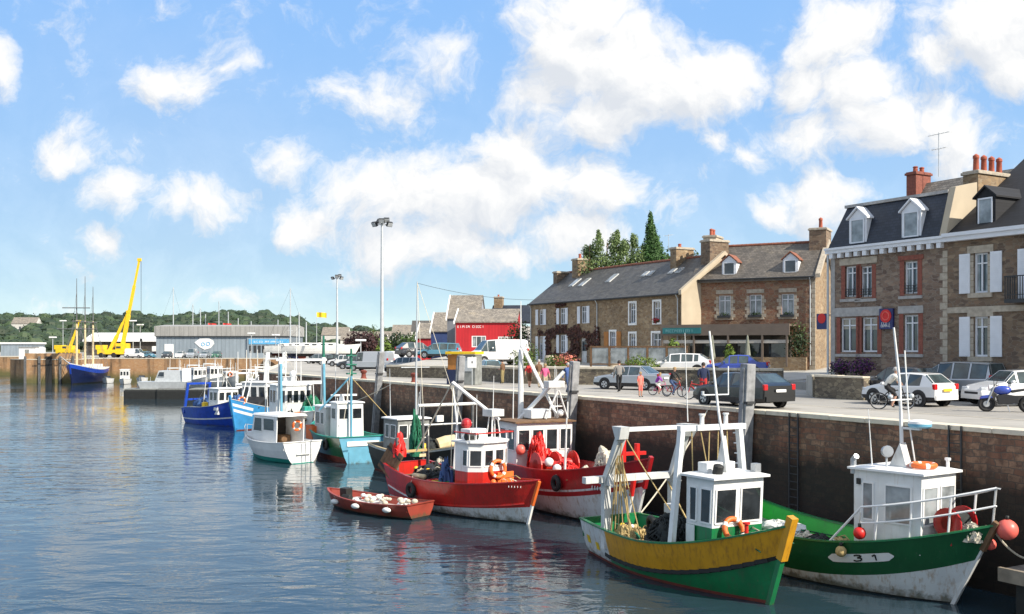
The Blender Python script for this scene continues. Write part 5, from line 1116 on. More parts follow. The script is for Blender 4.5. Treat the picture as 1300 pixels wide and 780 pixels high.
# ---------------------------------------------------------------- 2 dark green and white trawler 31
F = Frame((10.87, 31.8, 0), hd(.55, -.83)); BT = thing('fishing_trawler', 'dark green and white trawler numbered 31 with white bow railing', 'boat', F.l, F.rz)
H2 = Hull(9.8, 3.4, 2.47, 1.38, 1.85, 1.25, .75, ent=2.2)
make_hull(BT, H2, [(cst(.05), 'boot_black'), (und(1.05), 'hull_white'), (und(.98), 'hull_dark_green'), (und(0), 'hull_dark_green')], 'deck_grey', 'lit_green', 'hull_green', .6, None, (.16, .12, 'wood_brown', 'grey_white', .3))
W2 = cabin(BT, 1.0, 3.15, 1.04, 1.42, 3.75, 'white_paint', lean=.05, side_w=((.14, .30), (.48, .86)), front_n=2, wz=(.36, .84), over=.14, taper=1.0, fn=.82, back_w=2, gm='curtain_glass')
m = MB(); m.bx(1.22, 1.72, -1.06, -1.0, 1.5, 2.2, 'white_paint'); m.build('door', W2)
m = MB(); m.bx(1.12, 1.24, -1.09, -1.03, 3.3, 3.48, 'boot_black'); m.build('lamp', W2)
m = MB(); m.tube([(.95, -1.0, 3.6), (.95, -1.0, 4.05), (1.1, -1.05, 4.15)], .09, 'steel', 8); m.build('exhaust', BT)
m = MB(); m.prism([(1.75, 3.87), (2.35, 3.87), (2.12, 4.6)], -.35, -.05, 'grey_white', 'xz'); m.tube([(2.1, -.2, 4.2), (2.05, -.25, 6.4), (1.95, -.4, 8.1)], .06, 'white_paint', 8, .03); m.tube([(2.08, -.75, 5.9), (2.08, .3, 5.9)], .025, 'white_paint', 6); m.tube([(2.35, .1, 3.9), (2.2, .0, 5.2), (2.05, 0, 7.4)], .022, 'white_paint', 6)
for y in (-.75, .3): m.ball((2.08, y, 6.0), .08, 'galv', 8, 6)
m.bx(2.0, 2.6, -.12, .05, 5.0, 5.06, 'white_paint'); m.build('mast', BT)
m = MB(); m.lathe([(.28, 0), (.34, .05), (.34, .13)], (2.5, .1, 5.06), 'hull_teal', 20); m.lathe([(.34, .13), (.33, .2), (.2, .24)], (2.5, .1, 5.06), 'clean_white', 20); m.build('radar_dome', BT, smooth='auto')
m = MB(); m.tube([(1.95, -.75, 3.87), (1.95, -.75, 4.2)], .03, 'galv', 6); m.lathe([(.07, -.12), (.17, -.02), (.18, .1), (.16, .13)], (1.95, -.75, 4.35), 'steel', 14, (.8, -.6, .1)); m.build('searchlight', W2, smooth='auto')
m = MB(); m.tube([(1.4, -.7, 3.87), (1.3, -.75, 5.6)], .022, 'white_paint', 5, .01); m.build('whip_antenna', BT)
lifebuoy(BT, (2.75, -.1, 3.97), (0, 0, 1), .32)
m = MB(); m.lathe([(.05, 0), (.05, .22), (.09, .23), (.09, .3)], (3.0, .75, 3.86), 'clean_white', 8); m.build('navigation_light', W2)
m = MB(); tops_ = []
for s in (-1, 1):
    pts = []
    for i in range(9):
        t = .60+.395*i/8; p = H2.pt(t, H2.sheer(t), s, .08); zt = H2.sheer(t)+(.0 if i == 0 else 1.08); pts.append(Vector((p.x+.1, p.y, zt)))
        if i in (1, 2, 4, 6, 8): m.tube([(p.x, p.y, H2.sheer(t)), pts[-1]], .034, 'clean_white', 6)
    pts[0] = H2.pt(.55, H2.sheer(.55), s, .08); m.tube(pts, .038, 'clean_white', 6); m.tube([Vector((p.x, p.y, p.z-.5)) for p in pts[1:]], .03, 'clean_white', 6); tops_.append(pts[-1])
m.tube([tops_[0], tops_[0].lerp(tops_[1], .5)+Vector((.14, 0, 0)), tops_[1]], .028, 'clean_white', 6); m.build('railing', BT)
m = MB(); c_ = (3.75, -.05, 2.42)
m.lathe([(.2, -.42), (.2, .42)], c_, 'hull_deep_red', 14, (0, 1, 0))
for y in (-.42, .36): m.lathe([(.44, y), (.44, y+.06)], c_, 'hull_deep_red', 20, (0, 1, 0))
m.lathe([(.3, -.36), (.3, .36)], c_, 'net_black', 14, (0, 1, 0)); m.bx(3.55, 3.95, -.55, .45, 1.8, 2.15, 'hull_deep_red'); m.build('winch', BT)
a_ = H2.pt(.585, 1.15, -1); b_ = H2.pt(.78, 1.50, -1)
m = MB(); pl = []
def plate_pt(u, v):
    t = .545+.215*u; z = H2.sheer(t)-.50+v; p = H2.pt(t, z, -1); return p+Vector((.004, -.016, 0))
nn = 14; rows = []
for i in range(nn+1):
    u = i/nn; hh = .135*sqrt(max(0.02, 1-max(0, abs(u-.5)*2-.78)**2/.22**2)); rows.append((plate_pt(u, -hh), plate_pt(u, hh)))
for i in range(nn): m.quad(rows[i][0], rows[i+1][0], rows[i+1][1], rows[i][1], 'clean_white')
npl = m.build('number_plate', BT)
def stroke(mb, pts, w, mat):
    for (u0, v0), (u1, v1) in zip(pts, pts[1:]):
        a, b = plate_pt(u0, v0)+Vector((0, -.008, 0)), plate_pt(u1, v1)+Vector((0, -.008, 0)); mb.beam(a, b, w, .008, mat, up=(0, 1, 0))
m = MB(); stroke(m, [(.42, .08), (.46, .095), (.52, .085), (.53, .05), (.47, .012), (.52, 0), (.54, -.04), (.51, -.085), (.45, -.09), (.41, -.07)], .048, 'boot_black'); m.build('numeral', npl); m = MB(); stroke(m, [(.69, .05), (.735, .09), (.75, -.09)], .05, 'boot_black'); m.build('numeral', npl)
p = H2.pt(.605, 1.22, -1); buoy(BT, (p.x, p.y-.17, p.z+.05), .17, 'rope_tan', rope=H2.pt(.605, H2.sheer(.605), -1))
p = H2.pt(.66, H2.sheer(.66), -1); buoy(BT, (p.x, p.y-.03, p.z+.28), .19, 'red_vivid', rope=(p.x, p.y, p.z+.9))
buoy(BT, (5.15, .22, 2.38), .29, 'pink_buoy'); buoy(BT, (4.55, .38, 1.85), .17, 'pink_buoy', rope=(4.5, .25, 2.4))
m = MB(); heap(m, (4.3, -.15, 1.95), (.35, .25, .5), 'rope_pale', 16, 5, .025); o = m.build('rope_heap', None, F(0, 0, 0), F.rz); tag(o, 'pale mooring rope piled on the bow of trawler 31', 'rope')
m = MB(); heap(m, (-2.6, -.2, .95), (1.1, .8, .55), 'grey_white', 24, 15, .03); o = m.build('tarpaulin', None, F(0, 0, 0), F.rz); tag(o, 'pale crumpled tarpaulin on the aft deck of trawler 31', 'tarpaulin')
m = MB(); rope(m, F(4.8, .1, 2.35), (15.3, 28.3, 1.45), .35, .03, 'rope_pale', 14); tag(m.build('mooring_rope'), 'pale mooring rope from the green bow to the landing ledge', 'rope')

# ---------------------------------------------------------------- 3 red and white trawler with lifebuoy
F = Frame((-2.08, 45.06, 0), hd(.64, -.77)); BT = thing('fishing_trawler', 'red trawler with white bottom and orange lifebuoy on its white wheelhouse', 'boat', F.l, F.rz)
H3 = Hull(10.0, 3.5, 1.92, 1.42, 1.8, .8, .74, ent=2.3)
make_hull(BT, H3, [(cst(.06), 'boot_black'), (lambda t, zs: .30+.45*max(0, (t-.3)/.7)**1.5, 'hull_white'), (und(0), 'hull_red')], 'deck_brown', 'hull_red', 'hull_deep_red', .6, 'hull_red', None)
m = MB(); a, b = H3.pt(1, 1.86, 1), H3.pt(1, .0, 1); a.y = b.y = 0; c = a.lerp(b, .55); m.beam(a+Vector((.05, 0, .03)), c+Vector((.05, 0, 0)), .13, .13, 'orange'); m.beam(c+Vector((.045, 0, 0)), b+Vector((.04, 0, -.2)), .11, .11, 'foam_white'); m.build('stem', BT)
m = MB()
for i in range(22):
    t0, t1 = .02+i*.043, .02+(i+1)*.043; m.beam(H3.pt(t0, H3.sheer(t0)-.98, -1)+Vector((0, -.012, 0)), H3.pt(t1, H3.sheer(t1)-.98, -1)+Vector((0, -.012, 0)), .05, .06, 'hull_white' if i < 10 else 'hull_red')
m.build('rubbing_strake', BT)
W3 = cabin(BT, .6, 1.95, 1.12, .75, 3.28, 'white_paint', 'hull_red', 2.02, .08, ((.62, .95),), 2, (.60, .88), .12, 'white_paint', .97, round_=.45)
lifebuoy(BT, (2.14, .12, 2.12), (1, -.15, .1), .36)
m = MB(); m.box((2.05, .62, 1.62), (.06, .9, .66), 'orange'); m.build('locker_door', W3)
m = MB(); m.bx(.55, 1.25, -.75, .25, 3.4, 3.85, 'white_paint'); m.build('roof_locker', W3, bevel=.03)
m = MB(); m.lathe([(.16, -.3), (.16, .3)], (1.35, -.75, 3.55), 'boot_black', 12, (0, 1, 0)); m.build('lamp', W3)
m = MB()
for y in (.2, .7):
    for x in (1.2, 1.6): m.tube([(x, y, 3.4), (1.4+(x-1.4)*.5, .45+(y-.45)*.6, 4.4)], .03, 'white_paint', 6)
m.bx(1.05, 1.75, .1, .8, 4.4, 4.72, 'grey_white'); m.build('radar_box', BT, bevel=.03)
m = MB(); m.ball((.45, -.35, 4.05), .25, 'hull_deep_red', 12, 8); m.tube([(.45, -.35, 3.4), (.45, -.35, 4.0)], .03, 'galv', 6); m.build('float_lamp', BT)
m = MB()
for x in (.6, 1.1, 1.6, 2.0): m.tube([(x, -1.05, 3.38), (x, -1.05, 3.72)], .018, 'clean_white', 5); m.tube([(x, 1.05, 3.38), (x, 1.05, 3.72)], .018, 'clean_white', 5)
m.tube([(.5, -1.05, 3.72), (2.05, -1.05, 3.72), (2.05, 1.05, 3.72), (.5, 1.05, 3.72)], .035, 'hull_red', 6); m.build('roof_rail', W3)
m = MB(); m.tube([(.1, -.2, 1.0), (-.15, -.7, 5.9)], .06, 'white_paint', 8, .04); m.tube([(-.15, -.7, 5.9), (1.3, .9, 4.2)], .09, 'white_paint', 8, .07); m.tube([(-.15, -.7, 5.9), (-2.6, -1.0, 2.6)], .035, 'rope_pale', 6); m.tube([(-.1, -.7, 5.8), (.3, -1.1, 2.0)], .02, 'rope_pale', 5); m.tube([(-.1, -.7, 5.8), (-.6, 1.0, 1.6)], .02, 'rope_pale', 5); m.build('derrick', BT)
m = MB(); heap(m, (-2.2, -.1, .9), (1.7, 1.2, .75), 'net_black', 50, 17, .03); m.lathe([(.12, -.4), (.12, .4)], (-2.0, -1.25, 1.5), 'cream_drum', 10, (1, .1, 0)); o = m.build('net_heap', None, F(0, 0, 0), F.rz, smooth=True); tag(o, 'black net heap filling the aft deck of the red trawler', 'net')
m = MB(); heap(m, (-.1, -1.1, 1.0), (.38, .30, 1.25), 'oilskin_blue', 8, 19, .04); o = m.build('oilskin', None, F(0, 0, 0), F.rz, smooth=True); tag(o, 'blue oilskins hung beside the red trawler wheelhouse', 'oilskins')
for k, (mt, lb) in enumerate((('red_vivid', 'red fish crate beside the blue oilskins'), ('yellow_paint', 'yellow fish crate between the red and green crates'), ('lit_green', 'green fish crate nearest the red wheelhouse'))):
    crate('fish_crate', lb, F(-.85+.42*k, -1.25, 1.05), F.rz, (.38, .5, .42), mt, 'fish crates on the red trawler')
m = MB(); R_ = Matrix.Rotation(.5, 3, 'Y') @ Matrix.Rotation(-.25, 3, 'X')
for k in range(5): m.box(Vector((-4.75, -1.05, 1.95))+R_ @ Vector(((k-2)*.25, 0, 0)), (.235, .1, 1.35), 'wood_brown', R=R_)
for z in (-.45, .45): m.box(Vector((-4.75, -1.05, 1.95))+R_ @ Vector((0, -.07, z)), (1.25, .05, .1), 'boot_black', R=R_)
o = m.build('otter_board', None, F(0, 0, 0), F.rz); tag(o, 'brown planked trawl board hung on the red stern', 'trawl board')
m = MB(); m.beam((-4.4, -.9, 1.2), (-4.4, -.9, 3.1), .12, .12, 'old_wood'); m.beam((-4.4, .9, 1.2), (-4.4, .9, 3.1), .12, .12, 'old_wood'); m.beam((-4.4, -.9, 2.4), (-4.4, .9, 2.4), .12, .12, 'rope_tan'); m.build('stern_posts', BT)
m = MB(); heap(m, (-4.45, -.75, 2.15), (.25, .32, .95), 'red_vivid', 4, 23, .03); o = m.build('oilskin', None, F(0, 0, 0), F.rz, smooth=True); tag(o, 'red oilskin jacket hanging on the stern posts', 'oilskins')
lt = MB(); P_ = [H3.pt(.80, 1.62, -1), H3.pt(.86, 1.68, -1)]
for i in range(5): q = H3.pt(.895+.012*i, H3.sheer(.9)-.16, -1); lt.box(q+Vector((0, -.02, 0)), (.09, .02, .07), 'foam_white', rz=-.5)
lt.build('name_lettering', BT)

# ---------------------------------------------------------------- 4 larger deep red trawler behind
F = Frame((2.9, 44.9, 0), hd(.42, -.91)); BT = thing('fishing_trawler', 'larger deep red trawler with tall white mast moored behind the lifebuoy trawler', 'boat', F.l, F.rz)
H4 = Hull(12.5, 4.0, 3.05, 1.95, 1.7, 1.2, .8)
make_hull(BT, H4, [(cst(.08), 'boot_black'), (und(1.15), 'hull_white'), (und(.95), 'hull_deep_red'), (und(.86), 'hull_white'), (und(0), 'hull_deep_red')], 'deck_brown', 'hull_deep_red', 'hull_deep_red', .7, None, (.16, .1, 'hull_deep_red', 'hull_white', .4))
W4 = cabin(BT, -5.2, -3.2, 1.5, 1.2, 3.85, 'white_paint', lean=.1, side_w=((.1, .4), (.55, .9)), front_n=4, wz=(.5, .88), over=.14, roof='wood_brown', taper=1.0)
m = MB(); m.bx(-4.6, -3.6, -.5, .6, 4.0, 4.45, 'white_paint'); m.build('roof_locker', W4, bevel=.04)
m = MB(); m.tube([(-5.0, -.4, 1.4), (-5.0, -.4, 7.4)], .17, 'white_paint', 10, .12); m.tube([(-5.0, -.4, 7.4), (-5.0, -.4, 9.8)], .05, 'white_paint', 6, .02)
m.tube([(-5.0, -.3, 7.6), (-4.0, 1.2, 4.0)], .05, 'white_paint', 6); m.tube([(-4.8, -.5, 7.6), (-3.7, 1.0, 4.0)], .05, 'white_paint', 6)
for k in range(5): a = Vector((-5.0, -.3, 7.6)).lerp(Vector((-4.0, 1.2, 4.0)), .15+k*.18); b = Vector((-4.8, -.5, 7.6)).lerp(Vector((-3.7, 1.0, 4.0)), .15+k*.18); m.tube([a, b], .03, 'white_paint', 5)
m.tube([(-4.6, -.7, 3.9), (-3.6, 1.3, 6.3)], .11, 'white_paint', 8, .09); m.tube([(-3.4, .2, 4.0), (-3.2, .75, 5.4)], .045, 'white_paint', 6); m.tube([(-3.4, 1.4, 4.0), (-3.2, .8, 5.4)], .045, 'white_paint', 6); m.tube([(-3.35, .4, 4.6), (-3.35, 1.2, 4.6)], .03, 'white_paint', 6); m.build('mast', BT)
m = MB(); m.bx(-3.7, -3.1, .2, 1.1, 5.5, 5.85, 'grey_white'); m.build('radar_box', BT, bevel=.04)
m = MB(); m.ball((-3.6, 1.1, 4.25), .18, 'clean_white', 12, 8); m.tube([(-3.5, 1.45, 4), (-3.5, 1.45, 4.8)], .03, 'clean_white', 5); m.tube([(-4.3, 1.3, 4), (-4.4, 1.3, 6.4)], .02, 'clean_white', 5, .01); m.build('roof_fittings', W4)
m = MB(); c_ = (-1.5, -.3, 2.0); m.lathe([(.28, -1.0), (.28, 1.0)], c_, 'hull_red', 14, (0, 1, 0))
for y in (-1.0, 0, .95): m.lathe([(.62, y), (.62, y+.06)], c_, 'hull_red', 20, (0, 1, 0))
m.bx(-1.9, -1.1, -1.1, 1.1, 1.3, 1.6, 'hull_red'); m.build('net_drum', BT)
m = MB(); heap(m, (-2.5, -.7, 1.3), (.45, .5, 1.9), 'red_vivid', 30, 29, .04); heap(m, (-2.3, -.2, 1.3), (.5, .5, 1.2), 'red_vivid', 20, 30, .04); heap(m, (-2.5, .5, 1.3), (.4, .5, .9), 'hull_red', 20, 36, .04); o = m.build('net_float_bag', None, F(0, 0, 0), F.rz, smooth=True); tag(o, 'bright red net bundle hanging before the deep red trawler windows', 'net')
m = MB(); heap(m, (-.3, -.4, 1.3), (.8, .7, .95), 'red_vivid', 26, 31, .04); m.ball((-.9, -.9, 2.2), .22, 'foam_white'); m.ball((-.1, -.9, 2.0), .2, 'foam_white'); o = m.build('net_heap', None, F(0, 0, 0), F.rz, smooth=True); tag(o, 'red nets with white floats on the deep red deck', 'net')
buoy(BT, (-3.0, -1.35, 2.6), .25, 'pink_buoy')
m = MB(); m.tube([(4.6, -.3, 2.3), (4.6, -.3, 3.7)], .15, 'red_vivid', 10); m.tube([(4.6, .4, 2.3), (4.6, .4, 3.5)], .12, 'red_vivid', 10); m.beam((4.6, -.7, 3.1), (4.6, .8, 3.1), .16, .14, 'red_vivid'); m.build('windlass', BT)
m = MB(); heap(m, (3.3, -.2, 2.1), (.6, .6, .95), 'rope_pale', 60, 33, .03); o = m.build('rope_heap', None, F(0, 0, 0), F.rz); tag(o, 'pale rope and chain heap on the deep red foredeck', 'rope')
p = H4.pt(.965, 2.2, -1); m = MB(); m.tube([p+Vector((.1, -.12, .2)), p+Vector((-.1, -.14, -.7))], .13, 'red_vivid', 10, .10); m.tube([p+Vector((-.1, -.14, -.7)), p+Vector((-.28, -.14, -1.5))], .10, 'foam_white', 8, .04); m.build('anchor_buoy', BT)
m = MB(); 
for i in range(6): q = H4.pt(.79+.012*i, 1.62, -1); m.box(q+Vector((0, -.03, 0)), (.10, .02, .16), 'foam_white', rz=-.35)
m.build('name_lettering', BT)

# ---------------------------------------------------------------- 5 red dinghy
F = Frame((-6.35, 44.85, 0), hd(-.80, .60)); BT = thing('dinghy', 'worn red open dinghy with white fenders tied beside the red trawler', 'dinghy', F.l, F.rz)
H5 = Hull(5.9, 2.1, .82, .56, .66, .45, .86, .3, ent=2.6)
make_hull(BT, H5, [(cst(.08), 'boot_black'), (und(0), 'dinghy_red')], 'grey_white', 'dinghy_red', 'dinghy_red', .30, 'dinghy_red', None, 20, .10)
for x in (-1.6, .1, 1.5):
    m = MB(); m.bx(x-.14, x+.14, -.80+.1*abs(x), .80-.1*abs(x), .42, .47, 'grey_white'); m.build('thwart', BT)
for t in (.18, .50, .80):
    p = H5.pt(t, .40, 1); m = MB(); m.ball((p.x, p.y+.12, p.z), .12, 'foam_white', 12, 8, (2.0, 1, 1)); m.tube([(p.x, p.y+.05, p.z+.1), H5.pt(t, H5.sheer(t), 1)], .012, 'rope_pale', 5); m.build('fender', BT, smooth=True)
m = MB(); rr = random.Random(9)
for k in range(26): m.ball((rr.uniform(-2.2, 1.6), rr.uniform(-.6, .6), rr.uniform(.52, .72)), rr.uniform(.08, .14), 'rope_pale' if k % 3 else 'foam_white', 8, 6, (1.2, 1, .8))
o = m.build('net_floats', None, F(0, 0, 0), F.rz, smooth=True); tag(o, 'row of white net floats lying in the red dinghy', 'floats')
m = MB(); m.bx(1.5, 1.95, -.2, .2, .5, .95, 'boot_black'); m.lathe([(.15, 0), (.15, .5)], (1.2, .2, .55), 'boot_black', 10, (1, 0, 0)); o = m.build('outboard_tank', None, F(0, 0, 0), F.rz, bevel=.03); tag(o, 'black fuel tank lying in the bow of the red dinghy', 'fuel tank')

# ---------------------------------------------------------------- 6 dark trawler with goal-post frame
F = Frame((-4.9, 57.2, 0), hd(.55, -.83)); BT = thing('fishing_trawler', 'black hulled trawler with pipe goal post frame lying against the wall', 'boat', F.l, F.rz)
H6 = Hull(10, 3.7, 2.3, 1.5, 1.6, .8, .8)
make_hull(BT, H6, [(cst(.08), 'antifoul_red'), (und(.12), 'boot_black'), (und(0), 'grey_white')], 'deck_brown', 'deck_grey', 'cream_drum', .6, 'boot_black', (.14, .1, 'boot_black', 'boot_black', .5))
G = MB()
for y in (-1.6, 1.6): G.tube([(2.4, y, 1.0), (2.4, y, 4.25)], .08, 'old_wood', 8)
G.tube([(2.4, -1.9, 4.28), (2.4, 1.9, 4.28)], .09, 'white_paint', 8); G.tube([(2.4, -1.6, 3.2), (2.4, 1.6, 3.2)], .05, 'galv', 8); G.beam((2.4, -1.9, 1.55), (2.4, 1.8, 1.55), .2, .16, 'cream_drum'); G.build('goal_post', BT)
m = MB(); m.bx(2.3, 2.5, -.75, -.35, 3.35, 3.7, 'foam_white'); m.build('deck_lamp', BT)
W6 = cabin(BT, -3.6, -1.8, 1.1, .9, 3.2, 'deck_grey', lean=.08, front_n=3)
m = MB(); m.tube([(-1.6, .1, 1), (-1.6, .1, 6), (-1.45, .1, 11.4)], .09, 'galv', 8, .03); m.tube([(-1.6, -.9, 6.3), (-1.6, 1.0, 6.3)], .03, 'galv', 5); m.build('mast', BT)
m = MB(); rope(m, F(-1.45, .1, 11.3), F(2.4, -1.6, 4.3), 0, .015, 'rope_pale'); rope(m, F(-1.45, .1, 11.3), F(4.6, 0, 2.4), 0, .015, 'rope_pale'); rope(m, F(-1.45, .1, 11.3), (8, 80.9, 12.2), .9, .012, 'dark_metal', 16); tag(m.build('stay_wires'), 'thin wires running from the black trawler mast', 'wires')
m = MB(); m.lathe([(.42, -.55), (.48, 0), (.42, .55)], (1.6, .35, 2.0), 'cream_drum', 14, (.2, 1, .2)); m.build('net_drum', BT)
o = tag(MB().lathe([(.3, 0), (.33, .1), (.33, .8), (.3, .9)], (1.5, 1.35, 1.0), 'blue_drum', 14).build('barrel', None, F(0, 0, 0), F.rz), 'blue plastic barrel on the black trawler', 'barrel')
m = MB(); m.ball((1.9, -1.3, 1.9), .26, 'yellow_paint', 12, 8); tag(m.build('buoy', None, F(0, 0, 0), F.rz, smooth=True), 'yellow net float on the black trawler rail', 'buoy')
m = MB(); heap(m, (.7, -.3, 1.0), (1.3, 1.1, 1.2), 'net_black', 50, 37, .03); tag(m.build('net_heap', None, F(0, 0, 0), F.rz, smooth=True), 'black net mound under the goal post frame', 'net')
m = MB(); heap(m, (2.3, -2.0, 1.5), (.3, .3, 2.2), 'net_green', 20, 39, .04); tag(m.build('net', None, F(0, 0, 0), F.rz, smooth=True), 'green net hanging from the goal post corner', 'net')
for k, (x, y) in enumerate(((2.9, 1.0), (2.7, 1.5))): m = MB(); m.ball((x, y, 1.95), .2, 'red_vivid', 12, 8); tag(m.build('buoy', None, F(0, 0, 0), F.rz, smooth=True), ['red net float left of its twin by the blue barrel', 'red net float nearer the white roof locker'][k], 'buoy', 'red floats on the black trawler')

# ---------------------------------------------------------------- 7 teal boat seen from astern
F = Frame((-11.9, 67.7, 0), hd(-.50, .87)); BT = thing('fishing_boat', 'boat with flat pale blue transom and narrow white wheelhouse', 'boat', F.l, F.rz)
H7 = Hull(9, 3.5, 2.2, 1.6, 1.7, .8, .93, ent=2.4)
make_hull(BT, H7, [(cst(.38), 'antifoul_red'), (und(.06), 'hull_dark_green'), (und(0), 'sea_green')], 'deck_grey', 'sea_green', 'sea_green', .6, 'hull_teal', None)
m = MB(); m.bx(-4.56, -4.50, -1.1, 1.1, 1.1, 1.42, 'clean_white'); m.build('name_board', BT, bevel=.02)
cabin(BT, -2.2, -.9, .95, 1.0, 3.75, 'clean_white', lean=0, side_w=((.2, .8),), front_n=2, back_w=2, wz=(.62, .88), over=.1)
cabin(BT, -.6, 1.6, 1.2, 1.0, 3.4, 'grey_white', lean=.1, front_n=3, name='shelter')
m = MB(); m.tube([(-2.5, .05, 1), (-2.5, .05, 5.6)], .085, 'hull_teal', 8); m.tube([(-2.5, .05, 5.6), (-2.5, .05, 7.4)], .11, 'mast_green', 8, .07); m.tube([(-2.5, .05, 5.6), (-1.2, 1.8, 3.3)], .06, 'hull_teal', 6)
for z in (5.7, 6.3, 6.9): m.bx(-2.65, -2.35, -.28, .36, z, z+.09, 'mast_green')
m.build('mast', BT)
m = MB(); m.lathe([(.2, 0), (.16, .35)], (-1.5, .35, 3.85), 'clean_white', 10); m.bx(-1.6, -1.4, -.7, 1.1, 4.22, 4.34, 'clean_white'); m.build('radar', BT)
m = MB(); rope(m, (-2.5, .05, 5.5), (-2.4, -3.4, 1.9), .0, .03, 'rope_tan'); rope(m, (-2.5, .05, 6.2), (-4.4, 1.4, 1.8), 0, .02, 'rope_pale'); m.build('rigging', BT)

# ---------------------------------------------------------------- 8 white launch with green boot top
F = Frame((-16.0, 66.35, 0), hd(-.68, .73)); BT = thing('motor_launch', 'white motor launch with sea green waterline and open backed cabin', 'boat', F.l, F.rz)
H8 = Hull(7.2, 3.0, 1.55, 1.25, 1.38, .8, .95, .4, ent=2.2)
make_hull(BT, H8, [(cst(.30), 'sea_green'), (und(0), 'clean_white')], 'grey_white', 'grey_white', 'clean_white', .5, 'clean_white', None)
m = MB()
for s in (-1, 1): m.prism([(-2.0, .9), (.6, .9), (1.3, 1.7), (.9, 2.95), (-2.1, 2.95), (-2.1, 2.2)], s*1.0-.03, s*1.0+.03, 'clean_white', 'xz')
m.prism([(.6, .9), (1.3, 1.7), (.9, 2.95), (.82, 2.95), (1.2, 1.7), (.5, .9)], -.97, .97, 'clean_white', 'xz'); m.loft([[(-2.4, -1.08, 2.96), (1.05, -1.08, 2.96), (1.05, 1.08, 2.96), (-2.4, 1.08, 2.96)], [(-2.3, -1.0, 3.08), (.95, -1.0, 3.08), (.95, 1.0, 3.08), (-2.3, 1.0, 3.08)]], 'clean_white'); m.prism([(1.0, .9), (3.1, .9), (2.6, 1.7), (1.2, 1.78)], -.75, .75, 'clean_white', 'xz')
C8 = m.build('cabin', BT)
for s in (-1, 1):
    pane4(C8, (-1.8, s*1.035, 2.0), (-.4, s*1.035, 2.0), (-.4, s*1.035, 2.8), (-1.8, s*1.035, 2.8), nrm=(0, s, 0)); pane4(C8, (-.2, s*1.035, 1.9), (.95, s*1.035, 1.9), (.75, s*1.035, 2.8), (-.2, s*1.035, 2.8), nrm=(0, s, 0))
m = MB(); m.bx(.2, .45, -.96, .96, .8, 2.9, 'dim_interior'); m.build('bulkhead', C8)
m = MB(); m.bx(-.6, .15, -.85, -.1, .75, 1.6, 'wood_brown'); m.bx(-.2, .15, .1, .9, .75, 1.9, 'wood_brown'); m.build('helm_seat', BT)
lifebuoy(BT, (-1.85, -.62, 2.3), (1, 0, 0), .30)
m = MB(); pts = [H8.pt(t, H8.sheer(t)+.55, 1, .1) for t in (.7, .8, .9, .99)]; pts2 = [H8.pt(t, H8.sheer(t)+.55, -1, .1) for t in (.99, .9, .8, .7)]; pts[-1] += Vector((.2, 0, 0)); m.tube(pts+pts2, .022, 'galv', 6)
for p in pts+pts2: m.tube([p, p-Vector((0, 0, .58))], .018, 'galv', 5)
m.build('pulpit', BT)
m = MB(); m.bx(-3.72, -3.62, -.5, .5, .55, .62, 'grey_white'); m.tube([(-3.65, .1, .1), (-3.65, .1, 1.3)], .02, 'galv', 5); m.tube([(-3.65, -.2, .1), (-3.65, -.2, 1.3)], .02, 'galv', 5); m.build('boarding_ladder', BT)

# ---------------------------------------------------------------- 9.. further boats
def trawler(label, loc, h, L, B, bands, cabx, deck='deck_grey', inner='grey_white', cap='grey_white', sh=(2.5, 1.6, 1.5), cab='white_paint', cabh=3.6, cabw=1.1, low=None, name='fishing_boat', stem=None, transom=None, cl=1.7, gant=None, mast=None, round_=0, group=None, extra=None):
    F = Frame((*loc, 0), hd(*h)); b = thing(name, label, 'boat', F.l, F.rz, group); Hx = Hull(L, B, *sh, .8, .8)
    make_hull(b, Hx, bands, deck, inner, cap, .55, transom, stem, 18)
    if cabx is not None: cabin(b, cabx, cabx+cl, cabw, sh[1]-.6, cabh, cab, low, (sh[1]+.5) if low else None, .12, ((.15, .45), (.55, .9)), 3, (.55, .88), .1, round_=round_)
    if gant:
        G = MB(); gx, w, z1, mt = gant
        for y in (-w, w): G.beam((gx-.5, y, 1.0), (gx, y*.9, z1), .22, .22, mt)
        G.beam((gx, -w, z1), (gx, w, z1), .2, .2, mt); G.beam((gx-.25, -w, z1*.6), (gx-.25, w, z1*.6), .18, .18, mt); G.build('gantry', b)
    if mast:
        m = MB(); mx, z1, mt = mast; m.tube([(mx, 0, 1), (mx, 0, z1)], .08, mt, 8, .03); m.tube([(mx, -.8, z1*.7), (mx, .8, z1*.7)], .03, mt, 5); m.build('mast', b)
        m = MB(); rope(m, (mx, 0, z1*.98), (-L*.48, 0, sh[2]), 0, .014, 'rope_pale'); rope(m, (mx, 0, z1*.98), (L*.48, 0, sh[0]), 0, .014, 'rope_pale'); m.build('rigging', b)
    return b, F, Hx
b, F, Hx = trawler('dark blue trawler with pale stripe, leftmost of the moored trawlers', (-28.8, 95.7), (.72, -.70), 8.8, 3.3, [(cst(.1), 'hull_blue'), (lambda t, zs: .42+.4*t*t, 'hull_blue'), (lambda t, zs: .55+.4*t*t, 'foam_white'), (und(.12), 'hull_blue'), (und(0), 'hull_blue')], .6, sh=(2.6, 1.7, 1.5), cabh=3.5, transom='hull_blue', gant=(-3.3, 1.3, 3.9, 'hull_blue'), mast=(.4, 6.0, 'white_paint'), stem=(.2, .2, 'hull_blue', 'hull_azure', .3))
p = Hx.pt(.72, Hx.sheer(.72)-.35, -1); m = MB(); m.box(p+Vector((0, -.04, 0)), (1.7, .03, .26), 'foam_white', rz=-.18); m.build('number_plate', b)
m = MB(); heap(m, (-2.3, 0, 1.2), (1.1, 1.0, 1.3), 'oilskin_blue', 16, 41, .05); tag(m.build('net_heap', None, F(0, 0, 0), F.rz, smooth=True), 'blue net heap on the dark blue trawler', 'net')
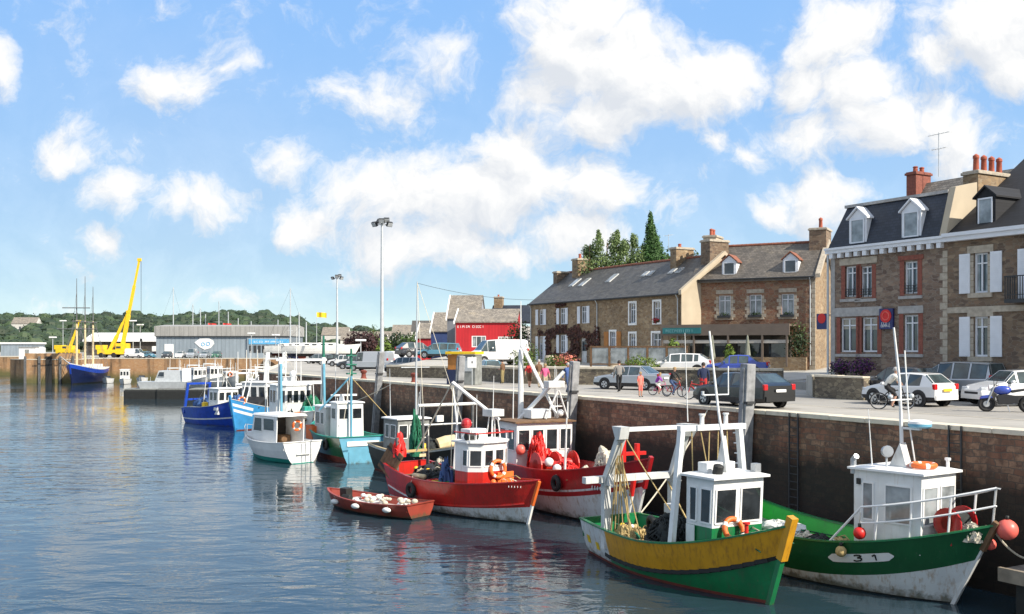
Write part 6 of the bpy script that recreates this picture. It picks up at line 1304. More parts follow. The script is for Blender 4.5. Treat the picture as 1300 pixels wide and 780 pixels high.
m = MB(); m.bx(-.6, -.1, -1.2, -.7, 1.3, 2.2, 'yellow_paint'); tag(m.build('oilskin', None, F(0, 0, 0), F.rz, bevel=.12), 'yellow oilskin on the dark blue trawler rail', 'oilskins')
b, F, Hx = trawler('azure hulled trawler with white stripes on its bow and tall white lattice frame', (-23.6, 92.2), (-.28, -.96), 10, 3.7, [(cst(.08), 'antifoul_red'), (und(1.1), 'hull_azure'), (und(.85), lambda t: 'foam_white' if t > .8 else 'hull_azure'), (und(.6), 'hull_azure'), (und(.35), lambda t: 'foam_white' if t > .8 else 'hull_azure'), (und(0), 'hull_azure')], -1.2, sh=(2.9, 1.8, 1.7), cabh=4.2, cabw=1.3, cl=2.2, stem=(.2, .3, 'hull_azure', 'hull_azure', .5))
G = MB()
for y in (-.9, 1.1):
    for dx in (0, .7): G.beam((-2.6+dx, y, 1.2), (-3.0+dx*.5, y*.9, 7.0), .16, .16, 'white_paint')
    for k in range(9): G.beam((-2.6-.045*k, y, 1.8+.6*k), (-2.0-.07*k, y, 2.1+.6*k), .06, .06, 'grey_white')
G.beam((-2.8, -1.0, 6.4), (-2.8, 1.1, 6.4), .16, .16, 'white_paint'); G.build('lattice_frame', b)
m = MB(); m.prism([(-1.2, 1.8), (2.6, 1.9), (2.2, 2.5), (.6, 3.1), (-1.0, 2.9)], -1.3, 1.35, 'tarp_black', 'xz'); tag(m.build('tarpaulin', None, F(0, 0, 0), F.rz, bevel=.15), 'black tarpaulin over the azure trawler foredeck', 'tarpaulin')
lifebuoy(b, (3.9, .5, 2.7), (.9, .4, .2), .3)
m = MB(); heap(m, (3.4, -.4, 2.1), (.7, .6, .9), 'oilskin_blue', 14, 47, .05); tag(m.build('net_heap', None, F(0, 0, 0), F.rz, smooth=True), 'blue and grey rope heap on the azure bow', 'net')
b, F, Hx = trawler('white trawler with broad white goal post behind the motor launch', (-17.9, 80.2), (.50, -.87), 11, 3.9, [(cst(.2), 'antifoul_red'), (und(.5), 'foam_white'), (und(0), 'foam_white')], -1.5, sh=(2.6, 1.9, 1.8), cabh=4.4, cabw=1.5, cl=2.4, round_=.5, mast=(-1.8, 7.2, 'white_paint'))
G = MB()
for y in (-1.75, 1.75): G.beam((2.2, y, 1.2), (2.6, y, 6.7), .26, .26, 'white_paint'); G.beam((2.9, y, 1.2), (2.7, y, 6.2), .16, .16, 'hull_teal')
G.beam((2.6, -2.1, 6.5), (2.6, 2.0, 6.5), .16, .16, 'white_paint'); G.beam((2.5, -1.9, 4.7), (2.5, 1.9, 4.7), .26, .26, 'white_paint'); G.tube([(2.6, 1.75, 6.6), (2.6, 1.75, 8.4)], .13, 'mast_green', 8, .09); G.build('goal_post', b)
m = MB(); m.tube([(-.4, .2, 4.5), (-.4, .2, 5.2)], .2, 'white_paint', 10); m.ball((-.4, .2, 5.3), .3, 'white_paint', 12, 8); m.bx(-1.2, -.7, -.5, .5, 4.5, 5.0, 'grey_white'); m.build('radar', b)
m = MB(); heap(m, (3.3, .6, 1.9), (.95, .9, 1.6), 'net_green', 40, 51, .05); tag(m.build('net_heap', None, F(0, 0, 0), F.rz, smooth=True), 'green net mound on the white trawler foredeck', 'net')
m = MB(); m.bx(3.6, 4.5, -.5, .7, 2.0, 2.55, 'clean_white'); m.bx(3.7, 4.4, -.4, .6, 2.55, 2.9, 'sea_green'); tag(m.build('fish_box', None, F(0, 0, 0), F.rz, bevel=.03), 'white and sea green fish box on the white trawler', 'box')
F7 = Frame((-11.9, 67.7, 0), hd(-.50, .87))
tag(crate('crate', 'orange fish tub on the pale blue transomed boat', F7(1.9, 1.0, 1.1), F7.rz, (1.4, 1.0, .95), 'orange'), None, None)
m = MB(); m.lathe([(.5, 0), (.55, .1), (.55, 1.0), (.5, 1.1)], (2.6, -.3, 1.1), 'blue_drum', 16); tag(m.build('barrel', None, F7(0, 0, 0), F7.rz, smooth='auto'), 'blue barrel beside the orange fish tub', 'barrel')
for i, (px, Y, L_, c1, c2, lab) in enumerate(((313, 108, 8.5, 'foam_white', 'hull_white', 'white fishing boat with two poles beyond the azure trawler'), (327, 124, 9, 'hull_navy', 'hull_navy', 'navy fishing boat with white wheelhouse by the return wall'), (335, 141, 8.5, 'sea_green', 'galv', 'pale green fishing boat farthest along the return wall'))):
    q = px_at(px, Y); b, F, Hx = trawler(lab, (q.x, q.y), (.25, -.97), L_, 3.2, [(cst(.15), 'antifoul_red'), (und(.5), c2), (und(0), c1)], -.8, sh=(2.2, 1.5, 1.4), cabh=3.4, cabw=1.1, gant=(-2.7, 1.2, 4.6, 'white_paint'), mast=(.3, 7.2, 'white_paint'), group='boats by the return wall')
    for k in range(3): m = MB(); m.tube([(-2+1.4*k, .9-.9*k, 1.4), (-2.3+1.4*k, .9-.9*k, 5.6+.7*k)], .05, 'white_paint', 5, .03); m.build('pole', b)
# grey work boats on the black floats
for i, (px, w, lab) in enumerate(((198, 9.5, 'black float carrying the grey landing boat'), (237, 9, 'black float at the right end of the pontoon row'))):
    p = on_z(px, 507, 0); t = thing('pontoon', lab, 'pontoon', (p.x, p.y+2, 0), .05, 'black floats by the basin wall'); m = MB(); m.bx(-w/2, w/2, -2, 2, -.4, 1.35, 'boot_black'); m.build('float', t, bevel=.2); m = MB(); m.bx(-w/2+.1, w/2-.1, -1.9, 1.9, 1.35, 1.5, 'deck_grey'); m.build('deck', t)
p = on_z(198, 507, 0); t = thing('landing_boat', 'boxy grey aluminium landing boat on the black float', 'boat', (p.x+1, p.y+2.2, 1.5), .05)
m = MB(); m.loft([[(-3.6, -1.4, 0), (2.6, -1.4, 0), (2.6, 1.4, 0), (-3.6, 1.4, 0)], [(-4.0, -1.6, 1.0), (3.0, -1.6, 1.0), (3.0, 1.6, 1.0), (-4.0, 1.6, 1.0)]], 'galv'); m.build('hull', t)
m = MB(); m.loft([[(-1.6, -1.3, 1.0), (2.5, -1.3, 1.0), (2.5, 1.3, 1.0), (-1.6, 1.3, 1.0)], [(-1.0, -1.2, 2.6), (2.4, -1.2, 2.6), (2.4, 1.2, 2.6), (-1.0, 1.2, 2.6)]], 'galv'); c8 = m.build('wheelhouse', t)
pane4(c8, (-1.2, -1.31, 1.7), (-.2, -1.31, 1.7), (-.2, -1.26, 2.4), (-.9, -1.26, 2.4), 'galv', nrm=(0, -1, 0))
m = MB(); m.bx(2.4, 2.9, -1.5, 1.5, .9, 2.9, 'foam_white'); m.build('ramp', t)
for k in range(4): m = MB(); m.tube([(-3.6+.5*k, -1.5, 1), (-3.6+.5*k, -1.5, 1.7)], .03, 'galv', 5); m.build('rail_post', t)
for i, (px, py, L, lab, c, ch) in enumerate(((222, 496, 8, 'grey fishing boat with tall rails behind the black float', 'galv', 3.3), (247, 494, 8, 'small boat with square white wheelhouse behind the dark blue trawler', 'grey_white', 3.7), (268, 493, 9, 'white boat with several masts behind the dark blue trawler', 'foam_white', 3.9), (288, 492, 7, 'low grey boat with orange ring beside the lattice frame', 'galv', 2.9))):
    p = on_z(px, py, 0); b, F, Hx = trawler(lab, (p.x, p.y+2), (.6, -.8), L, 3.2, [(cst(.1), 'boot_black'), (und(0), c)], -.8, sh=(2.2, 1.5, 1.4), cabh=ch, cabw=1.2, gant=(-2.6, 1.2, ch+.5, 'galv'), mast=(.2, ch+2.2, 'galv'), group='work boats by the basin wall')
    if i == 3: lifebuoy(b, (1.1, -.3, 2.4), (1, -.2, 0), .35)
for i, (px, py, L, lab) in enumerate(((133, 487, 4.5, 'small white open motorboat below the pier, left of the cabin boat'), (155, 488, 5.5, 'white cabin motorboat below the ochre wall'), (177, 486, 4, 'tiny white tender beside the cabin motorboat'))):
    p = on_z(px, py, 0); b, F, Hx = trawler(lab, (p.x, p.y+1.5), (.25, -.97), L, 2.3, [(cst(.05), 'boot_black'), (und(0), 'foam_white')], -.9 if i == 1 else None, sh=(1.2, .9, .9), cabh=2.9, cabw=.9, cl=1.6, name='motorboat', group='small white motorboats')
    if i != 1: m = MB(); m.prism([(-.3, .8), (.9, .8), (.5, 1.5)], -.6, .6, 'boat_glass', 'xz'); m.build('windscreen', b)
# three masted schooner
p = px_at(108, 206); F = Frame((p.x, p.y, 0), hd(.12, -.99)); BT = thing('schooner', 'blue hulled three masted schooner moored below the pier', 'ship', F.l, F.rz)
Hs = Hull(20, 6.2, 4.3, 2.9, 3.2, 1.5, .7); make_hull(BT, Hs, [(cst(.25), 'boot_black'), (und(.9), 'hull_navy'), (und(.12), 'hull_blue'), (und(0), 'foam_white')], 'deck_brown', 'foam_white', 'foam_white', .7, None, (.25, .2, 'hull_blue', 'hull_navy', .5), 20)
m = MB(); m.tube([(9.5, 0, 4.0), (15, 0, 5.6)], .14, 'foam_white', 8, .06); m.build('bowsprit', BT)
for k, (x, z1) in enumerate(((5.5, 21.5), (0, 22.3), (-5.5, 20.5))):
    y = 0; m = MB(); m.tube([(x, y, 2.5), (x, y, 13)], .24, 'cream_drum', 8, .2); m.tube([(x, y, 12.8), (x, y, z1)], .13, 'old_wood', 8, .05)
    m.bx(x-.6, x+.6, -.7, .7, 12.7, 12.9, 'old_wood'); m.build('mast', BT)
for z, w in ((11.2, 3.8), (15.5, 2.7)): m = MB(); m.tube([(5.8, -w, z), (5.8, w, z)], .10, 'old_wood', 6); m.build('yard', BT)
m = MB()
for x in (5.5, 0, -5.5):
    for s in (-1, 1):
        for dx in (-1.2, 0, 1.2): m.tube([(x+dx, s*2.9, 3.2), (x, s*.4, 12.8)], .035, 'old_wood', 4)
    m.tube([(x, 0, 19), (x+5.0, 0, 4.2)], .03, 'old_wood', 4)
m.build('shrouds', BT)
m = MB(); m.bx(-7, -3.5, -1.6, 1.6, 2.4, 3.9, 'foam_white'); m.build('deckhouse', BT); m = MB(); m.bx(1.5, 4, -1.2, 1.2, 2.4, 3.7, 'foam_white'); m.build('deckhouse', BT)

# ---------------------------------------------------------------- loose gear, extra poles and mooring lines
def gear(label, F, at, spots, seed, name='gear_heap', cat='fishing gear'):
    m = MB(); rr = random.Random(seed)
    for (x, y, r, h, mt) in spots: heap(m, (at[0]+x, at[1]+y, at[2]), (r, r*.85, h), mt, 12, seed+int(x*10)+7, .025)
    for k in range(7): m.ball((at[0]+rr.uniform(-.6, .6), at[1]+rr.uniform(-.5, .5), at[2]+rr.uniform(.15, .5)), rr.uniform(.07, .14), rr.choice(['orange', 'foam_white', 'yellow_paint', 'boot_black']), 8, 6)
    for k in range(8): a = Vector((at[0]+rr.uniform(-.8, .8), at[1]+rr.uniform(-.6, .6), at[2]+rr.uniform(.05, .6))); m.tube([a, a+Vector((rr.uniform(-.5, .5), rr.uniform(-.4, .4), .1)), a+Vector((rr.uniform(-.9, .9), rr.uniform(-.7, .7), -.05))], .02, rr.choice(['rope_tan', 'rope_pale', 'net_green']), 5)
    tag(m.build(name, None, F(0, 0, 0), F.rz, smooth=True), label, cat)
F1, F2_, F3, F4 = Frame((5.75, 32.2, 0), hd(.45, -.89)), Frame((10.87, 31.8, 0), hd(.55, -.83)), Frame((-2.08, 45.06, 0), hd(.64, -.77)), Frame((2.9, 44.9, 0), hd(.42, -.91))
gear('tan and green gear heap on the starboard quarter of the yellow trawler', F1, (-3.5, .3, .62), ((0, 0, .5, .4, 'rope_tan'), (.5, -.5, .35, .35, 'net_green'), (.2, .6, .4, .5, 'net_black')), 101)
gear('rope and float heap before the yellow trawler wheelhouse', F1, (3.2, .2, 1.45), ((0, 0, .35, .3, 'rope_pale'), (.3, .2, .25, .25, 'rope_tan')), 102)
gear('mixed gear heap on the aft deck of trawler 31', F2_, (-.6, -.7, .85), ((0, 0, .6, .55, 'net_black'), (-.7, .2, .5, .45, 'rope_pale'), (.5, .3, .4, .5, 'rope_tan')), 103)
gear('rope and cable heap on the foredeck of the lifebuoy trawler', F3, (2.9, .1, 1.15), ((0, 0, .5, .35, 'net_black'), (.4, .3, .3, .3, 'rope_tan'), (-.3, -.4, .3, .35, 'hull_red')), 104)
gear('pile of dark gear on the stern of the lifebuoy trawler', F3, (-3.6, .2, 1.1), ((0, 0, .7, .6, 'tarp_black'), (.5, -.5, .4, .5, 'cream_drum'), (-.2, .7, .45, .7, 'net_black')), 105)
gear('red and grey gear heap beside the deep red trawler windlass', F4, (2.0, -.6, 1.55), ((0, 0, .6, .5, 'hull_red'), (.7, .3, .4, .5, 'net_black'), (-.5, .3, .45, .6, 'rope_pale')), 106)
Fa, Fw, Fb = Frame((-23.6, 92.2, 0), hd(-.28, -.96)), Frame((-17.9, 80.2, 0), hd(.5, -.87)), Frame((-4.9, 57.2, 0), hd(.55, -.83))
gear('blue and tan gear heap at the stern of the azure trawler', Fa, (-4.0, .2, 1.4), ((0, 0, .8, 1.0, 'oilskin_blue'), (.6, -.6, .6, .8, 'rope_tan'), (.2, .8, .5, .9, 'net_green')), 107)
gear('cream and orange gear heap on the white trawler foredeck', Fw, (4.2, -.9, 1.7), ((0, 0, .6, .6, 'cream_drum'), (-.6, .2, .5, .7, 'orange'), (-1.2, -.2, .5, .8, 'net_black')), 108)
gear('brown and black gear heap on the black trawler deck', Fb, (3.2, .1, 1.0), ((0, 0, .8, .7, 'net_black'), (.3, .8, .5, .6, 'deck_brown'), (-.2, -.8, .5, .6, 'rope_pale')), 109)
def extra_poles(root_name_label, spots, mat='white_paint'):
    b = [o for o in bpy.data.objects if o.get('label') == root_name_label][0]
    for (x, y, z0, z1, dx, r) in spots:
        m = MB(); m.tube([(x, y, z0), (x+dx, y, z1)], r, mat, 6, r*.5); m.build('antenna', b)
extra_poles('white trawler with broad white goal post behind the motor launch', ((-1.2, .7, 4.4, 9.2, .2, .04), (-.6, -.9, 4.4, 7.6, -.2, .03), (.4, .6, 4.4, 6.4, 0, .05), (4.4, .4, 1.8, 4.6, -.3, .06), (-3.6, -1.2, 1.4, 6.4, .5, .08), (-3.6, 1.2, 1.4, 6.4, .5, .08)))
extra_poles('azure hulled trawler with white stripes on its bow and tall white lattice frame', ((-.2, .8, 4.2, 7.0, .1, .04), (.2, -.8, 4.2, 6.3, 0, .03), (3.0, .2, 2.0, 5.2, -1.6, .07), (3.0, -.3, 2.0, 5.0, -1.4, .07)))
extra_poles('boat with flat pale blue transom and narrow white wheelhouse', ((-1.0, .6, 3.8, 6.2, 0, .03), (.4, -.8, 3.4, 5.4, .1, .03), (-3.6, 1.3, 1.2, 4.2, .3, .05)))
extra_poles('black hulled trawler with pipe goal post frame lying against the wall', ((-2.4, .8, 3.2, 5.6, .1, .03), (-3.2, -.8, 3.2, 6.2, -.1, .03), (1.2, -1.5, 1.2, 5.0, .6, .05)), 'galv')
extra_poles('larger deep red trawler with tall white mast moored behind the lifebuoy trawler', ((-4.2, -1.2, 4.0, 7.2, .1, .03), (-3.8, .9, 4.0, 6.6, .0, .025), (1.2, -1.2, 1.7, 4.4, .2, .06)))
extra_poles('red trawler with white bottom and orange lifebuoy on its white wheelhouse', ((.9, .8, 3.4, 6.2, .1, .025), (1.5, -.6, 3.4, 5.4, .05, .02), (-2.8, 1.3, 1.2, 4.6, .4, .06)))
extra_poles('dark blue trawler with pale stripe, leftmost of the moored trawlers', ((1.0, .6, 3.5, 5.6, .1, .03), (-1.2, -.7, 1.4, 5.0, .7, .05), (-1.2, .7, 1.4, 5.0, .7, .05), (2.6, 0, 1.8, 4.2, -.6, .05)))
extra_poles('white motor launch with sea green waterline and open backed cabin', ((.2, .4, 3.0, 4.9, .1, .02), (-1.0, -.6, 3.0, 4.1, 0, .02)))
for lb in ('grey fishing boat with tall rails behind the black float', 'small boat with square white wheelhouse behind the dark blue trawler', 'white boat with several masts behind the dark blue trawler', 'low grey boat with orange ring beside the lattice frame'): extra_poles(lb, ((-2.2, .9, 1.3, 5.2, .3, .06), (-2.2, -.9, 1.3, 5.4, .3, .06), (1.6, .5, 1.4, 4.6, 0, .06), (2.4, -.3, 1.6, 4.0, -.2, .05)))
for i, (Fx, a, Y, lab) in enumerate(((Fb, (4.6, .5, 2.2), 50.5, 'mooring rope from the black trawler bow to the quay'), (F4, (-5.9, 1.2, 1.8), 55.5, 'mooring rope from the deep red stern to the quay'), (F1, (-4.6, 1.3, 1.3), 41.5, 'mooring rope from the yellow trawler stern to the quay'), (Fw, (5.2, .3, 2.4), 70.5, 'mooring rope from the white trawler bow to the quay'))):
    m = MB(); rope(m, Fx(*a), quay_pt(Y, .2, 5.05), .25, .028, 'rope_pale', 12); tag(m.build('mooring_rope'), lab, 'rope')
TY = MB(); TY.torus((0, 0, 0), .26, .11, 'black_rubber', (0, 1, 0), 18, 8)
for i, (Fx, Hx, t, s_, lab) in enumerate(((F3, H3, .30, -1, 'black tyre fender amidships on the lifebuoy trawler'), (F4, H4, .62, -1, 'black tyre fender on the deep red trawler side'), (Frame((-11.9, 67.7, 0), hd(-.5, .87)), H7, .25, 1, 'black tyre fender on the green side of the pale blue transomed boat'))):
    p = Hx.pt(t, Hx.sheer(t)-.55, s_); p.y += s_*.12; m = MB(); m.torus((0, 0, 0), .26, .11, 'black_rubber', (0, 1, 0), 18, 8); m.tube([(0, 0, .3), (0, -s_*.1, .62)], .02, 'rope_pale', 5); tag(m.build('tyre_fender', None, Fx(*p), Fx.rz, smooth=True), lab, 'fender')
# ------------------------------------------------------------------ quayside timber, lamps, kiosk
def pile(label, foot, top, w):
    t = thing('fender_pile', label, 'timber pile', foot, 0, 'timber piles against the quay wall'); f, p = Vector((0, 0, 0)), Vector(top)-Vector(foot)
    m = MB(); m.beam(f, p, w, w*.9, 'pile_wood', up=(QD.x, QD.y, 0)); m.beam(f+Vector((.0, 0, 0))-QN*.19, p*.98-QN*.19, w*.45, w*.4, 'pile_wood', up=(QD.x, QD.y, 0)); m.build('post', t, bevel=.03)
    m = MB(); m.beam(p*.80-QN*.25, p*.80+QN*.16, w*1.35, .10, 'dark_metal'); m.build('iron_band', t)
for px0, px1, pt_, w, lab in ((727, 736, 459, .42, 'grey timber pile rising beside the blue jacketed walker'), (950, 957, 462, .46, 'grey timber pile standing in front of the black estate car'), (584, 591, 452, .42, 'grey timber pile leaning before the yellow roofed kiosk'), (480, 489, 447, .42, 'grey timber pile at the foot of the tall lamp mast')):
    k0, k1 = (px0-650)/FPX, (px1-650)/FPX
    Yf = (15.2+29.3*.574)/(k0+.574); Yt = (15.2+29.3*.574)/(k1+.574)
    a = quay_pt(Yf, -.42, -.8); zt = CZ-(pt_-441)/FPX*Yt; b = quay_pt(Yt, -.30, zt); pile(lab, a, b, w)
def lamp_mast(label, px, Y, ytop, ybase_z, heads):
    p = px_at(px, Y); h = CZ-(ytop-441)/FPX*Y-ybase_z; t = thing('lamp_mast', label, 'lamp mast', (p.x, p.y, ybase_z), 0, 'tall floodlight masts')
    m = MB(); m.tube([(0, 0, 0), (0, 0, h*.5), (0, 0, h-.2)], .22, 'galv', 10, .11); m.lathe([(.34, 0), (.34, .08), (.24, .1)], (0, 0, 0), 'galv', 12); m.build('pole', t, smooth='auto')
    m = MB(); m.tube([(-.75, 0, h-.35), (.75, 0, h-.35)], .05, 'galv', 6); m.tube([(0, -.5, h-.15), (0, .5, h-.15)], .05, 'galv', 6); m.build('cross_arm', t)
    for (x, y, z, a) in heads:
        m = MB(); R = Matrix.Rotation(a, 3, 'Z') @ Matrix.Rotation(.6, 3, 'X'); m.box((x, y, h+z), (.62, .26, .48), 'dark_metal', R=R, taper=.85); m.box(Vector((x, y, h+z))+R @ Vector((0, -.14, 0)), (.52, .03, .38), 'galv', R=R); m.build('floodlight', t)
HD = [(-.75, 0, -.3, -.7), (.75, 0, -.3, .7), (.45, .0, .1, .2), (0, -.4, -.02, 0), (-.3, .3, .05, 2.6)]
lamp_mast('tall grey floodlight mast with a cluster of lamps beside the quay', 485, 98, 281, 5, HD)
lamp_mast('shorter looking grey floodlight mast farther along the quay', 428, 165, 351, 5, HD[:4])
p = px_at(590, 66, 489); K = thing('kiosk', 'grey ticket kiosk with orange and yellow roof on the quay edge', 'kiosk', (p.x, p.y, 5), radians(-25))
m = MB(); m.bx(-.1, 1.05, -.5, .5, 0, 2.0, 'deck_grey'); m.build('cabinet', K, bevel=.03)
m = MB(); m.bx(-1.05, -.12, -.45, .45, 1.0, 2.0, 'orange_wood'); m.build('orange_panel', K); m = MB(); m.bx(-1.1, -.12, -.5, .5, 0, 1.0, 'hull_navy'); m.build('base', K)
m = MB(); m.bx(-1.15, 1.15, -.65, .6, 2.02, 2.2, 'yellow_paint'); m.build('roof', K, bevel=.03)
m = MB(); m.bx(.15, .85, -.53, -.505, .9, 1.8, 'galv'); m.build('door', K)
t = thing('notice_board', 'white notice sheet on a thin post before the kiosk', 'sign', (p.x+.55, p.y-1.4, 5), radians(-10)); m = MB(); m.tube([(0, 0, 0), (0, 0, 1.9)], .03, 'galv', 6); m.build('post', t); m = MB(); m.bx(-.3, .3, -.05, -.02, 1.15, 1.85, 'clean_white'); s_ = m.build('board', t); m = MB(); m.bx(-.02, .05, -.06, -.051, 1.45, 1.58, 'boot_black'); m.build('mark', s_)
for i, (px, Y, lab) in enumerate(((697, 76, 'stubby stone bollard beside the creeper wall'), (778, 74, 'stubby stone bollard below the orange shuttered window'))):
    q = tz(px_at(px, Y)); t = MB().lathe([(.42, 0), (.42, .75), (.36, .98), (.30, 1.05)], (0, 0, 0), 'granite', 14).build('stone_bollard', None, q, smooth='auto'); tag(t, lab, 'bollard', 'stone bollards on the square')
for i, (px, lab) in enumerate(((511, 'rusty mooring bollard on the quay edge left of the kiosk'), (448, 'rusty mooring bollard on the quay edge left of the tall lamp mast'))):
    k = (px-650)/FPX; Y = (15.2+29.3*.574)/(k+.574); q = quay_pt(Y, .9, 5.0); t = MB().lathe([(.28, 0), (.2, .12), (.17, .4), (.26, .5), (.27, .62), (.15, .70)], (0, 0, 0), 'antifoul_red', 14).build('mooring_bollard', None, q, smooth='auto'); tag(t, lab, 'bollard', 'iron mooring bollards')
pm('pontoon_edge', (.24, .20, .15), .85, .25, 3, bump=.3); planks('pontoon_deck', (.19, .175, .155), 0, .16)
q = quay_pt(27.0, -1.2, 0); t = thing('landing_pontoon', 'weathered wooden landing pontoon at the foot of the wall', 'pontoon', (q.x, q.y, 0), RZQ)
m = MB(); m.bx(-1.9, 16, -1.0, 1.0, 1.16, 1.30, 'pontoon_deck'); m.build('deck', t); m = MB(); m.bx(-1.9, 16, -1.12, -1.0, .98, 1.36, 'pontoon_edge'); m.build('edge_beam', t); m = MB()
for k in range(8): m.bx(-1.5+k*2.2, -.3+k*2.2, -.9, .9, -.4, 1.15, 'boot_black')
m.build('float', t)
for k in range(3): m = MB(); m.lathe([(.09, 0), (.07, .25), (.16, .27), (.16, .33)], (.2+k*2.4, -.8, 1.30), 'dark_metal', 10); m.build('cleat', t)
def iron_ladder(label, px):
    k = (px-650)/FPX; Y = (15.2+29.3*.574)/(k+.574); q = quay_pt(Y, -.10, 0); t = thing('wall_ladder', label, 'ladder', (q.x, q.y, 0), RZQ, 'iron ladders on the quay wall'); m = MB()
    for x in (-.22, .22): m.beam((x, 0, .2), (x, 0, 5.02), .05, .05, 'dark_metal')
    m.build('rail', t); m = MB()
    for z in range(16): m.beam((-.2, 0, .4+z*.29), (.2, 0, .4+z*.29), .03, .03, 'dark_metal')
    m.build('rung', t)
iron_ladder('rusty iron ladder on the wall right of the pile before the black car', 1010); iron_ladder('rusty iron ladder on the wall behind trawler 31', 1215)

# ------------------------------------------------------------------ vehicles
def paint(name, c, rough=.28, metal=0): pm(name, c, rough, .04, 1, metal, coat=.8)
paint('car_black', (.005, .0055, .006), .35); paint('car_white', (.72, .72, .72)); paint('car_silver', (.42, .44, .46), .35, .4); paint('car_grey', (.36, .39, .42), .35, .3); paint('car_blue', (.025, .06, .36)); paint('car_teal', (.08, .22, .30)); paint('car_dark', (.03, .035, .045)); paint('car_red', (.35, .02, .02)); paint('car_green', (.02, .12, .07))
pm('tyre', (.015, .015, .016), .85, .2); pm('rim', (.50, .51, .52), .35, .1, metal=.6); pm('lamp_red', (.50, .01, .012), .2, .1); pm('lamp_clear', (.62, .65, .68), .12, .1); pm('trim', (.02, .02, .022), .6, .1); pm('plate_yellow', (.75, .48, .03), .5, .05)
PROFILES = {   # fractions of length from the tail (0) to the nose (1): x, belt z, roof z, glass to the next station (side, top)
 'hatch': [(0, .56, .60, 0, 0), (.015, .62, .66, 0, 0), (.035, .635, .70, 0, 1), (.16, .63, .965, 0, 0), (.19, .62, .98, 1, 0), (.36, .61, 1.0, 0, 0), (.385, .61, 1.0, 1, 0), (.585, .60, .97, 0, 0), (.60, .60, .965, 1, 1), (.73, .60, .66, 0, 0), (.92, .52, .55, 0, 0), (1, .40, .42, 0, 0)],
 'estate': [(0, .60, .64, 0, 0), (.02, .64, .68, 0, 0), (.045, .63, .72, 0, 1), (.17, .63, .97, 0, 0), (.185, .63, .975, 1, 0), (.25, .62, .99, 0, 0), (.27, .62, .99, 1, 0), (.44, .61, 1.0, 0, 0), (.46, .61, 1.0, 1, 0), (.60, .60, .97, 0, 0), (.615, .60, .965, 1, 1), (.74, .60, .65, 0, 0), (.93, .52, .55, 0, 0), (1, .40, .42, 0, 0)],
 'saloon': [(0, .58, .62, 0, 0), (.03, .64, .67, 0, 0), (.16, .645, .675, 0, 1), (.30, .63, .98, 1, 0), (.45, .61, 1.0, 0, 0), (.465, .61, 1.0, 1, 0), (.585, .60, .97, 0, 0), (.60, .60, .965, 1, 1), (.73, .60, .65, 0, 0), (.93, .53, .56, 0, 0), (1, .40, .42, 0, 0)],
 'mpv': [(0, .55, .60, 0, 0), (.02, .58, .66, 0, 1), (.06, .57, .97, 1, 0), (.24, .56, .99, 0, 0), (.26, .56, .99, 1, 0), (.44, .55, 1.0, 0, 0), (.46, .55, 1.0, 1, 0), (.62, .55, .97, 1, 1), (.82, .55, .62, 0, 0), (.95, .47, .50, 0, 0), (1, .36, .38, 0, 0)],
 'van': [(0, .50, .96, 0, 0), (.05, .50, 1.0, 0, 0), (.55, .50, 1.0, 0, 0), (.60, .50, .99, 1, 0), (.74, .50, .96, 1, 1), (.87, .50, .56, 0, 0), (.97, .42, .46, 0, 0), (1, .34, .36, 0, 0)]}
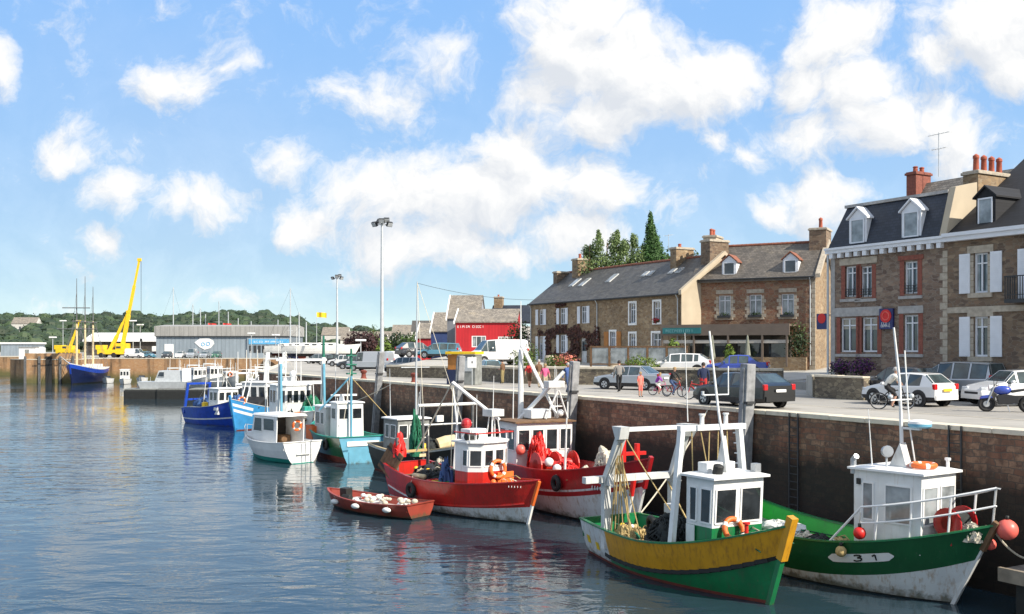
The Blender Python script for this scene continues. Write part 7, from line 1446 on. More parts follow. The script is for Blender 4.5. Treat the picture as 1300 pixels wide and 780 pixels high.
def car(name, label, loc, rz, kind, paint_, L=4.1, W_=1.7, Hh=1.45, group=None, plate='clean_white', wr=.31):
    t = thing(name, label, 'van' if kind == 'van' else 'car', loc, rz, group); st = PROFILES[kind]
    def ring(s):
        x = (s[0]-.5)*L; f = s[0]; tap = 1-.10*max(0, (f-.85)/.15)**2-.07*max(0, (.08-f)/.08)**2; w = W_/2*tap; zb, zr = s[1]*Hh, s[2]*Hh; cab = min(1, (s[2]-s[1])/.3); wr_ = w*(1-.27*cab)
        lo = .20 if .06 < f < .95 else .30
        return [(x, -w*.96, lo), (x, -w, .42), (x, -w*.985, zb-.06), (x, -w*.95, zb), (x, -wr_*.97, zr-.06*cab), (x, -wr_*.80, zr), (x, wr_*.80, zr), (x, wr_*.97, zr-.06*cab), (x, w*.95, zb), (x, w*.985, zb-.06), (x, w, .42), (x, w*.96, lo)]
    B_, G = MB(), MB(); R = [ring(s) for s in st]; n = 12
    for i in range(len(st)-1):
        for k in range(n):
            j = (k+1) % n; q = [R[i][k], R[i+1][k], R[i+1][j], R[i][j]]
            glass_ = (st[i][3] and k in (3, 7)) or (st[i][4] and k in (4, 5, 6))
            if k in (0, 10, 11): mt = 'trim'
            else: mt = paint_
            if glass_:
                c = sum((Vector(p) for p in q), Vector())/4; q2 = [c+(Vector(p)-c)*.93 for p in q]
                for a in range(4): B_.add([q[a], q[(a+1) % 4], q2[(a+1) % 4], q2[a]], [(0, 1, 2, 3)], paint_ if st[i][4] else 'trim')
                G.add(q2, [(0, 1, 2, 3)], 'car_glass')
            else: B_.add(q, [(0, 1, 2, 3)], mt)
    B_.add(R[0], [tuple(range(n))], paint_); B_.add(R[-1], [tuple(range(n))], paint_)
    B_.bx(-L/2-.05, -L/2+.06, -W_*.43, W_*.43, .30, .50, paint_ if kind != 'van' else 'trim'); B_.bx(L/2-.10, L/2+.04, -W_*.42, W_*.42, .26, .46, paint_); B_.bx(L/2-.02, L/2+.015, -W_*.28, W_*.28, .47, .56, 'trim')
    o = B_.build('body', t, smooth='auto'); G.build('glazing', o)
    fx, bx = L*.315, -L*.30
    for x in (fx, bx):
        for s in (-1, 1):
            m = MB(); m.lathe([(wr*.62, -.10), (wr*.96, -.10), (wr, -.06), (wr, .06), (wr*.96, .10), (wr*.62, .10)], (x, s*(W_/2-.085), wr), 'tyre', 18, (0, 1, 0)); m.lathe([(wr+.07, -.012), (wr+.07, .012)], (x, s*(W_/2-.002), wr+.03), 'trim', 18, (0, 1, 0)); w = m.build('wheel', t, smooth='auto')
            m = MB(); y = s*(W_/2+.018); m.lathe([(wr*.64, -.006), (wr*.64, .006)], (x, y, wr), 'rim', 16, (0, 1, 0))
            for k in range(5): a = k*2*pi/5; m.box((x+cos(a+.63)*wr*.4, y+s*.008, wr+sin(a+.63)*wr*.4), (.06, .008, .12), 'trim', R=Matrix.Rotation(-(a+.63)+pi/2, 3, 'Y'))
            m.build('rim', w)
    for s in (-1, 1):
        m = MB(); m.box((-L*.487, s*W_*.415, .60*Hh), (.14, .20, .24), 'lamp_red'); m.build('tail_light', t, bevel=.03)
        m = MB(); m.box((L*.462, s*W_*.36, .46*Hh), (.22, .30, .15), 'lamp_clear', rz=-s*.35); m.build('headlight', t, bevel=.03)
        m = MB(); m.box((L*.17, s*(W_/2+.07), .66*Hh), (.12, .16, .12), paint_); m.build('mirror', t, bevel=.03)
    m = MB(); zp = .50*Hh; m.bx(-L/2-.075, -L/2-.045, -.26, .26, zp-.05, zp+.06, plate); m.build('number_plate', t)
    return t
def on_quay(x, y, z=5.0): return Vector((x, y, z))
car('parked_car', 'black estate car parked along the quay edge behind the timber pile', on_quay(9.75, 41.75, 5.006), hd(-.47, .88), 'estate', 'car_black', 4.55, 1.78, 1.46)
car('parked_car', 'white hatchback with yellow rear plate beside the cyclist', on_quay(17.15, 42.6), hd(-.5, .87), 'hatch', 'car_white', 3.75, 1.64, 1.42, plate='plate_yellow')
car('parked_car', 'silver people carrier parked against the white shuttered house', on_quay(20.9, 46.2, 5.08), hd(-.55, .83), 'mpv', 'car_silver', 4.3, 1.8, 1.75)
car('parked_car', 'white car facing left at the right edge of the photo', on_quay(21.55, 42.2, 5.05), hd(-.98, -.12), 'hatch', 'car_white', 4.0, 1.68, 1.50)
car('parked_car', 'dark small car half hidden behind the white hatchback', on_quay(18.2, 46.1, 5.1), hd(-.5, .87), 'hatch', 'car_dark', 3.9, 1.66, 1.50)
car('parked_car', 'silver saloon parked before the long low stone wall', on_quay(7.1, 58.2), hd(-.80, .60), 'saloon', 'car_silver', 4.4, 1.72, 1.42)
def on_terr(px, Y): q = px_at(px, Y); return Vector((q.x, q.y, terr_z(q.x, q.y)))
car('parked_car', 'white estate car behind the low wall before the restaurant', on_terr(862, 67.5), hd(-.95, .32), 'estate', 'car_white', 4.5, 1.75, 1.46)
car('parked_car', 'bright blue saloon behind the low wall below the restaurant', on_terr(935, 64.5), hd(-.95, .32), 'saloon', 'car_blue', 4.1, 1.7, 1.44)
car('camper_van', 'white camper van parked in front of the red house', on_terr(632, 84), hd(-.9, -.35), 'van', 'car_white', 5.0, 2.0, 2.1)
car('parked_car', 'pale blue car behind the kiosk below the white camper', on_quay(*px_at(624, 77.5).xy, 5.0), hd(.2, -.98), 'hatch', 'car_teal', 4.0, 1.7, 1.5)
for i, (px, Y, rz_, kd, pt2, lab) in enumerate(((558, 96, .2, 'mpv', 'car_teal', 'teal people carrier left of the kiosk before the red house'), (529, 99, 2.6, 'hatch', 'car_dark', 'dark hatchback behind the wall, left of the teal carrier'), (513, 101, .4, 'estate', 'car_grey', 'grey estate car behind the left end of the low wall'), (497, 112, .1, 'van', 'car_white', 'white van just right of the tall lamp mast'), (470, 104, .3, 'van', 'car_silver', 'silver van just left of the tall lamp mast'), (452, 112, .2, 'hatch', 'car_dark', 'dark hatchback left of the silver van'), (437, 128, .3, 'estate', 'car_white', 'white estate car at the foot of the farther lamp mast'), (421, 140, .1, 'hatch', 'car_black', 'black hatchback left of the farther lamp mast'), (405, 150, .2, 'mpv', 'car_silver', 'silver people carrier below the yachts ashore'))):
    q = px_at(px, Y); zq = max(5, terr_z(q.x, q.y)) if Y < 100 and q.x > -10 else 5.0
    car('parked_van' if kd == 'van' else 'parked_car', lab, (q.x, q.y, zq), pi-rz_, kd, pt2, 4.8 if kd == 'van' else 4.1, 1.9 if kd == 'van' else 1.7, 2.05 if kd == 'van' else 1.5, 'vehicles on the far quay')
for i, (px, kd, pt2, lab) in enumerate(((212, 'mpv', 'car_dark', 'dark car, leftmost before the grey shed'), (229, 'hatch', 'car_white', 'white car parked before the grey shed'), (244, 'van', 'car_grey', 'grey van parked before the grey shed'), (260, 'hatch', 'car_grey', 'grey car below the fish sign of the shed'), (275, 'mpv', 'car_green', 'dark green car right of the fish sign'), (186, 'mpv', 'car_teal', 'teal people carrier between crane and shed'), (172, 'van', 'car_white', 'white van beside the yellow crane'))):
    q = px_at(px, 226.5); car('parked_van' if kd == 'van' else 'parked_car', lab, (q.x, q.y, 5), -pi/2+(.1 if i < 5 else 1.3), kd, pt2, 4.8 if kd == 'van' else 4.1, 1.9 if kd == 'van' else 1.75, 2.2 if kd == 'van' else 1.6, 'vehicles by the grey shed')
# two wheelers
def bicycle(label, loc, rz, col, sc=1.0, group=None):
    t = thing('bicycle', label, 'bicycle', loc, rz, group); r = .34*sc; wb = .52*sc
    for x in (-wb, wb):
        m = MB(); m.torus((x, 0, r), r-.02, .02*sc+.006, 'tyre', (0, 1, 0), 22, 6)
        for k in range(9): a = k*pi/9*2; m.tube([(x, 0, r), (x+cos(a)*r*.94, 0, r+sin(a)*r*.94)], .004, 'rim', 4)
        w = m.build('wheel', t); m = MB(); m.torus((x, 0, r), r-.045, .011, 'rim', (0, 1, 0), 22, 5); m.lathe([(.03, -.05), (.03, .05)], (x, 0, r), 'rim', 8, (0, 1, 0)); m.build('rim', w)
    m = MB(); s, b, h, bb = Vector((-.18*sc, 0, .82*sc)), Vector((-.05*sc, 0, r*.85)), Vector((.36*sc, 0, .80*sc)), Vector((-wb, 0, r)); f = Vector((wb, 0, r))
    for a, c in ((s, b), (b, h-Vector((0, 0, .12))), (s-Vector((0, 0, .1)), h), (bb, b), (bb, s-Vector((0, 0, .12))), (h+Vector((-.02, 0, .12)), f)): m.tube([a, c], .02*sc+.003, col, 6)
    m.build('frame', t); m = MB(); hb = h+Vector((-.03, 0, .2*sc)); m.tube([h, hb], .014, 'rim', 6); m.tube([hb+Vector((-.14, -.26*sc, .02)), hb+Vector((0, -.2*sc, 0)), hb, hb+Vector((0, .2*sc, 0)), hb+Vector((-.14, .26*sc, .02))], .014, 'trim', 6); m.build('handlebar', t)
    m = MB(); m.ball(s+Vector((0, 0, .07)), .1*sc, 'trim', 10, 6, (1.3, .75, .4)); m.build('saddle', t); m = MB(); m.lathe([(.09*sc, -.01), (.09*sc, .01)], b, 'trim', 12, (0, 1, 0)); m.tube([b+Vector((0, -.06, 0)), b+Vector((.12*sc, -.08, -.1*sc))], .012, 'rim', 5); m.tube([b+Vector((0, .06, 0)), b+Vector((-.12*sc, .08, .1*sc))], .012, 'rim', 5); m.build('crank', t)
    return t
def motorbike(label, loc, rz, col):
    t = thing('motorbike', label, 'motorbike', loc, rz)
    for x, w_ in ((-.72, .08), (.72, .06)):
        m = MB(); m.torus((x, 0, .31), .25, w_, 'tyre', (0, 1, 0), 22, 8); w = m.build('wheel', t, smooth=True); m = MB(); m.lathe([(.2, -.02), (.2, .02)], (x, 0, .31), 'trim', 16, (0, 1, 0)); m.lathe([(.12, -.05), (.12, .05)], (x, 0, .31), 'rim', 14, (0, 1, 0)); m.build('rim', w)
    m = MB(); m.prism([(-.35, .35), (.30, .30), (.38, .62), (.1, .70), (-.40, .62)], -.16, .16, 'trim', 'xz'); m.tube([(-.72, 0, .31), (-.2, 0, .42)], .05, 'trim', 6); m.tube([(.72, -.08, .31), (.46, -.08, .98)], .035, 'rim', 8); m.tube([(.72, .08, .31), (.46, .08, .98)], .035, 'rim', 8); m.tube([(.3, -.18, .3), (-.3, -.2, .28), (-.85, -.2, .45)], .05, 'rim', 8); m.build('engine', t, bevel=.02)
    m = MB(); m.ball((.16, 0, .84), .3, col, 14, 8, (1.1, .62, .62)); m.build('fuel_tank', t, smooth=True); m = MB(); m.prism([(-.15, .74), (-.75, .86), (-.80, .94), (-.4, .88), (-.12, .84)], -.13, .13, 'trim', 'xz'); m.build('seat', t, bevel=.03)
    m = MB(); m.prism([(.5, .55), (.98, .50), (.9, .62), (.6, .66)], -.08, .08, col, 'xz'); m.build('mudguard', t, bevel=.02); m = MB(); m.lathe([(.05, -.08), (.11, 0), (.12, .06)], (.58, 0, .93), 'lamp_clear', 12, (1, 0, 0)); m.build('headlight', t, smooth='auto')
    m = MB(); m.tube([(.34, -.36, 1.06), (.44, -.15, 1.0), (.44, .15, 1.0), (.34, .36, 1.06)], .018, 'trim', 6)
    for s in (-1, 1): m.tube([(.42, s*.22, 1.02), (.40, s*.34, 1.22)], .01, 'trim', 5); m.ball((.40, s*.36, 1.24), .06, 'trim', 8, 6, (.4, 1.2, .8))
    m.build('handlebar', t); m = MB(); m.tube([(0, .1, .3), (-.05, .28, .02)], .02, 'rim', 6); m.build('side_stand', t); return t
motorbike('blue motorbike standing at the right edge of the quay', on_quay(19.05, 37.9), hd(-.96, .28), 'car_blue')

# ------------------------------------------------------------------ people
pm('skin', (.48, .27, .19), .6, .08); pm('skin_tan', (.38, .20, .13), .6, .08); pm('hair_dark', (.03, .02, .015), .7, .3, 20); pm('hair_fair', (.36, .24, .11), .7, .3, 20); pm('hair_grey', (.40, .38, .36), .7, .3, 20)
for nme, c in (('cloth_white', (.68, .66, .60)), ('cloth_navy', (.015, .025, .07)), ('cloth_blue', (.05, .10, .28)), ('cloth_jeans', (.05, .085, .18)), ('cloth_black', (.015, .015, .017)), ('cloth_grey', (.22, .21, .20)), ('cloth_beige', (.40, .33, .23)), ('cloth_khaki', (.30, .24, .11)), ('cloth_red', (.45, .03, .03)), ('cloth_pink', (.62, .10, .22)), ('cloth_coral', (.75, .20, .16)), ('cloth_purple', (.28, .05, .34)), ('cloth_brown', (.14, .075, .04)), ('shoe', (.03, .025, .02))): pm(nme, c, .85, .15, 14, bump=.15, bscale=40)
def person(label, loc, rz, h, J=None, shirt='cloth_grey', legs='cloth_jeans', hair='hair_dark', arms=None, shank=None, skin='skin', long_hair=False, female=False, bag=None, hat=None, group=None):
    """continuous skinned body; J moves joints away from a relaxed stance (fractions of the height, x forward, y left)"""
    q = {'pelvis': (0, 0, .53), 'waist': (.0, 0, .62), 'chest': (.005, 0, .73), 'neck': (.0, 0, .825), 'jaw': (.008, 0, .865), 'head': (.012, 0, .92), 'crown': (.004, 0, .968)}
    sw = .105 if female else .118
    for s, k in ((1, 'l'), (-1, 'r')):
        q.update({'sho'+k: (0, s*sw, .80), 'elb'+k: (-.01, s*(sw+.025), .64), 'wri'+k: (.03, s*(sw+.03), .495), 'han'+k: (.045, s*(sw+.028), .455), 'hip'+k: (0, s*.052, .505), 'kne'+k: (.012, s*.055, .285), 'ank'+k: (-.01, s*.055, .05), 'toe'+k: (.085, s*.062, .02)})
    q.update(J or {})
    rad = {'pelvis': (.075, .095), 'waist': (.060, .080), 'chest': (.068, .105), 'neck': (.032, .032), 'jaw': (.042, .038), 'head': (.058, .048), 'crown': (.040, .036)}
    for k in 'lr': rad.update({'sho'+k: (.040,)*2, 'elb'+k: (.029,)*2, 'wri'+k: (.019,)*2, 'han'+k: (.024, .016), 'hip'+k: (.060,)*2, 'kne'+k: (.040,)*2, 'ank'+k: (.026,)*2, 'toe'+k: (.022, .022)})
    bones = [('pelvis', 'waist', shirt), ('waist', 'chest', shirt), ('chest', 'neck', shirt), ('neck', 'jaw', skin), ('jaw', 'head', skin), ('head', 'crown', skin)]
    for k in 'lr': bones += [('chest', 'sho'+k, shirt), ('sho'+k, 'elb'+k, shirt), ('elb'+k, 'wri'+k, arms or shirt), ('wri'+k, 'han'+k, skin), ('pelvis', 'hip'+k, legs), ('hip'+k, 'kne'+k, legs), ('kne'+k, 'ank'+k, shank or legs), ('ank'+k, 'toe'+k, 'shoe')]
    nm = list(q); me = bpy.data.meshes.new('person'); me.from_pydata([Vector(q[n])*h for n in nm], [(nm.index(a), nm.index(b)) for a, b, _ in bones], [])
    o = bpy.data.objects.new('person', me); COL.objects.link(o); md = o.modifiers.new('skin', 'SKIN'); sd = o.modifiers.new('sub', 'SUBSURF'); sd.levels = sd.render_levels = 1
    for i, n in enumerate(nm): me.skin_vertices[0].data[i].radius = (rad[n][0]*h, rad[n][1]*h); me.skin_vertices[0].data[i].use_root = (n == 'pelvis')
    dg = bpy.context.evaluated_depsgraph_get(); ev = bpy.data.meshes.new_from_object(o.evaluated_get(dg)); o.modifiers.clear(); o.data = ev; ev.name = 'person'
    ms = []; 
    for _, _, m_ in bones:
        if m_ not in ms: ms.append(m_)
    ms += [x for x in (skin, 'boot_black') if x not in ms]; ev.materials.clear()
    for m_ in ms: ev.materials.append(M[m_])
    segs = [(Vector(q[a])*h, Vector(q[b])*h, ms.index(m_), max(rad[a][0], rad[b][0])*h) for a, b, m_ in bones]
    for f in ev.polygons:
        c = f.center; best = None
        for a, b, k, r_ in segs:
            d = b-a; u = max(0, min(1, (c-a).dot(d)/d.length_squared)); dist = (c-(a+d*u)).length/r_
            if best is None or dist < best[0]: best = (dist, k)
        f.material_index = best[1]; f.use_smooth = True
    # fingers, nose, ears, eyes joined into the same body mesh
    x = MB(); hc = Vector(q['head'])*h; nk = (Vector(q['crown'])-Vector(q['jaw'])); fw = Vector((1, 0, 0)) if abs(nk.x) < .06 else Vector((nk.z, 0, -nk.x)).normalized()
    x.tube([hc+fw*.050*h-Vector((0, 0, .012*h)), hc+fw*.070*h-Vector((0, 0, .022*h))], .009*h, skin, 6, .012*h)
    for s in (-1, 1):
        x.ball(hc+Vector((-.005*h, s*.046*h, -.012*h)), .014*h, skin, 8, 6, (.7, .4, 1.2)); x.ball(hc+fw*.054*h+Vector((0, s*.018*h, .002*h)), .006*h, 'boot_black', 6, 4)
    x.tube([hc+fw*.055*h+Vector((0, -.015*h, -.042*h)), hc+fw*.055*h+Vector((0, .015*h, -.042*h))], .004*h, 'boot_black', 5)
    for k, s in (('l', 1), ('r', -1)):
        a = Vector(q['han'+k])*h; d = (Vector(q['han'+k])-Vector(q['wri'+k])).normalized(); sd_ = Vector((1, 0, 0)) if abs(d.x) < .8 else Vector((0, 0, 1))
        for i, ln in enumerate((.040, .046, .043, .034)): b = a+d*.012*h+sd_*(i-1.5)*.012*h; x.tube([b, b+d*ln*.6*h, b+d*ln*h-Vector((0, s*.012*h, 0))], .0058*h, skin, 6, .004*h)
        x.tube([a+sd_*.018*h, a+sd_*.034*h+d*.014*h, a+sd_*.036*h+d*.034*h], .0065*h, skin, 6, .005*h)
    tmp = x.build('tmp'); bm = bmesh.new(); bm.from_mesh(ev); n0 = len(bm.faces); bm.from_mesh(tmp.data); bm.faces.ensure_lookup_table(); names = [m_.name for m_ in tmp.data.materials]
    for f in bm.faces[n0:]: f.material_index = ms.index(names[f.material_index]); f.smooth = True
    bm.to_mesh(ev); bm.free(); bpy.data.objects.remove(tmp)
    m = MB(); rr = random.Random(len(label)); vs = []; fs = []; sg, rg = 14, 7
    cc = hc+Vector((-.008*h, 0, .014*h))
    for i in range(rg+1):
        a = pi*.62*i/rg
        for k in range(sg):
            d = Vector((sin(a)*cos(2*pi*k/sg), sin(a)*sin(2*pi*k/sg), cos(a)))
            cut = 1 if not (d.x > .35 and d.z < .35) else .82
            vs.append(cc+Vector((d.x*.066, d.y*.056, d.z*.066))*h*cut*(1+.06*mnoise.noise(d*4)))
    for i in range(rg):
        for k in range(sg): fs.append((i*sg+k, i*sg+(k+1) % sg, (i+1)*sg+(k+1) % sg, (i+1)*sg+k))
    m.add(vs, fs, hat or hair)
    if long_hair: m.ball(hc+Vector((-.035*h, 0, -.05*h)), .05*h, hair, 10, 8, (.7, 1.0, 1.6))
    if hat: m.lathe([(.10*h, 0), (.075*h, .008*h)], cc+Vector((0, 0, .012*h)), hat, 16)
    m.build('hat' if hat else 'hair', o, smooth=True)
    o.location = loc; o.rotation_euler.z = rz; tag(o, label, 'person', group)
    if bag:
        R = Matrix.Rotation(rz, 3, 'Z'); m = MB(); c = Vector((-.115*h, 0, .73*h)); m.box(c, (.10*h, .17*h, .22*h), bag)
        for s in (-1, 1): m.tube([c+Vector((.04*h, s*.06*h, .09*h)), c+Vector((.10*h, s*.065*h, .11*h)), c+Vector((.19*h, s*.065*h, .02*h)), c+Vector((.10*h, s*.07*h, -.10*h))], .008*h, bag, 5)
        b = m.build('backpack', None, loc, rz, bevel=.03); tag(b, 'rucksack carried by the '+label.split(' ', 0)[0], 'rucksack')
    return o
def stride(f, arm=.06):
    return {'kner': (.06*f+.01, -.055, .29), 'ankr': (.10*f, -.055, .055), 'toer': (.10*f+.09, -.06, .035), 'knel': (-.005*f, .055, .285), 'ankl': (-.13*f, .055, .075), 'toel': (-.05*f, .06, .02),
            'elbl': (.03*f, .15, .645), 'wril': (.11*f, .14, .52), 'hanl': (.135*f, .135, .485), 'elbr': (-.06*f, -.15, .65), 'wrir': (-.06*f, -.155, .51), 'hanr': (-.055*f, -.15, .47)}
def ride(lean=.14, sc=1.0):
    d = {'pelvis': (-.10, 0, .53), 'waist': (-.075, 0, .62), 'chest': (-.075+lean*.5, 0, .72), 'neck': (-.07+lean, 0, .80), 'jaw': (-.055+lean, 0, .84), 'head': (-.045+lean, 0, .895), 'crown': (-.05+lean, 0, .945)}
    for s, k in ((1, 'l'), (-1, 'r')):
        d.update({'sho'+k: (-.07+lean*.95, s*.11, .775), 'elb'+k: (.04+lean*.7, s*.13, .66), 'wri'+k: (.16, s*.12, .60), 'han'+k: (.19, s*.12, .59), 'hip'+k: (-.095, s*.052, .505)})
        a = 1 if k == 'l' else 0; d.update({'kne'+k: (.10, s*.06, .44-.10*(1-a)), 'ank'+k: (.005-.03*a, s*.065, .24-.15*(1-a)), 'toe'+k: (.075-.02*a, s*.065, .215-.15*(1-a))})
    return d
def quay_px(px, Y): q = px_at(px, Y); return Vector((q.x, q.y, 5.004))
LW, RW = hd(-.5, .87), hd(.5, -.87)
person('person in brown top and khaki trousers standing beside the kiosk', quay_px(638, 67.5), LW+.5, 1.66, {'wril': (.1, .1, .58), 'hanl': (.135, .08, .60)}, 'cloth_brown', 'cloth_khaki', 'hair_dark', arms='skin')
person('person in dark red top and dark skirt, left of the strolling group', quay_px(672, 60.5), RW, 1.64, stride(.6), 'cloth_red', 'cloth_brown', 'hair_dark', arms='skin', shank='skin', long_hair=True, female=True)
person('person in brown jacket and beige trousers in the middle of the strolling group', quay_px(684, 60), RW+.2, 1.76, stride(.5), 'cloth_brown', 'cloth_beige', 'hair_grey')
person('person in pink top and pale trousers nearest the quay edge in the strolling group', quay_px(692, 55.5), RW, 1.58, stride(.9), 'cloth_pink', 'cloth_beige', 'hair_fair', arms='skin', female=True, long_hair=True)
person('person in blue hooded jacket and jeans striding along the quay edge', quay_px(721, 53), RW+.1, 1.68, stride(1.1), 'cloth_blue', 'cloth_jeans', 'hair_grey', female=True, hat=None)
person('person in grey cardigan over black clothes walking by the silver saloon', quay_px(786, 54.5), LW-.3, 1.78, {**stride(.9), 'wrir': (.05, -.12, .60), 'hanr': (.07, -.09, .59)}, 'cloth_grey', 'cloth_black', 'hair_dark', shank=None)
person('child in coral top and bare legs standing beside the purple clad child', quay_px(813, 49.2), RW, 1.28, {}, 'cloth_coral', 'cloth_coral', 'hair_fair', arms='skin', shank='skin', female=True)
bicycle('small pink and white bicycle ridden by the purple clad child', quay_px(838, 51), hd(.95, -.3), 'cloth_pink', .72, 'bicycles of the family'); person('child in purple top riding the small pink bicycle', quay_px(836, 51), hd(.95, -.3), 1.22, ride(.12), 'cloth_purple', 'cloth_white', 'hair_fair', shank='skin', female=True, long_hair=True)
bicycle('dark red bicycle held by the fair haired youth', quay_px(856, 49.5), hd(.75, -.66), 'cloth_red', .85, 'bicycles of the family'); person('fair haired youth in black jacket on the dark red bicycle', quay_px(855, 49.5), hd(.75, -.66), 1.55, ride(.10), 'cloth_black', 'cloth_jeans', 'hair_fair')
bicycle('bicycle with red frame at the nose of the black estate car', quay_px(887, 46.8), hd(-.9, .4), 'cloth_red', .95, 'bicycles of the family'); person('person in navy jacket standing with the red framed bicycle', quay_px(893, 47.4), LW-.6, 1.78, {'wril': (.16, .10, .58), 'hanl': (.20, .1, .57)}, 'cloth_navy', 'cloth_red', 'hair_dark')
bicycle('black bicycle ridden past the white hatchback', quay_px(1133, 39.4), hd(.97, -.22), 'trim', 1.0); person('cyclist in white shirt and dark shorts riding past the white hatchback', quay_px(1131, 39.4), hd(.97, -.22), 1.76, ride(.16), 'cloth_white', 'cloth_black', 'hair_grey', arms='skin', shank='skin')
# ------------------------------------------------------------------ cranes, yachts ashore, flags
def crane(label, px, Y, tips, base_l, s=1.0):
    q = px_at(px, Y); t = thing('mobile_crane', label, 'crane', (q.x, q.y, 5), 0, 'yellow mobile cranes')
    m = MB(); m.bx(-base_l/2, base_l/2, -1.3, 1.3, .8, 1.9, 'yellow_paint'); m.bx(-base_l/2-.4, -base_l/2+1.6, -1.25, 1.25, 1.9, 3.0, 'yellow_paint'); m.build('chassis', t, bevel=.08)
    for k in range(4):
        for sd_ in (-1, 1): m = MB(); m.lathe([(.6, -.25), (.6, .25)], (-base_l/2+1+k*(base_l-2)/3, sd_*1.15, .6), 'tyre', 14, (0, 1, 0)); m.build('wheel', t)
    m = MB(); m.bx(-1.2, 1.6, -1.1, 1.1, 1.9, 2.9+.5*(base_l > 8), 'yellow_paint'); m.build('slewing_cab', t, bevel=.08)
    m = MB(); m.bx(-1.0, .1, -1.14, -1.1, 2.2, 2.7, 'boat_glass'); m.build('window', t)
    for (px0, py0, px1, py1) in tips:
        a = px_at(px0, Y, py0)-Vector((q.x, q.y, 5)); b = px_at(px1, Y, py1)-Vector((q.x, q.y, 5)); m = MB(); c = a.lerp(b, .4); d = a.lerp(b, .72)
        m.beam(a, c, .8*s, .8*s, 'yellow_paint'); m.beam(c-(b-a).normalized()*.1, d, .6*s, .6*s, 'yellow_paint'); m.beam(d-(b-a).normalized()*.1, b, .42*s, .42*s, 'yellow_paint'); m.box(b, (.9*s, .5*s, .7*s), 'yellow_paint'); m.build('boom', t)
    m = MB(); m.tube([b+Vector((.4, 0, 0)), Vector((b.x+.4, b.y, 4.5))], .05, 'dark_metal', 5); m.box((b.x+.4, b.y, 4.2), (.5, .4, .7), 'dark_metal'); m.build('hoist_cable', t)
crane('large yellow mobile crane with its boom raised steeply', 155, 236, ((139, 447, 163, 396), (154, 447, 177, 330)), 11)
crane('small yellow crane behind the schooner masts', 86, 246, ((88, 443, 101, 408),), 5, .7)
t = thing('site_cabin', 'white cabin on the pier behind the timber fenders', 'cabin', (*px_at(38, 214).xy, 5), 0); m = MB(); m.bx(-1.8, 1.8, -1.2, 1.2, 0, 2.4, 'clean_white'); m.bx(-1.95, 1.95, -1.35, 1.35, 2.4, 2.55, 'shed_roof'); m.build('body', t); m = MB(); m.bx(-.5, .4, -1.24, -1.2, .1, 2.0, 'deck_grey'); m.build('door', t)
t = thing('tank', 'pale cylindrical tank on the pier', 'tank', (*px_at(52, 215).xy, 5), 0); m = MB(); m.lathe([(.95, 0), (.95, 2.3), (.4, 2.6)], (0, 0, 0), 'grey_white', 16); m.build('shell', t, smooth='auto'); m = MB(); m.tube([(.98, 0, 0), (.98, 0, 2.4)], .05, 'galv', 6); m.build('pipe', t)
def yacht(label, px, Y, ytop, z0=5.0, L=9, rz=0, mats=('foam_white', 'hull_navy'), boom=True, stays=True, group='yachts ashore'):
    q = px_at(px, Y); h = CZ-(ytop-441)/FPX*Y-z0; t = thing('yacht', label, 'yacht', (q.x, q.y, z0), rz, group)
    H = Hull(L, L*.31, 1.6, 1.3, 1.25, .9, .7, .7); m = MB(); n = 14; ts = [i/n for i in range(n+1)]
    for s in (-1, 1):
        for i in range(n):
            zl = [-.6, -.1, .3, .8]
            for k in range(4):
                f = lambda tt, k=k: ([-.6, -.1, .3, .9][k] if k < 4 else 0)
                z0_, z1_ = zl[k], (zl[k+1] if k < 3 else None)
                a, b = ts[i], ts[i+1]
                m.add([p+Vector((0, 0, 1.5)) for p in (H.pt(a, z0_, s), H.pt(b, z0_, s), H.pt(b, z1_ if z1_ is not None else H.sheer(b), s), H.pt(a, z1_ if z1_ is not None else H.sheer(a), s))], [(0, 1, 2, 3)], mats[1] if k == 0 else mats[0])
    for i in range(n): m.add([p+Vector((0, 0, 1.5)) for p in (H.pt(ts[i], H.sheer(ts[i]), -1), H.pt(ts[i+1], H.sheer(ts[i+1]), -1), H.pt(ts[i+1], H.sheer(ts[i+1]), 1), H.pt(ts[i], H.sheer(ts[i]), 1))], [(0, 1, 2, 3)], 'grey_white')
    m.add([p+Vector((0, 0, 1.5)) for p in (H.pt(0, -.6, -1), H.pt(0, -.6, 1), H.pt(0, H.sheer(0), 1), H.pt(0, H.sheer(0), -1))], [(0, 1, 2, 3)], mats[0]); m.prism([(-.9, .9), (.7, .9), (.4, 0), (-.5, 0)], -.12, .12, mats[1], 'xz'); m.build('hull', t, smooth='auto')
    m = MB(); m.loft([[(-2, -1.0, 2.75), (2, -.8, 2.85), (2, .8, 2.85), (-2, 1.0, 2.75)], [(-1.8, -.8, 3.3), (1.4, -.6, 3.25), (1.4, .6, 3.25), (-1.8, .8, 3.3)]], mats[0]); c = m.build('coachroof', t)
    for k in range(2): m = MB(); m.bx(-1.4+1.3*k, -.6+1.3*k, -.96, -.86, 2.92, 3.12, 'boat_glass'); m.build('window', c)
    if h > 4:
        m = MB(); m.tube([(.6, 0, 2.8), (.6, 0, h)],   .15, 'galv', 6, .10); m.tube([(.6, -.9, h*.62), (.6, .9, h*.62)], .03, 'galv', 5); m.tube([(.6, -.6, h*.8), (.6, .6, h*.8)], .03, 'galv', 5); m.build('mast', t)
        if stays: m = MB(); m.tube([(.6, 0, h-.1), (L*.48, 0, 3.0)], .02, 'dark_metal', 4); m.tube([(.6, 0, h-.1), (-L*.48, 0, 2.8)], .02, 'dark_metal', 4); m.build('stay', t)
    return t
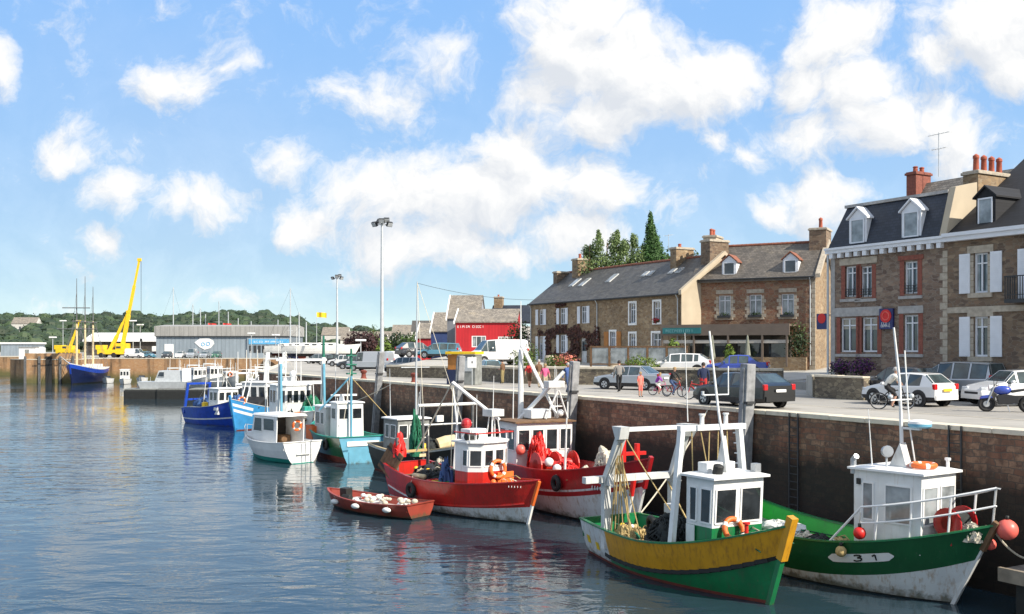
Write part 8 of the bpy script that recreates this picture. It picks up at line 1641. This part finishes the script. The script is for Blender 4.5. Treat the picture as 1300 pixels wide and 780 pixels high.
for i, (px, Y, yt, rz, lab) in enumerate(((217, 262, 365, .4, 'yacht behind the shed, its mast the leftmost and tallest there'), (243, 268, 386, 1.2, 'yacht behind the shed with mast right of the tallest one'), (252, 272, 391, .8, 'yacht behind the shed, second mast of the close group'), (258, 266, 399, .2, 'yacht behind the shed with short mast in the close group'), (278, 262, 382, 1.9, 'yacht behind the shed with mast above the fish sign'), (287, 275, 396, .5, 'yacht behind the shed between the red flags'), (300, 268, 404, .9, 'yacht behind the shed near the third red flag'), (316, 270, 408, .3, 'yacht behind the shed with short mast above the banner'), (350, 268, 406, .3, 'yacht behind the right end of the shed roof'),
        (365, 210, 366, .2, 'white yacht ashore with tall mast at the right end of the shed'), (371, 216, 398, 2.6, 'white yacht ashore, short mast right beside the tall masted one'), (376, 205, 397, .1, 'white yacht ashore with wire stays sloping down to the right'), (385, 200, 409, .05, 'navy striped yacht ashore right of the mast cluster'))):
    yacht(lab, px, Y, yt, 5, 9.5, rz)
for i, (px, Y, lab, c) in enumerate(((398, 175, 'long white motor yacht ashore below the green flag', ('foam_white', 'hull_navy')), (418, 172, 'black bottomed white motor yacht ashore left of the farther lamp mast', ('foam_white', 'tarp_black')), (384, 182, 'white motor yacht ashore in front of the mast cluster', ('foam_white', 'antifoul_red')))): yacht(lab, px, Y, 438, 5, 11, .05+.1*i, c)
def flag(label, px, Y, yt, yb, mat, w=1.6, fh=1.1):
    q = px_at(px, Y); h = CZ-(yt-441)/FPX*Y-5; t = thing('flagpole', label, 'flag', (q.x, q.y, 5), 0, 'flags by the harbour'); m = MB(); m.tube([(0, 0, 0), (0, 0, h)], .07, 'galv', 6, .04); m.build('pole', t)
    m = MB(); n = 8; a = [Vector((w*i/n, .16*sin(i*1.1), h-.1-.25*(i/n)**1.5*w*.3)) for i in range(n+1)]
    for i in range(n): m.add([a[i], a[i+1], a[i+1]-Vector((0, 0, fh)), a[i]-Vector((0, 0, fh))], [(0, 1, 2, 3)], mat); m.add([p+Vector((0, .02, 0)) for p in (a[i], a[i+1], a[i+1]-Vector((0, 0, fh)), a[i]-Vector((0, 0, fh)))], [(0, 1, 2, 3)], mat)
    m.build('cloth', t)
for px, yt, lab in ((264, 410, 'red flag above the shed roof, leftmost of three'), (283, 410, 'red flag in the middle above the shed roof'), (302, 412, 'red flag above the shed roof nearest the blue banner')): flag(lab, px, 255, yt, 0, 'red_vivid', 2.2, 1.5)
flag('yellow green flag on a thin pole right of the yachts ashore', 402, 200, 396, 0, 'yellow_paint', 2.0, 1.0)
def street_lamp(label, px, Y, yt):
    q = px_at(px, Y); h = CZ-(yt-441)/FPX*Y-5; t = thing('street_lamp', label, 'street lamp', (q.x, q.y, 5), 0, 'small harbour lamps'); m = MB(); m.tube([(0, 0, 0), (0, 0, h)], .1, 'galv', 8, .06); m.build('pole', t); m = MB(); m.bx(-.8, .8, -.25, .25, h-.05, h+.25, 'clean_white'); m.build('lamp_head', t, bevel=.05)
for px, Y, yt, lab in ((67, 225, 429, 'short lamp with wide head on the pier'), (80, 250, 408, 'tall thin lamp behind the pier'), (169, 236, 408, 'white lamp post just right of the crane'), (178, 240, 413, 'white lamp post left of the grey shed'), (319, 215, 424, 'white post before the blue banner, left one'), (350, 215, 426, 'white post before the blue banner, right one'), (458, 150, 433, 'short lamp post before the purple tree')): street_lamp(lab, px, Y, yt)
